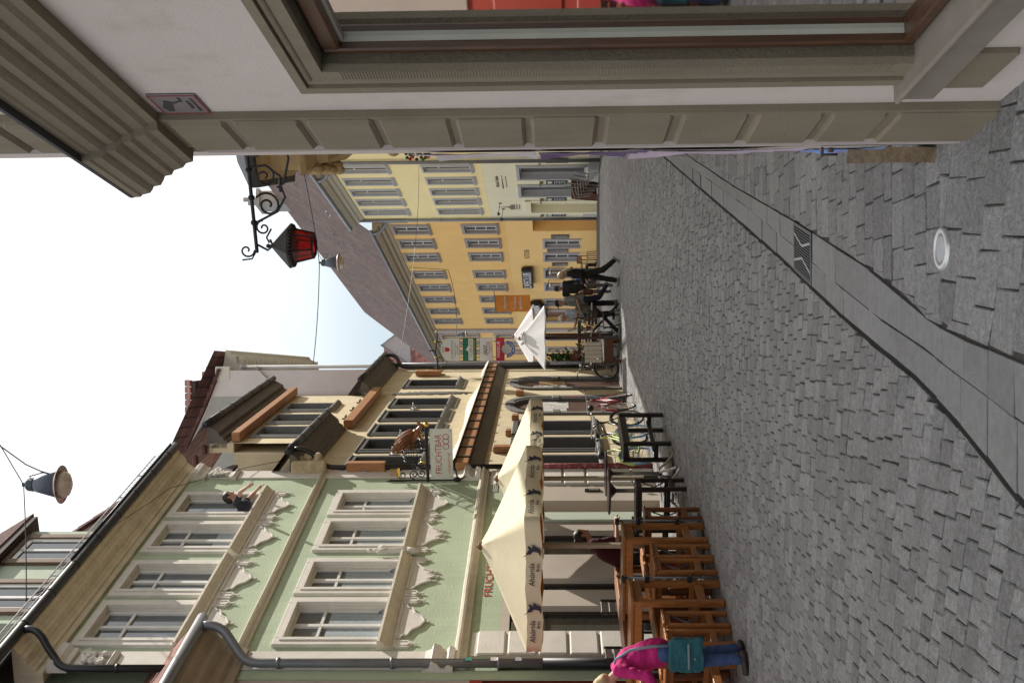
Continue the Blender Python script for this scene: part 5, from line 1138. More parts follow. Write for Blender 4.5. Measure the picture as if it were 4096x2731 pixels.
mb = MB(); mb.tube([(.78, -.35, 15.82), (-.22, -.35, 17.25), (-2.1, -.35, 14.6)], .07, 4); mb.build('verge_metal', M_zinc, H)
mb = MB(); mb.box(-8, 1.6, 1, 8, -6, 14.0); mb.build('house_body', MATS['far_grey_render'], H)
# ================================================================== HANGING SIGNS, LAMPS, WIRES
M_sw = mat('sign_white', (.62, .63, .61), rough=.4, var=.04)
M_gold = mat('gilding', (.75, .48, .10), rough=.3, metal=.9)
def scroll(cx, cz, r, turns, a0, dr=1, y=0, n=22):
    return [(cx + r * (1 - .82 * k / n) * math.cos(a0 + dr * turns * 2 * PI * k / n), y, cz + r * (1 - .82 * k / n) * math.sin(a0 + dr * turns * 2 * PI * k / n)) for k in range(n + 1)]
# fruit bar sign: iron arm with carved bird and barrel, out from the green house corner (local x = out of the wall)
p0 = G.w(-.3, 0)
t = thing('bar_sign', 'white FRUCHTBAR sign on a black iron arm with a carved bird and iron barrel', 'hanging sign', (p0.x, p0.y, 0), -G.th)
mb = MB(); mb.tube([(0, 0, 4.15), (1.05, 0, 4.15)], .03, 8); mb.tube([(.02, 0, 3.55), (.02, 0, 4.85)], .018, 6)
mb.cone((0.02, 0, 4.85), (-.02, .0, 4.98), .02, .005, 6); mb.cone((.02, 0, 3.6), (.1, 0, 3.45), .03, .008, 6); mb.ell((.04, 0, 3.62), (.05, .05, .07)); mb.tube([(.04, 0, 3.6), (.3, -.1, 3.64)], .015, 6)
mb.tube(scroll(.13, 4.62, .1, 1.3, 0), .012, 5); mb.tube(scroll(.14, 4.4, .09, 1.4, PI, -1), .012, 5); mb.tube(scroll(.3, 4.36, .09, 1.4, 0, 1), .012, 5); mb.tube(scroll(.16, 4.26, .08, 1.3, PI / 2), .012, 5); mb.tube(scroll(.33, 4.22, .06, 1.2, 0), .01, 5)
mb.build('sign_arm', M_iron, t)
mb = MB()          # open iron barrel lying along the arm
for x in (.42, .5, .62, .72, .8):
    r = .15 + .03 * math.sin((x - .42) / .38 * PI); mb.tube([(x, r * math.cos(a), 4.42 + r * math.sin(a)) for a in np.linspace(0, 2 * PI, 20)[:-1]], .008, 4, close=True)
for k in range(12):
    a = k / 12 * 2 * PI; mb.tube([(x, (.15 + .03 * math.sin((x - .42) / .38 * PI)) * math.cos(a), 4.42 + (.15 + .03 * math.sin((x - .42) / .38 * PI)) * math.sin(a)) for x in np.linspace(.42, .8, 6)], .006, 4)
mb.tube([(.6, 0, 4.15), (.6, 0, 4.26)], .015, 5); mb.build('barrel', M_iron, t)
mb = MB(); mb.ell((1.1, 0, 4.15), (.05, .05, .05)); mb.build('gilded_ball', M_gold, t, True)
mb = MB(); mb.tube([(.34, 0, 4.18), (.4, 0, 4.24), (.36, 0, 4.3)], [.02, .025, .008], 6); mb.build('gilded_leaf', M_gold, t, True)
mb = MB(); mb.tube([(.86, 0, 4.2), (.9, 0, 4.26), (.93, 0, 4.2)],   .016, 6); mb.build('gilded_leaf', M_gold, t, True)
mb = MB(); mb.box(.1, .26, -.02, .02, 4.66, 4.7); 
for k in range(5): mb.tube([(.11 + k * .035, 0, 4.66), (.12 + k * .03, 0, 4.84)], .008, 4)
mb.build('gilded_tower', M_gold, t)
M_bird = mat_wood('carved_bird_wood', (.22, .075, .03), .4)
mb = MB(); mb.cone((.78, 0, 4.42), (.95, 0, 4.33), .05, .075, 8); mb.cone((.95, 0, 4.33), (1.07, 0, 4.24), .06, .035, 8); mb.cone((1.07, 0, 4.24), (1.12, 0, 4.28), .035, .03, 8); mb.cone((1.12, 0, 4.29), (1.2, 0, 4.33), .02, .004, 6)
for sy in (-1, 1):
    wing = [(1.0, 4.36), (.98, 4.46), (.90, 4.60), (.78, 4.72), (.66, 4.78), (.62, 4.72), (.66, 4.70), (.62, 4.64), (.68, 4.62), (.66, 4.55), (.72, 4.54), (.74, 4.44), (.86, 4.36)]
    mb.prism(wing, lambda a, b2, d: (a, sy * (.05 + d + (b2 - 4.36) * .35), b2), -.012, .012)
    for k in range(4): mb.tube([(.96 - k * .05, sy * (.07 + .02 * k), 4.40), (.86 - k * .07, sy * (.07 + .13), 4.6 + .0 * k), (.70 - k * .015, sy * .19, 4.74 - k * .06)], .010, 4)
for k in range(3): mb.prism([(.82, 4.42), (.78, 4.46), (.62, 4.50 - k * .06), (.64, 4.44 - k * .06)], lambda a, b2, d: (a, (k - 1) * .03 + d, b2), -.012, .012)
for sy in (-1, 1): mb.cone((.9, sy * .03, 4.3), (.8, sy * .03, 4.22), .02, .012, 6)
mb.build('carved_bird', M_bird, t, True)
mb = MB(); mb.bbox(.05, 1.02, -.006, .006, 3.68, 4.09, .004); mb.build('plate', mat('bar_sign_plate', (.6, .61, .575), rough=.4, var=.04), t)
M_sr = mat('bar_sign_red', (.42, .06, .045), rough=.6); M_so = mat('bar_sign_orange', (.55, .13, .03), rough=.6)
BT = lambda x, z: basis((1, 0, 0), (0, 0, 1), (0, -1, 0), (x, -.0075, z))
text('letters', 'FRUCHTBAR', .17, M_sr, t, BT(.53, 3.935), .001, 0, .80); text('letters', 'voll gesund voll', .075, M_so, t, BT(.36, 3.755), .001, 0, .85)
mb = MB()
for cx in (.68, .78, .87): mb.tube([(cx + .048 * math.cos(a), -.009, 3.80 + .055 * math.sin(a)) for a in np.linspace(0, 2 * PI, 18)[:-1]], .006, 4, close=True)
mb.build('loop_emblem', M_sr, t)
mb = MB()
for x, z in ((.09, 3.72), (.98, 3.72), (.09, 4.05), (.98, 4.05), (.53, 4.05), (.53, 3.71)): mb.lathe([(.009, -.004), (.009, .004)], n=8, M=Matrix.Translation((x, -.007, z)) @ Matrix.Rotation(PI / 2, 4, 'X'))
mb.build('screw', M_zinc, t)

# column of five signs on an arm from the far corner of the cream house
p1 = C.w(6.95, 0); sa = -C.th
t = thing('sign_arm', 'black iron arm with brass balls carrying a column of five tavern signs', 'sign arm', (p1.x, p1.y, 0), sa)
mb = MB(); mb.tube([(0, 0, 5.12), (.35, 0, 5.12), (.7, 0, 5.18), (1.05, 0, 5.12), (1.25, 0, 5.12)], .022, 7); mb.tube([(0, 0, 4.9), (0, 0, 5.4)], .03, 7); mb.tube([(.7, 0, 5.18), (.7, 0, 5.34)], .02, 6); mb.tube(scroll(.2, 5.0, .1, 1.3, PI / 2), .012, 5); mb.tube(scroll(.25, 5.24, .09, 1.3, -PI / 2, -1), .01, 5)
for x in (.5, .95): mb.tube([(x, 0, 5.14), (x, 0, 5.0)], .012, 5)
mb.build('arm', M_iron, t)
mb = MB()
for x in (1.25, .95, .5): mb.ell((x, 0, 5.17 if x < 1.2 else 5.12), (.035, .035, .035), n=8)
mb.build('brass_ball', M_gold, t)
def hang(name, label, z0, z1, mcol, poly=None):
    t = thing(name, label, 'hanging sign', (p1.x, p1.y, 0), sa, 'tavern signs hung in a column')
    mb = MB(); x0, x1 = .40, 1.06
    pl_ = poly or [(x0, z0), (x1, z0), (x1, z1), (x0, z1)]
    mb.prism(pl_, lambda a, b2, d: (a, d, b2), -.012, .012); mb.build('plate', mcol, t)
    mb = MB(); mb.tube([(a, 0, b2) for a, b2 in pl_], .008, 4, close=True)
    for x in (.5, .96): mb.tube([(x, 0, z1), (x, 0, z1 + .09)], .008, 5); mb.lathe([(.014, -.004), (.014, .004)], n=8, M=Matrix.Translation((x, 0, z1 + .045)) @ Matrix.Rotation(PI / 2, 4, 'X'))
    mb.build('rim', M_iron, t); return t
ST = lambda x, z: basis((1, 0, 0), (0, 0, 1), (0, -1, 0), (x, -.0135, z))
M_sgr = mat('sign_grey_print', (.10, .10, .10)); M_swr = mat('sign_white_print', (.7, .7, .7))
t = hang('tavern_sign', 'white arched BAR ROTENSCHILD sign with a small red shield, top of its column', 4.48, 5.03, M_sw, [(.40, 4.48), (1.06, 4.48), (1.06, 4.82), (1.03, 4.9), (.95, 4.95), (.85, 5.01), (.73, 5.03), (.61, 5.01), (.51, 4.95), (.43, 4.9), (.40, 4.82)])
text('letters', 'BAR', .085, M_sgr, t, ST(.73, 4.955), .001, 0, 1, 'CENTER', 1.2); text('letters', 'ROTENSCHILD', .085, M_sgr, t, ST(.73, 4.69), .001, 0, .95); text('letters', 'weine & spirits', .068, M_sgr, t, ST(.73, 4.61), .001); text('letters', 'gutes bier', .068, M_sgr, t, ST(.73, 4.545), .001)
mb = MB(); mb.prism([(.67, 4.9), (.79, 4.9), (.79, 4.79), (.73, 4.755), (.67, 4.79)], lambda a, b2, d: (a, d, b2), -.016, -.012); mb.build('shield', mat('shield_red', (.45, .03, .03)), t)
t = hang('tavern_sign', 'dark green STILBRUCH sign with a white castle outline', 4.0, 4.38, mat('sign_green', (.01, .13, .07), rough=.4))
mb = MB(); mb.prism([(.42, 4.09), (1.04, 4.09), (1.04, 4.225), (.84, 4.225), (.78, 4.27), (.75, 4.27), (.73, 4.32), (.71, 4.27), (.66, 4.225), (.42, 4.225)], lambda a, b2, d: (a, d, b2), -.015, -.012); mb.build('white_panel', MATS['sign_white'], t)
text('letters', 'STILBRUCH', .12, M_sgr, t, basis((1, 0, 0), (0, 0, 1), (0, -1, 0), (.73, -.0165, 4.15)), .001, 0, .88); text('letters', 'KNEIPE · BAR · RESTAURANT', .042, mat('sign_yellow_print', (.55, .5, .08)), t, ST(.73, 4.055), .001)
t = hang('tavern_sign', 'white sign with black scrawled jazz over red CLUB', 3.54, 3.9, MATS['sign_white'])
text('letters', 'CLUB', .15, mat('shield_red', (.45, .03, .03)), t, ST(.78, 3.655), .001, 0, .95); text('letters', 'jazz', .19, mat('sign_black_print', (.015, .015, .015)), t, basis((1, 0, 0), (0, 0, 1), (0, -1, 0), (.7, -.016, 3.76)), .002, .35); text('letters', 'BAMBERG e.V.', .04, M_sgr, t, ST(.8, 3.575), .001)
t = hang('tavern_sign', 'red FRISEUR sign with a round notch at its lower edge', 3.2, 3.43, mat('sign_red', (.42, .02, .04), rough=.4), [(.40, 3.2), (.6, 3.2), (.64, 3.25), (.73, 3.28), (.82, 3.25), (.86, 3.2), (1.06, 3.2), (1.06, 3.43), (.40, 3.43)])
text('letters', 'FRISEUR', .125, M_swr, t, ST(.73, 3.36), .001, 0, 1.05)
t = thing('tavern_sign', 'round silver and blue Sand Abschnitt sign at the foot of the sign column', 'hanging sign', (p1.x, p1.y, 0), sa, 'tavern signs hung in a column')
mb = MB(); mb.lathe([(.0, -.02), (.12, -.02), (.125, 0), (.12, .02), (0, .02)], n=28, M=Matrix.Translation((.73, 0, 3.14)) @ Matrix.Rotation(PI / 2, 4, 'X')); mb.build('disc', mat('sign_silver', (.45, .45, .43), metal=.5, rough=.35), t)
mb = MB(); ar = [(.73 + .245 * math.cos(a), 3.13 + .245 * math.sin(a)) for a in np.linspace(PI, 2 * PI, 20)] + [(.73 + .145 * math.cos(a), 3.13 + .145 * math.sin(a)) for a in np.linspace(2 * PI, PI, 20)]
mb.prism(ar, lambda a, b2, d: (a, d, b2), -.012, .012); mb.build('blue_band', mat('sign_blue', (.03, .06, .28), rough=.4), t)
for k, chx in enumerate('Sand Abschnitt'):
    if chx == ' ': continue
    an = PI + PI * (k + 1.2) / 15.4; text('letters', chx, .085, M_swr, t, basis((-math.sin(an), 0, math.cos(an)), (-math.cos(an), 0, -math.sin(an)), (0, -1, 0), (.73 + .193 * math.cos(an), -.0145, 3.13 + .193 * math.sin(an))), .001)
mb = MB(); mb.tube([(.62, 0, 3.2), (.62, 0, 3.1)], .012, 5); mb.tube([(.84, 0, 3.2), (.84, 0, 3.1)], .012, 5); mb.build('hook', M_iron, t)

# red lantern on a scrolled bracket
lp = Vector((1.80, 10.55, 0)); ld = Vector((.82, 10.95, 0)) - lp; la = math.atan2(ld.y, ld.x); Ln = ld.length
t = thing('red_lantern', 'black iron lantern with red glass hung from a scrolled wall bracket', 'lantern', lp, la)
mb = MB(); zb = 4.53
mb.tube([(0, 0, zb), (Ln, 0, zb)], .017, 7)
for x in (.3, .55, .78): mb.ell((x, 0, zb), (.03, .03, .03), n=8)
mb.tube(scroll(.14, zb - .07, .07, 1.3, PI / 2), .009, 5); mb.tube([(.28, 0, zb), (.26, 0, zb - .15), (.36, 0, zb - .27), (.5, 0, zb - .26)], .012, 6); mb.tube(scroll(.36, zb - .13, .1, 1.4, PI), .01, 5)
mb.tube(scroll(.62, zb - .14, .12, 1.5, PI * .7), .011, 5); mb.tube([(.45, 0, zb - .27), (.55, 0, zb - .3), (.68, 0, zb - .22), (.78, 0, zb - .02)], .011, 6); mb.tube(scroll(.83, zb - .08, .07, 1.3, PI, -1), .009, 5)
mb.tube([(.84, 0, zb - .15), (.92, 0, zb - .1), (.97, 0, zb - .12)], .009, 5); mb.tube(scroll(Ln - .02, zb + .09, .07, 1.1, -PI / 2, 1), .009, 5); mb.tube([(Ln - .02, 0, zb), (Ln + .06, 0, zb + .05), (Ln + .07, 0, zb + .14)], .008, 5)
mb.tube([(Ln - .08, 0, zb), (Ln - .02, 0, zb - .1), (Ln - .06, 0, zb - .15), (Ln - .12, 0, zb - .13)], .011, 6); mb.tube([(0, 0, zb - .35), (0, 0, zb + .1)], .02, 6); mb.tube([(.02, 0, zb - .32), (.2, 0, zb - .36), (.42, 0, zb - .3), (.46, 0, zb - .24)], .011, 6)
mb.build('bracket', M_iron, t)
xc = Ln - .06; Ml = Matrix.Translation((xc, 0, 0)) @ Matrix.Rotation(.5, 4, 'Z')
mb = MB(); mb.lathe([(.012, 4.44), (.022, 4.425), (.012, 4.40), (.022, 4.385), (.11, 4.31), (.205, 4.225), (.205, 4.205), (.165, 4.20)], n=6, M=Ml)
for k in range(36):
    an = 2 * PI * k / 36; mb.ell(Ml @ Vector((.185 * math.cos(an), .185 * math.sin(an), 4.197)), (.011, .011, .015), n=5)
mb.build('lantern_roof', mat('lantern_sheet', (.035, .03, .027), rough=.6, var=.3, vs=8), t)
mb = MB()
for k in range(6):
    a = 2 * PI * k / 6; mb.tube([Ml @ Vector((.158 * math.cos(a), .158 * math.sin(a), 4.20)), Ml @ Vector((.112 * math.cos(a), .112 * math.sin(a), 4.01))], .009, 5)
for r, z in ((.158, 4.195), (.112, 4.01)): mb.tube([Ml @ Vector((r * math.cos(2 * PI * k / 6), r * math.sin(2 * PI * k / 6), z)) for k in range(6)], .012, 5, close=True)
mb.build('lantern_frame', M_iron, t)
mgl = bpy.data.materials.new('red_glass'); mgl.use_nodes = True; n_ = mgl.node_tree; n_.nodes.clear()
o1 = n_.nodes.new('ShaderNodeOutputMaterial'); tl = n_.nodes.new('ShaderNodeBsdfTranslucent'); gl = n_.nodes.new('ShaderNodeBsdfGlossy'); ms_ = n_.nodes.new('ShaderNodeMixShader'); tr = n_.nodes.new('ShaderNodeBsdfTransparent'); m2_ = n_.nodes.new('ShaderNodeMixShader')
no_ = n_.nodes.new('ShaderNodeTexNoise'); no_.inputs['Scale'].default_value = 6; ramp = n_.nodes.new('ShaderNodeMixRGB'); ramp.inputs['Color1'].default_value = (.30, .005, .01, 1); ramp.inputs['Color2'].default_value = (.7, .02, .03, 1)
n_.links.new(no_.outputs['Fac'], ramp.inputs['Fac']); n_.links.new(ramp.outputs['Color'], tl.inputs['Color']); tr.inputs['Color'].default_value = (.75, .03, .04, 1); gl.inputs['Roughness'].default_value = .15; ms_.inputs[0].default_value = .08; m2_.inputs[0].default_value = .45
n_.links.new(tl.outputs[0], m2_.inputs[1]); n_.links.new(tr.outputs[0], m2_.inputs[2]); n_.links.new(m2_.outputs[0], ms_.inputs[1]); n_.links.new(gl.outputs[0], ms_.inputs[2]); n_.links.new(ms_.outputs[0], o1.inputs['Surface'])
mb = MB()
for k in range(6):
    a, b_ = 2 * PI * k / 6, 2 * PI * (k + 1) / 6
    mb.add([Ml @ Vector((.154 * math.cos(a), .154 * math.sin(a), 4.195)), Ml @ Vector((.154 * math.cos(b_), .154 * math.sin(b_), 4.195)), Ml @ Vector((.11 * math.cos(b_), .11 * math.sin(b_), 4.015)), Ml @ Vector((.11 * math.cos(a), .11 * math.sin(a), 4.015))], [(0, 1, 2, 3)])
mb.build('red_pane', mgl, t)

# street lamps slung on wires
M_lampb = mat('blue_grey_enamel', (.10, .115, .155), rough=.5, var=.1)
def lamp(label, loc, s, cable):
    t = thing('street_lamp', label, 'street lamp', loc, 0, 'street lamps slung over the lane')
    mb = MB(); mb.lathe([(.0, 0), (.085 * s, -.02 * s), (.1 * s, -.1 * s), (.115 * s, -.12 * s), (.21 * s, -.47 * s), (.0, -.47 * s)], n=24); mb.build('lamp_housing', M_lampb, t, True)
    mb = MB(); mb.lathe([(.075 * s, .03 * s), (.10 * s, .0), (.11 * s, -.09 * s), (.085 * s, -.11 * s)], n=16); mb.bbox(-.03 * s, .03 * s, -.02 * s, .02 * s, .02 * s, .1 * s); mb.build('lamp_cap', mat('lamp_cap_green', (.03, .05, .055), rough=.5), t)
    mb = MB(); mb.lathe([(.205 * s, -.462 * s), (.30 * s, -.52 * s), (.297 * s, -.528 * s), (.2 * s, -.475 * s)], n=28); mb.build('lamp_shade', mat('lamp_shade_white', (.42, .36, .31), rough=.5, var=.25, vs=6), t, True)
    mb = MB(); mb.lathe([(.19 * s, -.47 * s), (.205 * s, -.56 * s), (.18 * s, -.62 * s), (.1 * s, -.66 * s), (.0, -.67 * s)], n=24); mb.build('diffuser', mat('lamp_diffuser', (.5, .42, .36), rough=.2, var=.3, vs=9), t, True)
    if cable: mb = MB(); mb.tube(cable, .012, 6); mb.build('feed_cable', M_iron, t, True)
    return t
def wire(label, pts, r):
    q = []
    for k in range(len(pts) - 1):
        a, b_ = Vector(pts[k]), Vector(pts[k + 1]); Lw = (b_ - a).length
        for i in range(8): tt = i / 8; q.append(tuple(a + (b_ - a) * tt - Vector((0, 0, 4 * tt * (1 - tt) * Lw * .012))))
    q.append(pts[-1]); mb = MB(); mb.tube(q, r, 5)
    return tag(mb.build('overhead_wire', M_iron), label, 'wire')
l1 = Vector((-2.27, 11.0 * KY, 10.42))
lamp('large blue grey street lamp with a flat white shade slung nearest overhead', l1, 1.05, [(.06, 0, -.05), (.14, -.02, -.03), (.2, -.03, -.25), (.18, -.03, -.36), (.22, -.03, -.22), (.34, -.1, .0), (.75, -.36, .42)])
wire('wire holding up the nearest street lamp between the roofs', [(-5.2, 9.0 * KY, 9.0), tuple(l1 + Vector((0, 0, .08))), (2.72, 9.0 * KY, 11.9)], .009)
l2 = Vector((2.42, 20.5 * KY, 8.75))
lamp('small blue grey street lamp slung in front of the brown tiled roof', l2, 1.0, [(.05, 0, -.02), (.3, 0, .12), (.25, 0, -.2), (.1, 0, -.1)])
wire('wire holding up the street lamp before the brown roof', [(5.6, 19.6 * KY, 9.1), tuple(l2 + Vector((0, 0, .08))), (-.95, 22.0 * KY, 9.6)], .014)
lamp('blue street lamp hung low before the far end of the orange house', (.32, 30 * KY, 5.9), .62, None)
wire('thick black cable looping across the orange house front', [tuple(Z.w(5.0, .1, 9.5)), tuple(Z.w(5.1, .2, 7.4)), (.32, 30 * KY, 6.0)], .016)
wire('thin wire across the lane between the inn and the cream house', [tuple(Y.w(.4, .2, 7.0)), tuple(C.w(7.5, .1, 6.4))], .008)
wire('thin cable crossing the top of the green house cornice', [tuple(G.w(-2.0, .47, 8.9)), tuple(G.w(-.9, .3, 8.6)), tuple(G.w(.0, .1, 7.6)), tuple(C.w(.4, .1, 7.0))], .006)

# ================================================================== PARASOLS
def parasol(name, label, cx, cy, wd, phi, z_edge, z_top, val, mcan, mval_in, mpole, group, logos=(), pole_r=.03, pole_sq=True, sag=.05, zb=0.0):
    t = thing(name, label, 'parasol', (cx, cy * KY, zb), phi, group)
    h = wd / 2
    ring_ = [(-h, -h), (0, -h), (h, -h), (h, 0), (h, h), (0, h), (-h, h), (-h, 0)]
    mb = MB(); nn = 8; rows = 7; V = []
    for k in range(8):
        a, b_ = ring_[k], ring_[(k + 1) % 8]
        for i in range(nn): q = i / nn; V.append((a[0] + (b_[0] - a[0]) * q, a[1] + (b_[1] - a[1]) * q, math.sin(q * PI)))
    n = len(V)
    for r_i in range(rows + 1):
        f_ = r_i / rows
        for (x, y, sg_) in V:
            rr = f_; z = z_top + (z_edge - z_top) * f_ - sag * math.sin(f_ * PI) * .35 - sg_ * sag * f_ * .9 + (.004 * math.sin(x * 23 + y * 17) * f_)
            if r_i == 0: x, y = x * .03, y * .03; rr = 1
            mb.v.append((x * rr, y * rr, z))
    for r_i in range(rows):
        for k in range(n): mb.f.append((r_i * n + k, r_i * n + (k + 1) % n, (r_i + 1) * n + (k + 1) % n, (r_i + 1) * n + k))
    mb.f.append(tuple(range(n))[::-1]); can = mb.build('canopy', mcan, t, True)
    mb = MB(); m2b = MB()
    for (B, e) in ((mb, 0.0), (m2b, -.012)):
        for j in (0, 1, 2):
            for (x, y, sg_) in V:
                L_ = math.hypot(x, y); k_ = 1 + e / L_ + (.012 * math.sin(x * 9 + y * 7 + j) / L_ if j else 0)
                B.v.append((x * k_, y * k_, z_edge - sg_ * sag * .9 + .004 * math.sin(x * 23 + y * 17) - val * j / 2 - (.012 * sg_ if j == 2 else 0)))
        for j in (0, 1):
            for k in range(n): B.f.append((j * n + k, j * n + (k + 1) % n, (j + 1) * n + (k + 1) % n, (j + 1) * n + k))
    mb.build('valance', mcan, can, True); m2b.build('valance_lining', mval_in, can, True)
    mb = MB()
    for (x, y) in ring_:
        mb.bar((0, 0, z_top - .06), (x * .98, y * .98, z_edge - .02), .018, .024)
        mb.bar((0, 0, z_top - .55), (x * .5, y * .5, (z_top + z_edge) / 2 - .05), .014, .02)
    mb.build('rib', mpole, t)
    mb = MB()
    if pole_sq: mb.bbox(-pole_r, pole_r, -pole_r, pole_r, 0.03, z_top + .02)
    else: mb.tube([(0, 0, 0.03), (0, 0, z_top + .02)], pole_r, 10)
    mb.build('pole', mpole, t)
    mb = MB(); mb.lathe([(.06, z_top - .02), (.05, z_top + .02), (.015, z_top + .05)], n=10); mb.build('finial', mat('finial_brown', (.16, .08, .05)), t)
    mb = MB(); mb.bbox(-.3, .3, -.3, .3, 0.004, .035, .01); mb.lathe([(pole_r * 1.5, .035), (pole_r * 1.5, .45)], n=10); mb.build('base', mat('parasol_base', (.12, .12, .12), rough=.6), t)
    for (fx, pos, kind) in logos:
        # fx 0: edge facing -y ; 1: edge facing +x (local)
        if fx == 0: Mx = lambda a, z: basis((1, 0, 0), (0, 0, 1), (0, -1, 0), (a, -h - .022, z))
        else: Mx = lambda a, z: basis((0, 1, 0), (0, 0, 1), (1, 0, 0), (h + .022, a, z))
        zc = z_edge - sag * .75 - val * .5; M_lg = mat('brewery_print', (.035, .035, .06), rough=.7)
        text('brewery_print', 'Ahörnla', .10, M_lg, can, Mx(pos, zc + .02), .001, .12); text('brewery_print', 'Bräu', .06, M_lg, can, Mx(pos + .1, zc - .052), .001, .12)
        mb = MB(); MM = Mx(pos + .33, zc)
        uni = [(-.085, -.085), (-.02, -.06), (.0, .0), (-.045, .035), (-.05, .075), (-.03, .085), (.03, .05), (.06, .07), (.085, .055), (.07, .04), (.04, .02), (.075, .0), (.1, .02), (.1, -.01), (.06, -.03), (.05, -.07), (.0, -.09)]
        mb.prism(uni, lambda a, b2, d: MM @ Vector((a * .9, b2, d)), 0, .002); mb.tube([MM @ Vector((-.045, .075, .001)), MM @ Vector((-.075, .12, .001))], .004, 4); mb.build('unicorn_emblem', M_lg, can)
    return t
M_canvas = mat('cream_canvas', (.70, .62, .43), rough=.85, var=.05, vs=2.5, bump=.15, bs=9)
for m_ in (M_canvas,):
    p_ = m_.node_tree.nodes['Principled BSDF']
M_orange_in = mat('orange_lining', (.62, .27, .045), rough=.8, var=.06)
M_polew = mat('beige_pole', (.44, .38, .28), rough=.6, var=.1)
phi = -math.radians(23)
parasol('cream_parasol', 'large cream parasol with dark brewery print and orange lining, nearest the viewer', -2.60, 8.70, 1.88, phi, 2.22, 2.80, .185, M_canvas, M_orange_in, M_polew, 'cream brewery parasols', [(0, -.62, 0), (0, .2, 0), (1, -.66, 0), (1, .2, 0)], sag=.018)
parasol('cream_parasol', 'second cream brewery parasol behind the first, over the bistro tables', -2.15, 10.70, 1.88, phi, 2.22, 2.74, .185, M_canvas, M_orange_in, M_polew, 'cream brewery parasols', [(1, -.66, 0), (1, .2, 0)], sag=.018)
M_wcan = mat('white_canvas', (.80, .80, .80), rough=.85, var=.03, vs=2.5, bump=.2, bs=7)
M_polebr = mat_wood('dark_brown_pole', (.075, .035, .022))
parasol('white_parasol', 'white parasol with a knotted tip over the tables with flower pots', .08, 18.4, 1.62, .06, 2.05, 2.70, .02, M_wcan, M_wcan, M_polebr, None, (), .035, True, .03)
parasol('white_parasol', 'second white parasol half hidden behind the first one', .16, 20.8, 1.8, -.1, 2.42, 3.0, .02, M_wcan, M_wcan, M_polebr, None, (), .035, True, .03)
mb = MB()
for k in range(16): mb.ell((.08 + random.uniform(-.16, .16), 18.4 * KY - .05 - random.uniform(0, .16), 2.6 + random.uniform(-.07, .05)), (.045, .04, .035), n=7)
tag(mb.build('parasol_ruffle', M_wcan, None, True), 'white gathered cloth knot around the tip of the front white parasol', 'cloth')
# ================================================================== TERRACE FURNITURE (local frame of the green house: x along the front, y into the wall)
M_beer = mat_wood('orange_varnished_timber', (.30, .115, .030), .32, (9, 9, 1.4), .3)
M_beer_d = mat_wood('red_brown_timber', (.19, .065, .02), .35, (9, 9, 1.4), .3)
M_blackw = mat_wood('black_stained_timber', (.017, .015, .015), .38, (9, 9, 1.5), .35)
M_blackw2 = mat_wood('dark_slat_timber', (.055, .045, .042), .35, (1.5, 9, 9), .3)
grz = G.root.rotation_euler[2]
def high_table(label, s, d, L_=.30, D_=1.1, h=1.03, wood=None, clamp=False, grp='narrow bar tables along the terrace edge'):
    L_ *= 1.72; p = G.w(s, d); t = thing('bar_table', label, 'bar table', (p.x, p.y, 0), grz, grp)
    mb = MB()
    for k in range(3): mb.bbox(-L_ / 2 - .02 + k * (L_ + .04) / 3, -L_ / 2 - .02 + (k + 1) * (L_ + .04) / 3 - .006, -.03, D_, h - .035, h, .005)
    mb.build('tabletop', wood, t)
    for x in (-L_ / 2, L_ / 2):
        for y in (0.0, D_ - .09):
            mb = MB(); mb.bbox(x - .035, x + .035, y, y + .075, .003, h - .09, .008); mb.build('leg', wood, t)
    mb = MB(); mb.bbox(-L_ / 2 + .03, L_ / 2 - .03, .012, .055, .2, .29, .006); mb.build('foot_rail', wood, t)
    mb = MB(); mb.bbox(-L_ / 2 - .03, L_ / 2 + .03, .005, .05, h - .135, h - .037, .006)
    for x in (-L_ / 2, L_ / 2): mb.bbox(x - .018, x + .018, .04, D_ - .09, h - .125, h - .04, .005)
    mb.build('apron', wood, t)
    for x in (-L_ / 2, L_ / 2): mb = MB(); mb.bbox(x - .018, x + .018, .07, D_ - .09, .28, .34, .005); mb.build('side_rail', wood, t)
    if clamp:
        mb = MB(); mb.tube([(L_ / 2 + .015, -.035, .01), (L_ / 2 + .015, -.035, h + .06)], .014, 8); mb.build('clamp_pole', M_zinc, t, True)
        for z in (.34, .82, h + .05): mb = MB(); mb.bbox(L_ / 2 - .05, L_ / 2 + .035, -.06, .0, z - .025, z + .025, .006); mb.cone((L_ / 2 - .02, -.06, z), (L_ / 2 - .04, -.1, z - .03), .012, .008, 6); mb.build('clamp', M_iron, t)
    return t
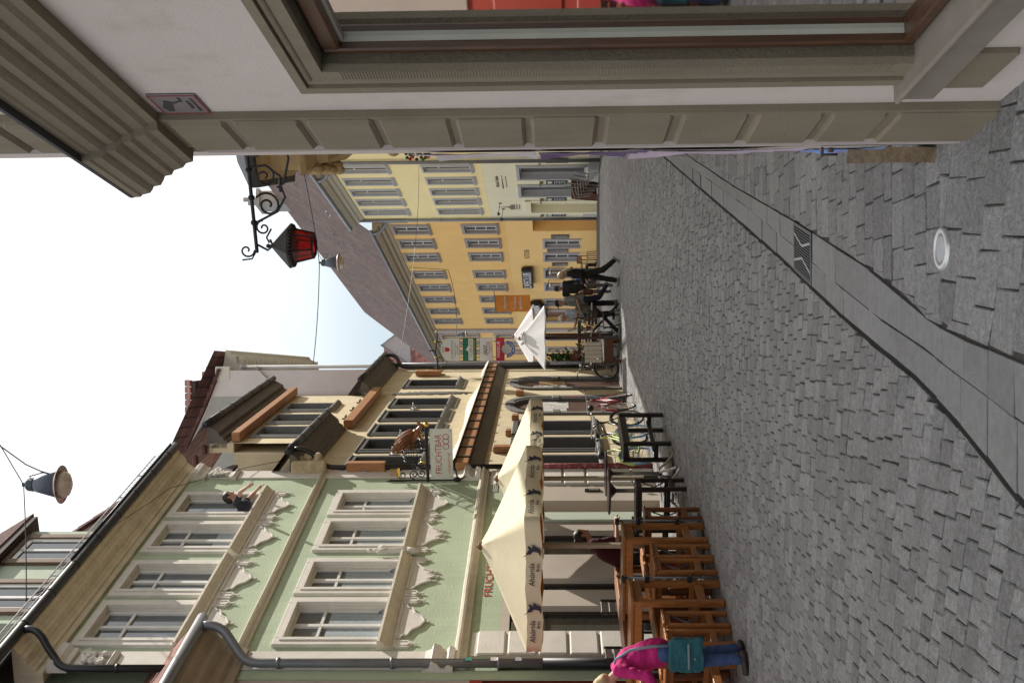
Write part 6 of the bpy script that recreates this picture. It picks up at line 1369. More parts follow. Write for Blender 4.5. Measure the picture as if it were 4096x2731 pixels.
def stool(label, s, d, w_=.2, D_=.85, h=.72, wood=None, rot=0.0, grp='narrow timber bar stools'):
    w_ *= 1.72; p = G.w(s, d); t = thing('bar_stool', label, 'bar stool', (p.x, p.y, 0), grz + rot, grp)
    mb = MB()
    for k in range(3): mb.bbox(-w_ / 2 - .02 + k * (w_ + .04) / 3, -w_ / 2 - .02 + (k + 1) * (w_ + .04) / 3 - .006, -.02, D_, h - .03, h, .005)
    mb.build('seat', wood if wood is not M_blackw else M_blackw2, t)
    for x in (-w_ / 2, w_ / 2):
        for y in (0.0, D_ - .07): mb = MB(); mb.bbox(x - .027, x + .027, y, y + .055, .003, h - .031, .01); mb.build('leg', wood, t)
    mb = MB(); mb.bbox(-w_ / 2 - .02, w_ / 2 + .02, .008, .04, h - .09, h - .032, .005)
    for x in (-w_ / 2, w_ / 2): mb.bbox(x - .013, x + .013, .035, D_ - .06, h - .09, h - .032, .004)
    mb.build('apron', wood, t)
    mb = MB(); mb.bbox(-w_ / 2 + .02, w_ / 2 - .02, .01, .045, .17, .24, .005); mb.bbox(-w_ / 2 + .02, w_ / 2 - .02, D_ - .06, D_ - .03, .17, .24, .005)
    for x in (-w_ / 2, w_ / 2): mb.bbox(x - .013, x + .013, .01, D_ - .03, .225, .28, .004)
    mb.build('stretcher', wood, t)
    mb = MB(); mb.bar((-w_ / 2, .06, .3), (w_ / 2, .06, h - .12), .008, .018, (0, 1, 0)); mb.bar((w_ / 2, .066, .3), (-w_ / 2, .066, h - .12), .008, .018, (0, 1, 0)); mb.build('cross_brace', M_zinc, t)
    return t
high_table('orange timber bar table with a grey clamp pole, farthest along the terrace row', -3.80, 1.99, .25, wood=M_beer, clamp=True)
high_table('orange timber bar table with a grey clamp pole, in the middle of the terrace row', -4.69, 1.92, .27, wood=M_beer, clamp=True)
high_table('orange timber bar table half hidden behind the woman in pink', -5.58, 1.72, .27, wood=M_beer, clamp=False)
stool('red brown bar stool beside the black bench, first of the timber row', -3.47, 2.0, .16, wood=M_beer_d)
stool('orange bar stool just past the farthest clamp pole table', -4.12, 1.98, .17, wood=M_beer)
stool('orange bar stool close to the middle clamp pole table', -4.345, 1.97, .18, wood=M_beer)
stool('orange bar stool between the middle table and its twin', -5.02, 1.87, .16, wood=M_beer)
stool('orange bar stool next to the pink dressed woman', -5.24, 1.85, .15, wood=M_beer)
stool('orange bar stool behind the legs of the pink dressed woman', -5.95, 1.6, .16, wood=M_beer)
stool('black bar stool set crosswise before the bistro table', -2.52, 1.72, .19, .7, .71, M_blackw, grp='black timber bar stools')
stool('second black bar stool behind, nearer the house door', -2.62, 1.1, .19, .6, .73, M_blackw, grp='black timber bar stools')
# black slatted bench parallel to the house
p = G.w(-.95, 1.6); t = thing('black_bench', 'long black slatted bench standing in front of the parked bicycles', 'bench', (p.x, p.y, 0), grz, None, 1.7)
mb = MB()
for k in range(5): mb.bbox(-.46, .46, -.02 + k * .066, .036 + k * .066, .735, .76, .006)
mb.build('seat', M_blackw2, t)
for x in (-.40, .42):
    for y in (.0, .27): mb = MB(); mb.bbox(x - .033, x + .033, y - .015, y + .045, .003, .733, .012); mb.build('leg', M_blackw, t)
mb = MB(); mb.bbox(-.43, .45, .005, .04, .64, .732, .006); mb.bbox(-.43, .45, .255, .29, .64, .732, .006); mb.bbox(-.4, .42, .11, .16, .22, .29, .006)
for x in (-.40, .42): mb.bbox(x - .02, x + .02, .04, .26, .2, .27, .006)
mb.build('stretcher', M_blackw, t)
# long counter against the house front
p = G.w(-4.6, .95); t = thing('long_bar_counter', 'long orange timber counter running behind the bar tables', 'counter', (p.x, p.y, 0), grz, None, 1.7)
mb = MB()
for k in range(4): mb.bbox(-1.6, 1.35, k * .09, k * .09 + .083, 1.0, 1.035, .006)
mb.build('tabletop', M_beer, t); mb = MB(); mb.bbox(-1.56, 1.3, .0, .03, .9, .998, .006); mb.bbox(-1.56, 1.3, .02, .045, .3, .37, .006); mb.build('apron', M_beer_d, t)
for x in (-1.5, -.1, 1.25):
    for y in (.02, .3): mb = MB(); mb.bbox(x - .035, x + .035, y, y + .06, .003, .899, .008); mb.build('leg', M_beer_d, t)
for i, (s_, lab) in enumerate(((-3.95, 'under the far end of'), (-4.85, 'under the near end of'))):
    p = G.w(s_, 1.55); t = thing('timber_bench', f'orange timber bench {lab} the long counter', 'bench', (p.x, p.y, 0), grz, 'benches at the long counter', 1.7)
    mb = MB()
    for k in range(3): mb.bbox(-.42, .42, k * .09, k * .09 + .083, .72, .75, .006)
    mb.build('seat', mat_wood('honey_timber', (.42, .17, .05), .35), t)
    for x in (-.37, .37):
        for y in (.0, .2): mb = MB(); mb.bbox(x - .028, x + .028, y, y + .055, .003, .719, .008); mb.build('leg', M_beer_d, t)
    mb = MB(); mb.bbox(-.34, .34, .01, .035, .2, .26, .005); mb.bbox(-.4, .4, .01, .035, .65, .718, .005); mb.build('stretcher', M_beer_d, t)
for i, (s_, lab) in enumerate(((-3.4, 'farther'), (-4.15, 'middle'), (-4.8, 'nearer'))):
    p = G.w(s_, .5); t = thing('slat_chair', f'dark slatted high chair at the counter, the {lab} one', 'chair', (p.x, p.y, 0), grz + .1 * i, 'dark slatted chairs behind the counter')
    mb = MB(); mb.bbox(-.2, .2, -.2, .2, .74, .77, .008); mb.build('seat', M_blackw2, t)
    mb = MB()
    for k in range(2): mb.bbox(-.2, .2, .18, .2, 1.02 + k * .11, 1.11 + k * .11, .006)
    mb.build('backrest', M_blackw2, t)
    for x in (-.18, .18):
        for y in (-.18, .18): mb = MB(); mb.bbox(x - .015, x + .015, y - .015, y + .015, .003, .739 if y < 0 else 1.23, .004); mb.build('leg', M_iron, t)
# bistro tables on chromed feet
M_chrome = mat('chromed_tube', (.7, .7, .7), rough=.12, metal=1.0, var=.05)
def bistro(label, x, y, a):
    t = thing('bistro_table', label, 'bistro table', (x, y * KY, 0), a, 'round bistro tables')
    mb = MB(); mb.lathe([(.0, 1.04), (.33, 1.04), (.345, 1.05), (.345, 1.065), (.33, 1.072), (.0, 1.072)], n=32); mb.lathe([(.03, .95), (.12, 1.03), (.12, 1.04)], n=12); mb.build('tabletop', mat('plum_tabletop', (.06, .03, .035), rough=.3), t)
    mb = MB(); mb.tube([(0, 0, .2), (0, 0, 1.0)], .03, 12); mb.build('pedestal', mat('grey_pedestal', (.30, .29, .28), metal=.5, rough=.35), t, True)
    for k in range(4):
        an = k * PI / 2; c_, s_ = math.cos(an), math.sin(an); mb = MB()
        mb.tube([(0, 0, .26), (.08 * c_, .08 * s_, .24), (.18 * c_, .18 * s_, .12), (.3 * c_, .3 * s_, .03), (.34 * c_, .34 * s_, .02)], .018, 8); mb.build('foot', M_chrome, t, True)
    return t
bistro('round plum topped bistro table on chromed feet under the far cream parasol', -2.03, 10.45, .4)
bistro('round plum topped bistro table nearer the viewer, chromed feet behind a black stool', -2.18, 9.95, .1)

# ================================================================== BICYCLES (x forward, wheels on z=0)
def spoke_wheel(name, t, cx, R_, mt, mr, steer=None):
    """tyre > rim, spokes"""
    T = Matrix.Translation((cx, 0, R_)) if steer is None else steer
    circ = lambda r, n=36: [T @ Vector((r * math.cos(2 * PI * k / n), 0, r * math.sin(2 * PI * k / n))) for k in range(n)]
    mb = MB(); mb.tube(circ(R_ - .02), .02, 8, close=True); wl = mb.build(name, mt, t, True)
    mb = MB(); mb.tube(circ(R_ - .046), .011, 6, close=True); mb.build('rim', mr, wl, True)
    mb = MB()
    for k in range(28):
        an = 2 * PI * k / 28; y = .025 * (1 if k % 2 else -1); a2 = an + .25 * (1 if k % 4 < 2 else -1)
        mb.tube([T @ Vector((.02 * math.cos(a2), y, .02 * math.sin(a2))), T @ Vector(((R_ - .05) * math.cos(an), 0, (R_ - .05) * math.sin(an)))], .0022, 3, False)
    mb.tube([T @ Vector((0, -.045, 0)), T @ Vector((0, .045, 0))], .02, 8); mb.build('spokes', mat('spoke_steel', (.5, .5, .5), metal=.8, rough=.3), wl)
    return wl
def bicycle(label, x, y, rz, mframe, mtyre=None, mrim=None, steer=0.0, lean=0.06, step=False, rack=False, basket=False, mguard=None, guard=True):
    t = thing('bicycle', label, 'bicycle', (x, y * KY, 0), 0); t.rotation_euler = (lean, 0, rz)
    mtyre = mtyre or mat('tyre_rubber', (.015, .015, .016), rough=.7); mrim = mrim or mat('rim_alloy', (.45, .45, .45), metal=.8, rough=.3)
    R_ = .345; wb = 1.06; hx, hz = wb - .2, .98; bx, bz = .42, .29; sx_, sz_ = .27, .88
    mb = MB(); r = .017
    mb.tube([(hx, 0, hz), (hx + .055, 0, .74)], .02, 8)
    if step: mb.tube([(hx + .05, 0, .76), (.62, 0, .42), (bx, 0, bz)], .021, 8); mb.tube([(hx + .03, 0, .86), (.66, 0, .58), (.36, 0, .5)], .016, 8)
    else: mb.tube([(hx + .05, 0, .76), (bx, 0, bz)], r, 8); mb.tube([(hx + .01, 0, .92), (sx_ + .02, 0, .8)], r, 8)
    mb.tube([(sx_, 0, sz_), (bx, 0, bz)], r, 8)
    for sy in (-1, 1): mb.tube([(bx, sy * .03, bz), (0, sy * .06, R_)], .010, 6); mb.tube([(sx_ + .03, sy * .02, .78), (0, sy * .06, R_)], .009, 6)
    mb.build('frame', mframe, t, True)
    fork0 = Vector((hx + .055, 0, .74)); S = Matrix.Translation(fork0) @ Matrix.Rotation(steer, 4, Vector((-.055, 0, .24)).normalized()) @ Matrix.Translation(-fork0)
    mb = MB()
    for sy in (-1, 1): mb.tube([S @ Vector((hx + .055, sy * .03, .74)), S @ Vector((hx + .09, sy * .055, .58)), S @ Vector((wb, sy * .055, R_))], .012, 6)
    mb.build('fork', mframe, t, True)
    spoke_wheel('wheel', t, wb, R_, mtyre, mrim, S @ Matrix.Translation((wb, 0, R_))); spoke_wheel('wheel', t, 0, R_, mtyre, mrim)
    mb = MB(); mb.tube([S @ Vector(q) for q in ((hx - .01, 0, .98), (hx - .02, 0, 1.06))], .014, 6)
    mb.tube([S @ Vector(q) for q in ((hx - .16, -.3, 1.06), (hx - .03, -.25, 1.09), (hx + .02, -.1, 1.07), (hx + .02, .1, 1.07), (hx - .03, .25, 1.09), (hx - .16, .3, 1.06))], .011, 8); hb = mb.build('handlebar', mat('bar_alloy', (.5, .5, .5), metal=.8, rough=.25), t, True)
    mb = MB()
    for sy in (-1, 1): mb.tube([S @ Vector((hx - .05, sy * .245, 1.085)), S @ Vector((hx - .19, sy * .305, 1.055))], .017, 8)
    mb.ell(S @ Vector((hx + .09, 0, .95)), (.035, .035, .035), n=8); mb.build('grip', M_iron, hb, True)
    mb = MB(); mb.tube([(sx_, 0, .86), (sx_ - .03, 0, .98)], .013, 6); mb.build('seat_post', MATS['bar_alloy'], t, True)
    mb = MB(); mb.cone((sx_ - .15, 0, 1.0), (sx_ - .02, 0, 1.0), .075, .06, 8); mb.cone((sx_ - .02, 0, 1.0), (sx_ + .14, 0, 1.005), .055, .022, 8); mb.build('saddle', mat('saddle_black', (.02, .02, .02), rough=.5), t, True)
    mb = MB(); mb.tube([(bx + .085 * math.cos(a), .035, bz + .085 * math.sin(a)) for a in np.linspace(0, 2 * PI, 18)[:-1]], .006, 4, close=True); mb.tube([(bx, -.06, bz), (bx + .1, -.06, bz - .13)], .009, 5); mb.tube([(bx, .06, bz), (bx - .1, .06, bz + .13)], .009, 5); mb.bbox(bx + .05, bx + .15, -.16, -.065, bz - .145, bz - .12, .004); mb.bbox(bx - .15, bx - .05, .065, .16, bz + .12, bz + .145, .004); mb.tube([(bx, .038, bz + .08), (0, .038, R_ + .04)], .005, 4); mb.tube([(bx, .038, bz - .08), (0, .038, R_ - .04)], .005, 4); mb.build('crank', M_iron, t)
    if guard:
        mb = MB()
        for c_, a0, a1, TT in ((0, .35, 2.9, Matrix.Translation((0, 0, R_))), (wb, .6, 2.5, S @ Matrix.Translation((wb, 0, R_)))):
            pr = [(c, s) for c, s in ()]
            for k in range(14):
                a = a0 + (a1 - a0) * k / 13
                for yy in (-.028, 0, .028): rr = R_ + .022 - (.012 if yy else 0); mb.v.append(tuple(TT @ Vector((rr * math.cos(a), yy, rr * math.sin(a)))))
            o = len(mb.v) - 42
            for k in range(13):
                for j in (0, 1): mb.f.append((o + k * 3 + j, o + k * 3 + j + 1, o + k * 3 + j + 4, o + k * 3 + j + 3))
        mb.build('mudguard', mguard or mframe, t, True)
    if rack:
        mb = MB()
        for sy in (-.06, -.02, .02, .06): mb.tube([(-.3, sy, .76), (.16, sy, .76)], .005, 5)
        for x_ in (-.3, -.07, .16): mb.tube([(x_, -.06, .76), (x_, .06, .76)], .005, 5)
        for sy in (-.06, .06): mb.tube([(-.1, sy, .76), (0, sy, R_)], .005, 5)
        mb.build('carrier', M_iron, t)
    if basket:
        mb = MB(); B0 = S
        for z, h_ in ((.82, .13), (.9, .145), (.98, .155), (1.05, .165)): mb.tube([B0 @ Vector(q) for q in ((hx + .08, -h_, z), (hx + .08 + h_ * 1.6, -h_, z), (hx + .08 + h_ * 1.6, h_, z), (hx + .08, h_, z))], .004, 4, close=True)
        for k in range(6):
            for sy in (-1, 1): x_ = hx + .08 + k * .045; mb.tube([B0 @ Vector((x_, sy * .13, .82)), B0 @ Vector((x_, sy * .165, 1.05))], .003, 4)
        mb.build('basket', M_iron, t)
    return t
bicycle('black bicycle with its big front wheel turned side on, by the far arched doorway', -.66, 19.5, math.radians(-97), mat('bike_black', (.018, .018, .02), rough=.3), steer=1.35, lean=.03, basket=True, rack=True)
M_bred = mat('bike_red', (.22, .012, .02), rough=.3)
bicycle('dark red step through bicycle leaning by the nearer arched doorway', -1.43, 15.2, math.radians(80), M_bred, mrim=mat('rim_pale', (.6, .6, .58)), steer=.15, lean=-.1, step=True, rack=True, mguard=M_bred)
bicycle('black bicycle with silver handlebars behind the black bench', -1.88, 13.3, math.radians(72), mat('bike_black2', (.012, .013, .016), rough=.3), steer=-.1, lean=-.06, rack=True)
bicycle('pale green bicycle with blue tyres and a rear carrier under the cream parasol', -2.02, 12.15, math.radians(70), mat('bike_green', (.34, .42, .10), rough=.35), mtyre=mat('tyre_blue', (.12, .3, .5), rough=.6), steer=.1, lean=-.08, step=True, rack=True, mguard=mat('bike_green', (.34, .42, .10)))

# ================================================================== FAR FURNITURE
def far_z(p): return gz(p[1])
# grey slatted chairs stacked in front of the inn, with folded brown tables leaning beside them
M_greyslat = mat('grey_slat', (.22, .225, .22), rough=.6, var=.15, vs=8)
def patio_chair():
    t = thing('patio_chair', '', 'chair', (0, 0, 0), 0, 'grey slatted patio chairs in a leaning stack')
    mb = MB()
    for k in range(6): mb.bbox(-.23, .23, -.2 + k * .07, -.145 + k * .07, .43, .45, .004)
    mb.build('seat', M_greyslat, t)
    mb = MB()
    for k in range(6): mb.bbox(-.23, .23, .22 + k * .018, .24 + k * .018, .5 + k * .075, .555 + k * .075, .004)
    mb.build('backrest', M_greyslat, t)
    mb = MB()
    for x in (-.235, .235): mb.tube([(x, -.22, .0), (x, -.2, .44), (x, .22, .44)], .012, 5); mb.tube([(x, .26, .0), (x, .21, .42), (x, .33, .96)], .012, 5); mb.tube([(x, -.2, .44), (x, -.18, .64), (x, .25, .65)], .012, 5)
    mb.build('frame', mat('chair_alu', (.3, .3, .3), metal=.4, rough=.4), t); return t
base = patio_chair(); pc = Y.w(.75, .75); zc = gz(pc.y)
labs = ['lowest grey slatted chair of the stack by the inn', 'second chair up in the grey stack by the inn', 'middle chair in the grey stack by the inn', 'chair near the top of the grey stack by the inn', 'top chair of the grey stack by the inn']
ny = Vector((math.cos(Y.th), -math.sin(Y.th)))

for k in range(5):
    o_c = base if k == 0 else None
    loc = (pc.x - .10 * k * 1.0, pc.y + .02 * k, zc + .10 * k); rr = (.0 + .05 * k, 0, math.radians(-102))
    if k == 0: base['label'] = labs[0]; base.location = loc; base.rotation_euler = rr
    else: dup(base, labs[k], loc, 0, rr)
M_bt = mat_wood('brown_beer_table', (.16, .065, .03), .5)
for k, lab in enumerate(('outermost', 'second', 'third', 'innermost')):
    p = Y.w(1.15 + .36 * (3 - k) * .55, .95 - .09 * (3 - k) * .3); t = thing('folded_table', f'brown wooden folding table leaning by the inn, {lab} of four', 'folding table', (p.x, p.y, gz(p.y)), Y.root.rotation_euler[2] + .1 * k, 'folded brown tables leaning together')
    t.rotation_euler = (.0, math.radians(-14), t.rotation_euler[2])
    mb = MB()
    for j in range(3): mb.bbox(-.02, .02, -.3 + j * .2, -.12 + j * .2, .1 , 1.15, .006)
    mb.build('tabletop', M_bt, t)
    mb = MB(); mb.bar((.04, -.28, .02), (.03, -.26, 1.0), .05, .05); mb.bar((.04, .28, .02), (.03, .26, 1.0), .05, .05); mb.bar((.05, -.28, .12), (.05, .28, .12), .05, .06); mb.bar((.05, -.28, .62), (.05, .28, .62), .05, .06); mb.build('leg_frame', M_bt, t)
# tables and chairs before the orange house
M_seat = mat_wood('pale_brown_seat', (.34, .18, .08), .5)
def cafe_table(label, x, y, rz, wd=.8):
    z = gz(y); t = thing('cafe_table', label, 'table', (x, y, z), rz, 'black framed tables before the orange house')
    mb = MB(); mb.bbox(-wd / 2, wd / 2, -.35, .35, .72, .75, .008); mb.build('tabletop', mat_wood('red_brown_top', (.18, .06, .03), .4), t)
    for sx in (-1, 1):
        for sy in (-1, 1): mb = MB(); mb.bar((sx * (wd / 2 - .05), sy * .3, .0), (sx * (wd / 2 - .05), sy * .3, .72), .04, .04); mb.build('leg', M_iron, t)
    return t
def cafe_chair(label, x, y, rz):
    z = gz(y); t = thing('cafe_chair', label, 'chair', (x, y, z), rz, 'black framed chairs before the orange house')
    mb = MB(); mb.bbox(-.2, .2, -.2, .2, .44, .47, .008); mb.build('seat', M_seat, t)
    mb = MB(); mb.bbox(-.2, .2, .19, .215, .72, .92, .008); mb.build('backrest', M_seat, t)
    mb = MB()
    for sx in (-.19, .19): mb.tube([(sx, .24, 0), (sx, .2, .46), (sx, .22, .95)], .014, 5); mb.tube([(sx, -.22, 0), (sx, -.18, .46)], .014, 5)
    mb.tube([(-.19, .22, .94), (.19, .22, .94)], .014, 5); mb.build('frame', M_iron, t); return t
tz = Z.root.rotation_euler[2]
zp = lambda s, d: Z.w(s, d)
for i, (s, lab) in enumerate(((2.1, 'nearest the inn'), (4.1, 'where the seated group eats'), (6.2, 'before the club door'), (8.3, 'next to the parasol'))):
    p = zp(s, 1.6); cafe_table('black framed table ' + lab, p.x, p.y, tz)
    for j, (ds, dd, r_) in enumerate(((-.75, 0, PI / 2), (.75, 0, -PI / 2), (-.05, .62, PI), (.05, -.62, 0))):
        if (i, j) == (1, 2): continue
        q = zp(s + ds, 1.6 + dd); cafe_chair(f'black framed chair {("on the inn side", "on the far side", "on the lane side", "on the wall side")[j]} of the table {lab}', q.x, q.y, tz + r_ )
# tables, slatted bench and pots under the white parasol
M_slatb = mat_wood('bleached_slats', (.50, .42, .33), .6, (1.5, 9, 9), .15)
for i, (x, y, rz, lab) in enumerate(((.62, 18.9, .05, 'to the right of the white parasol pole'), (-.25, 19.3, .1, 'to the left of the white parasol pole'))):
    t = thing('folding_table', f'black legged folding table with bleached slats {lab}', 'folding table', (x, y * KY, 0), rz, 'folding tables under the white parasols')
    mb = MB()
    for k in range(7): mb.bbox(-.42, .42, -.33 + k * .095, -.25 + k * .095, .72, .745, .005)
    mb.build('tabletop', M_slatb, t)
    for sy in (-.3, .3):
        mb = MB(); mb.bar((-.38, sy, .003), (.36, sy, .71), .025, .05); mb.bar((.38, sy, .003), (-.36, sy, .71), .025, .05); mb.build('leg', M_iron, t)
    for j, (cx, cy, cr) in enumerate(((-.05, -.72, PI + .2), (.3, .72, 0))):
        c_ = thing('folding_chair', f'black folding chair {("before" if j == 0 else "behind")} the table {lab}', 'folding chair', (x + cx, y * KY + cy, 0), rz + cr, 'black folding chairs by the parasol')
        mb = MB()
        for k in range(5): mb.bbox(-.2, .2, -.2 + k * .085, -.135 + k * .085, .44, .455, .004)
        mb.build('seat', M_blackw2, c_)
        mb = MB()
        for k in range(3): mb.bbox(-.2, .2, .21 + k * .02, .23 + k * .02, .62 + k * .09, .69 + k * .09, .004)
        mb.build('backrest', M_blackw2, c_)
        mb = MB()
        for sx in (-.2, .2): mb.bar((sx, -.24, .003), (sx, .27, .92), .02, .035); mb.bar((sx, .26, .003), (sx, -.2, .45), .02, .035)
        mb.build('frame', M_iron, c_)
t = thing('slatted_bench', 'pale slatted bench with brown sides next to the black bicycle wheel', 'bench', (-.28, 18.35 * KY, 0), .15)
mb = MB()
for k in range(6): mb.bbox(-.28, .28, -.24 + k * .075, -.175 + k * .075, .45, .475, .005)
for k in range(5): mb.bbox(-.28 + k * .115, -.18 + k * .115, .2, .225, .5, .95, .005)
mb.build('slats', mat('white_slats', (.62, .57, .5), var=.12), t)
mb = MB(); mb.bbox(-.3, -.26, -.25, .25, .003, .448); mb.bbox(.26, .3, -.25, .25, .003, .448); mb.bbox(-.26, .26, -.25, -.22, .2, .44); mb.build('side', mat_wood('bench_side', (.13, .05, .025)), t)
t = thing('post_rail', 'dark brown timber posts and rail between the white parasols', 'railing', (-.3, 20.6 * KY, 0), .1)
for x in (-.55, -.12, .5): mb = MB(); mb.bbox(x - .035, x + .035, -.035, .035, -.03, 2.1, .006); mb.build('post', M_polebr, t)
mb = MB(); mb.bbox(-.7, .9, -.02, .02, .95, 1.05, .006); mb.build('rail', M_polebr, t)
def pot(label, x, y, z, s, flower, h=.25):
    t = thing('flower_pot', label, 'flower pot', (x, y * KY, z), 0, 'potted plants on the parasol terrace')
    mb = MB(); mb.lathe([(.05 * s, 0), (.075 * s, .12 * s), (.082 * s, .12 * s), (.082 * s, .14 * s), (.06 * s, .13 * s)], n=14); mb.build('pot', mat('terracotta', (.25, .1, .06), rough=.8), t)
    mb = MB(); mbf = MB()
    for k in range(int(90 * s * s)):
        a = random.uniform(0, 2 * PI); r = abs(random.gauss(0, .1 * s)); zz = .14 * s + abs(random.gauss(0, h * .5)); c = Vector((r * math.cos(a), r * math.sin(a), zz))
        B = mbf if (flower is not None and k % 5 == 0) else mb
        n_v = Vector((random.gauss(0, 1), random.gauss(0, 1), random.gauss(0, 1))).normalized(); u_v = n_v.orthogonal().normalized(); v_v = n_v.cross(u_v); l_ = .04 * s
        B.add([c - u_v * l_, c - v_v * l_ * .45, c + u_v * l_, c + v_v * l_ * .45], [(0, 1, 2, 3)])
    mb.build('foliage', M_leaf, t)
    if flower is not None: mbf.build('blossom', flower, t)
M_yel = mat('yellow_blossom', (.55, .35, .05), var=.3); M_mag = mat('magenta_blossom', (.45, .05, .12), var=.3)
pot('small terracotta pot with yellow flowers, right on the terrace table', .35, 19.0, .745, 1.0, M_yel); pot('small terracotta pot with green leaves beside the yellow flowers', .62, 18.85, .745, 1.0, None)
pot('small flower pot with yellow label left of the parasol pole', -.15, 19.3, .745, .9, M_yel); pot('small red flower pot on the left folding table', -.4, 19.35, .745, .9, M_mag)
pot('large pot of tall green plant with magenta blossoms against the cream house corner', -.55, 20.9, .0, 2.6, M_mag, .8)
pot('wide green bush in a pot close to the cream house corner', -.50, 20.5, 1.05, 1.7, None, .6)
# ================================================================== PEOPLE
M_skin = mat('skin', (.46, .25, .17), rough=.55, var=.06, vs=12)
def remesh(name, mb, m, parent, voxel, smooth=6, fold=0.0):
    me = bpy.data.meshes.new(name); me.from_pydata(mb.v, [], mb.f); me.update()
    o = bpy.data.objects.new(name, me); COL.objects.link(o)
    md = o.modifiers.new('r', 'REMESH'); md.mode = 'VOXEL'; md.voxel_size = voxel; md.use_smooth_shade = True
    ms = o.modifiers.new('s', 'SMOOTH'); ms.iterations = smooth; ms.factor = .5
    dg = bpy.context.evaluated_depsgraph_get(); new = bpy.data.meshes.new_from_object(o.evaluated_get(dg)); o.modifiers.clear()
    if fold:
        from mathutils import noise
        nv = [v.normal.copy() for v in new.vertices]
        for v, n in zip(new.vertices, nv):
            c_ = v.co; q_ = noise.noise(Vector((c_.x * 7, c_.y * 7, c_.z * 15 + c_.x * 9))) + .5 * noise.noise(Vector((c_.x * 16 + 3, c_.y * 16, c_.z * 28)))
            v.co = c_ + n * (fold * q_)
        new.update()
    o.data = new; bpy.data.meshes.remove(me); new.name = name; new.materials.clear(); new.materials.append(m)
    new.polygons.foreach_set('use_smooth', [True] * len(new.polygons))
    if parent is not None: o.parent = parent
    return o
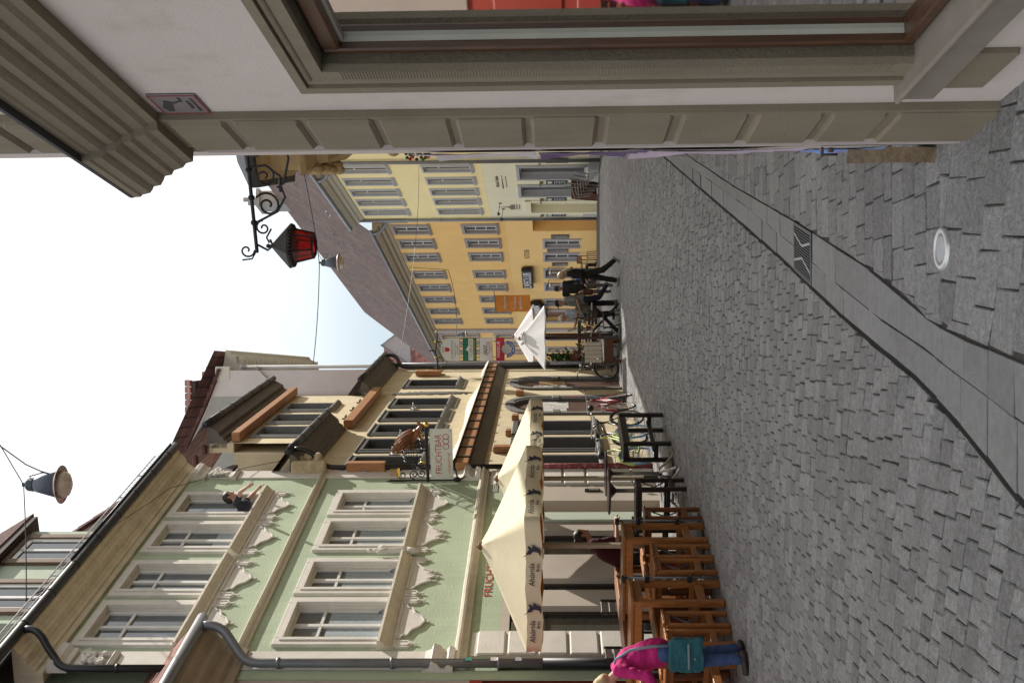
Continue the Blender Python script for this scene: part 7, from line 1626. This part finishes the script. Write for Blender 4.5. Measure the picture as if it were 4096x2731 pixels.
# joints in units of body height, person faces +y, x to their right
BASE = dict(pel=(0, 0, .52), chest=(0, 0, .72), neck=(0, 0, .825), head=(0, .012, .915),
            shR=(.105, 0, .805), elR=(.13, -.01, .63), wrR=(.135, .05, .48), shL=(-.105, 0, .805), elL=(-.13, -.01, .63), wrL=(-.135, .05, .48),
            hpR=(.052, 0, .51), knR=(.056, .012, .28), anR=(.055, -.01, .05), hpL=(-.052, 0, .51), knL=(-.056, .012, .28), anL=(-.055, -.01, .05))
def person(label, loc, rz, H=1.72, pose=None, top=None, trousers=None, hair=None, shoes=None, hairstyle='short', sleeve=.55, hat=None, coat_len=0.0, face=(0, 1, 0), girth=1.0, voxel=.011, group=None, glasses=False, skin=None, skirt=False, toe=None, legs=True, wide=1.0):
    J = {k: Vector(v) * H for k, v in BASE.items()}
    for k, v in (pose or {}).items(): J[k] = Vector(v) * H
    skin = skin or M_skin
    f = Vector(face).normalized(); up_h = (J['head'] - J['neck']).normalized(); f = (f - up_h * f.dot(up_h)).normalized(); sd_ = f.cross(up_h).normalized()
    hc = J['head']; s = H / 1.72
    mb = MB(); q = girth
    def c(a, b_, ra, rb, B=mb): B.cone(a, b_, ra * s, rb * s, 10)
    c(J['pel'], J['chest'], .115 * q, .12 * q); c(J['shR'], J['shL'], .055, .055); c(J['chest'], J['neck'], .10, .05); c(J['neck'], hc - up_h * .05 * s, .052, .05)
    Mh = Matrix((sd_, f, up_h)).transposed()
    mb.ell(hc + up_h * .02 * s, (.076 * s, .094 * s, .105 * s), Mh); mb.ell(hc + f * .025 * s - up_h * .055 * s, (.056 * s, .068 * s, .06 * s), Mh)
    c(hc + f * .09 * s + up_h * .012 * s, hc + f * .112 * s - up_h * .018 * s, .011, .015)
    for sx in (-1, 1): mb.ell(hc + sd_ * sx * .077 * s - f * .005 * s, (.012 * s, .02 * s, .03 * s), Mh)
    mb.ell(hc + f * .088 * s - up_h * .055 * s, (.024 * s, .012 * s, .008 * s), Mh)
    for S in 'RL':
        c(J['sh' + S], J['el' + S], .047, .038); c(J['el' + S], J['wr' + S], .038, .026)
        d = (J['wr' + S] - J['el' + S]).normalized(); w = J['wr' + S]; sx = 1 if S == 'R' else -1
        side = d.cross(Vector((0, 0, 1))); side = side.normalized() if side.length > .1 else Vector((0, 1, 0)); nrm = d.cross(side)
        c(w, w + d * .075 * s, .026, .034)
        for k in range(4):
            b0 = w + d * .085 * s + side * (k - 1.5) * .019 * s; ln = (.055, .068, .064, .05)[k] * s
            mb.cone(b0, b0 + d * ln * .6 + nrm * .008 * s, .0095 * s, .009 * s, 6); mb.cone(b0 + d * ln * .6 + nrm * .008 * s, b0 + d * ln + nrm * .03 * s, .009 * s, .0075 * s, 6)
        mb.cone(w + d * .03 * s + side * .028 * s, w + d * .08 * s + side * .055 * s + nrm * .02 * s, .012 * s, .009 * s, 6)
        if legs: c(J['hp' + S], J['kn' + S], .075 * q, .05); c(J['kn' + S], J['an' + S], .048, .035)
    t = remesh('person', mb, skin, None, voxel, 5)
    t.location = loc; t.rotation_euler = (0, 0, rz); tag(t, label, 'person', group)
    # eyes
    mb = MB()
    if glasses: mb.bbox(-.068 * s, .068 * s, .078 * s, .1 * s, .012 * s, .045 * s, .008, Matrix.Translation(hc) @ Mh.to_4x4()); mb.build('sunglasses', M_iron, t)
    else:
        for sx in (-1, 1): mb.ell(hc + sd_ * sx * .032 * s + f * .086 * s + up_h * .02 * s, (.011 * s, .007 * s, .007 * s), Mh, 6)
        mb.build('eyes', mat('eye_dark', (.03, .02, .018), rough=.3), t, True)
    # shirt
    if top is not None:
        mb = MB(); hem = J['pel'] + (J['chest'] - J['pel']) * (.05 - coat_len)
        mb.cone(hem, J['chest'], .14 * q * s, .138 * q * s, 14); mb.ell((J['hpR'] + J['hpL']) / 2 + Vector((0, 0, .04 * H)), (.165 * q * s, .125 * q * s, .12 * s)); c(J['chest'], J['neck'] - (J['neck'] - J['chest']) * .2, .128 * q, .062, mb); c(J['shR'], J['shL'], .066, .066, mb); c(J['chest'], (J['shR'] + J['chest']) / 2, .1 * q, .09 * q, mb); c(J['chest'], (J['shL'] + J['chest']) / 2, .1 * q, .09 * q, mb)
        for S in 'RL':
            if sleeve <= 1: e = J['sh' + S].lerp(J['el' + S], sleeve); c(J['sh' + S], e, .062 * wide, .062 * wide, mb)
            else: c(J['sh' + S], J['el' + S], .062 * wide, .052 * wide, mb); c(J['el' + S], J['el' + S].lerp(J['wr' + S], sleeve - 1), .052 * wide, .042 * wide, mb)
        remesh('shirt', mb, top, t, voxel, 7, .012)
    if trousers is not None:
        mb = MB()
        mb.ell((J['hpR'] + J['hpL']) / 2 + Vector((0, 0, .015 * H)), (.15 * q * s, .112 * q * s, .11 * s))
        for S in 'RL': c(J['hp' + S], J['kn' + S], .09 * q, .064 * wide, mb); c(J['kn' + S], J['kn' + S].lerp(J['an' + S], .94), .064 * wide, .052 * wide, mb)
        remesh('trousers', mb, trousers, t, voxel, 6, .010)
    if shoes is not None:
        for S in 'RL':
            d = Vector((toe or {}).get(S, (0, 1, -.12))).normalized(); a = J['an' + S]; mb = MB()
            up_f = Vector((0, 0, 1)) - d * d.z; up_f.normalize()
            base_ = a - up_f * .045 * s
            mb.cone(base_ - d * .045 * s, base_ + d * .14 * s, .042 * s, .036 * s, 10); mb.cone(a, base_, .04 * s, .045 * s, 8)
            remesh('shoe', mb, shoes, t, .009, 4)
    mb = MB(); up = up_h
    if hairstyle in ('short', 'bun', 'long'):
        n = 14 if hairstyle != 'short' else 12
        mb.ell(hc + up * .035 * s - f * .012 * s, (.086 * s, .1 * s, .098 * s), Mh)
        if hairstyle == 'bun': mb.ell(hc - f * .11 * s + up * .03 * s, (.045 * s,) * 3, Mh); mb.ell(hc - f * .04 * s - up * .02 * s, (.085 * s, .07 * s, .08 * s), Mh)
        elif hairstyle == 'long':
            mb.ell(hc - f * .045 * s - up * .03 * s, (.088 * s, .075 * s, .1 * s), Mh); c(hc - f * .05 * s, J['chest'] - f * .13 * s + Vector((0, 0, .04)), .085, .07, mb)
        else: mb.ell(hc - f * .045 * s - up * .01 * s, (.082 * s, .066 * s, .085 * s), Mh)
        # clear the face
        o = remesh('hair', mb, hair, t, .010, 4, .008); me = o.data
        import bmesh as _bm
        bm = _bm.new(); bm.from_mesh(me)
        kill = [v for v in bm.verts if (v.co - hc).dot(f) > .045 * s and (v.co - hc).dot(up) < .065 * s]
        _bm.ops.delete(bm, geom=kill, context='VERTS'); bm.to_mesh(me); bm.free()
    if hat is not None:
        mb = MB(); mb.ell(hc + up * .055 * s - f * .005 * s, (.09 * s, .105 * s, .075 * s), Mh); mb.ell(hc + up * .055 * s + f * .12 * s, (.065 * s, .07 * s, .012 * s), Mh); remesh('cap', mb, hat, t, .009, 2)
    return t
def cloth(n_, c_, v=.12): return mat(n_, c_, rough=.9, var=v, vs=7, bump=.35, bs=18)
M_blk = cloth('black_cloth', (.014, .014, .015)); M_jean = cloth('blue_denim', (.045, .08, .19), .25); M_dkj = cloth('dark_denim', (.018, .02, .03), .2); M_hdk = mat('dark_hair', (.03, .018, .012), rough=.5, var=.3, vs=40)
M_shoe = mat('black_shoe', (.02, .018, .018), rough=.5); M_hgr = mat('grey_hair', (.28, .24, .2), rough=.6, var=.25, vs=40)
# stooping woman in pink, back to the lane, facing the terrace edge of the picture
M_pink = cloth('magenta_knit', (.50, .018, .16), .15)
pw = person('stooping blonde woman in a magenta jumper and jeans with a teal shoulder bag', (-3.10, 6.72 * KY, 0), math.radians(100), 1.62,
    dict(pel=(0, -.03, .53), chest=(0, .03, .70), neck=(0, .105, .79), head=(0, .165, .855), shR=(.11, .07, .775), elR=(.15, .09, .60), wrR=(.11, .2, .55), shL=(-.11, .07, .775), elL=(-.15, .1, .61), wrL=(-.11, .2, .55),
         hpR=(.055, -.03, .51), hpL=(-.055, -.03, .51), knR=(.055, -.012, .28), knL=(-.06, .02, .28), anR=(.055, -.045, .05), anL=(-.06, .01, .05)), M_pink, M_jean, mat('blonde_grey_hair', (.42, .31, .16), rough=.6, var=.3, vs=40), mat('brown_black_shoe', (.03, .02, .02), rough=.5), 'short', 1.85, face=(0, .7, -.6), girth=1.12, voxel=.010, wide=1.12)
t = thing('shoulder_bag', 'teal cloth shoulder bag hanging at the hip of the woman in magenta', 'bag', (-3.10, 6.72 * KY, 0), math.radians(100))
mb = MB(); 
bg_ = [(-.165, .42), (.14, .42), (.165, .5), (.15, .75), (-.13, .76), (-.16, .7)]
mb.prism(bg_, lambda a, b2, d: (-.2 - d + .0 * a, a - .03, b2 + .02), -.06, .06); b_o = remesh('bag', mb, cloth('teal_canvas', (.022, .10, .12), .2), None, .012, 8, .016); b_o.parent = t
mb = MB(); mb.tube([(-.2, -.12, .76), (-.19, -.11, .95), (-.15, -.07, 1.15), (-.08, .02, 1.28), (.0, .1, 1.3), (.1, .12, 1.2)], .016, 6); mb.build('strap', mat('grey_strap', (.2, .23, .28)), t, True)
mb = MB(); mb.bbox(-.275, -.26, -.14, .1, .58, .6, .003); mb.ell((-.272, .0, .53), (.008, .012, .012)); mb.build('zip', M_zinc, t)
# waitress behind the bar tables
person('waitress in a maroon shirt with dark bun bending over the bar table under the parasol', (-2.98, 9.35 * KY, 0), math.radians(-70), 1.68,
    dict(pel=(0, -.02, .53), chest=(0, .07, .70), neck=(0, .14, .80), head=(0, .185, .875), shR=(.105, .11, .785), elR=(.15, .13, .60), wrR=(.10, .27, .60), shL=(-.105, .11, .785), elL=(-.15, .13, .6), wrL=(-.1, .27, .6)), cloth('maroon_cloth', (.055, .008, .014)), M_blk, M_hdk, M_shoe, 'bun', .8, face=(0, 1, -.25), voxel=.011)
# man leaning from the top window
gw = G.w(-.97, -.02)
person('man in a dark T-shirt leaning out of the top window with a cigarette', (gw.x, gw.y, 6.36), math.radians(-15.3 - 60), 1.72,
    dict(pel=(0, -.14, .42), chest=(0, .0, .53), neck=(0, .06, .61), head=(.0, .10, .69), shR=(.11, .03, .59), elR=(.2, .13, .53), wrR=(.27, .17, .445), shL=(-.11, .03, .59), elL=(-.15, .14, .50), wrL=(-.12, .2, .435), hpR=(.05, -.16, .42), hpL=(-.05, -.16, .42), knR=(.05, -.2, .2), knL=(-.05, -.2, .2), anR=(.05, -.2, .02), anL=(-.05, -.2, .02)), cloth('navy_cloth', (.03, .03, .045)), None, M_hdk, None, 'short', .5, face=(0, 1, -.2), voxel=.010, legs=False)
# woman in black striding left
person('woman in black with long blonde hair striding across the lane', (1.82, 18.5 * KY, 0), math.radians(90), 1.70,
    dict(head=(0, .03, .915), elR=(.14, -.03, .63), wrR=(.13, .07, .5), elL=(-.14, .02, .63), wrL=(-.12, .16, .56), knR=(.056, .07, .285), anR=(.055, .11, .052), knL=(-.056, -.05, .27), anL=(-.055, -.20, .085), hpR=(.052, .01, .51), hpL=(-.052, -.01, .51)), M_blk, cloth('black_trousers', (.016, .017, .014)), mat('long_blonde_hair', (.40, .30, .17), rough=.5, var=.3, vs=40), mat('grey_trainer', (.3, .28, .25)), 'long', 1.9, coat_len=.45, wide=1.35, toe={'L': (0, .6, -.8), 'R': (0, 1, .05)})
# man in grey T-shirt, cap, stepping left
person('man in a grey T-shirt and black cap stepping left with one heel kicked up', (1.12, 19.1 * KY, 0), math.radians(105), 1.78,
    dict(head=(0, .035, .912), neck=(0, .015, .825), elR=(.14, .0, .65), wrR=(.08, .13, .62), elL=(-.15, .03, .64), wrL=(-.1, .15, .60), knR=(.056, .03, .28), anR=(.055, .03, .052), knL=(-.056, -.04, .29), anL=(-.055, -.23, .17), hpR=(.052, .0, .51)), cloth('grey_tshirt', (.20, .205, .19)), M_dkj, M_hdk, mat('trainer_brown', (.16, .13, .1)), None, .75, hat=mat('black_cap', (.012, .012, .013)), toe={'L': (0, .35, -1), 'R': (0, 1, 0)}, girth=1.1, wide=1.15)
t = thing('sling_bag', 'brown strap bag slung behind the man in the grey T-shirt', 'bag', (1.12, 19.1 * KY, 0), math.radians(105))
mb = MB(); mb.tube([(-.05, .1, 1.42), (.06, -.05, 1.47), (.1, -.18, 1.2), (.08, -.26, .95)], .028, 6); mb.bbox(.02, .16, -.36, -.2, .68, .98, .03); mb.build('bag', mat('brown_leather', (.09, .04, .025), rough=.5), t)
t = thing('carried_jacket', 'grey green jacket carried over the arm of the man in the grey T-shirt', 'jacket', (1.12, 19.1 * KY, 0), math.radians(105))
mb = MB(); mb.cone((.04, .2, 1.1), (-.05, .3, .72), .09, .13, 10); mb.cone((-.02, .22, 1.08), (.0, .22, .75), .1, .1, 10); o = remesh('cloth', mb, cloth('grey_green_cloth', (.13, .13, .11)), None, .014, 8); o.parent = t
# man with sunglasses facing us
person('bearded man with sunglasses in a black jacket facing down the lane', (1.62, 21.2 * KY, gz(21.2 * KY)), math.radians(188), 1.78, dict(elR=(.15, .0, .64), wrR=(.1, .12, .56)), cloth('black_jacket', (.018, .018, .02)), cloth('grey_brown_trousers', (.12, .1, .085)), M_hdk, M_shoe, 'short', 1.95, hat=mat('black_cap', (.012, .012, .013)), glasses=True, girth=1.1, coat_len=.1)
person('grey haired person in a pale blue shirt reading a white sheet by the parasol', (.78, 20.0 * KY, 0), math.radians(110), 1.70, dict(neck=(0, .03, .82), head=(0, .07, .895), elR=(.14, .04, .65), wrR=(.06, .2, .68), elL=(-.14, .04, .65), wrL=(-.06, .2, .68)), cloth('pale_blue_shirt', (.34, .38, .5)), M_blk, mat('white_hair', (.55, .5, .42), rough=.6), M_shoe, 'short', .8, face=(0, 1, -.6))
t = thing('paper_sheet', 'white sheet of paper held by the grey haired reader', 'paper', (.78, 20.0 * KY, 0), math.radians(110))
mb = MB(); mb.add([(-.13, .42, 1.12), (.13, .42, 1.12), (.13, .52, 1.38), (-.13, .52, 1.38)], [(0, 1, 2, 3)]); mb.build('sheet', mat('paper_white', (.75, .75, .75)), t)
# man near the large plant, far down the lane
person('bald man in a dark jacket far down the lane past the black bicycle', (-1.12, 36 * KY, gz(36 * KY)), math.radians(80), 1.70, dict(), cloth('dark_blue_jacket', (.03, .035, .04)), M_blk, mat('sparse_grey_hair', (.3, .22, .17)), M_shoe, 'short', 1.95, voxel=.014, girth=1.15)
# seated guests before the orange house
SIT = dict(pel=(0, 0, .30), chest=(0, .03, .5), neck=(0, .05, .605), head=(0, .07, .695), shR=(.105, .045, .585), elR=(.15, .1, .43), wrR=(.09, .23, .44), shL=(-.105, .045, .585), elL=(-.15, .1, .43), wrL=(-.09, .23, .44), hpR=(.06, .0, .29), knR=(.07, .25, .29), anR=(.07, .24, .045), hpL=(-.06, 0, .29), knL=(-.07, .25, .29), anL=(-.07, .24, .045))
def seated(label, s, d, r_, top, hair, style='short', **k):
    q = zp(s, d); return person(label, (q.x, q.y, gz(q.y)), tz + r_, 1.72, SIT, top, M_jean if 'blue' in label else M_blk, hair, M_shoe, style, .7, voxel=.013, group=None, **k)
seated('seated grey haired man in a bright blue T-shirt on the inn side of the table', 3.35, 1.6, -PI / 2, cloth('bright_blue_tshirt', (.02, .13, .52)), M_hgr)
seated('seated guest in a grey top facing the man in blue', 4.85, 1.6, PI / 2, cloth('grey_top', (.2, .17, .16)), mat('sandy_hair', (.35, .24, .14)))
seated('seated guest with a patterned red top at the wall side of the table', 4.1, .95, 0 if False else PI, cloth('red_pattern', (.3, .1, .09), .6), M_hdk, 'long')
seated('seated woman with dark hair raising a hand before the club door', 5.9, .98, PI, M_blk, M_hdk, 'long')
seated('seated guest in black at the table before the club door', 6.95, 1.6, PI / 2, M_blk, M_hdk)
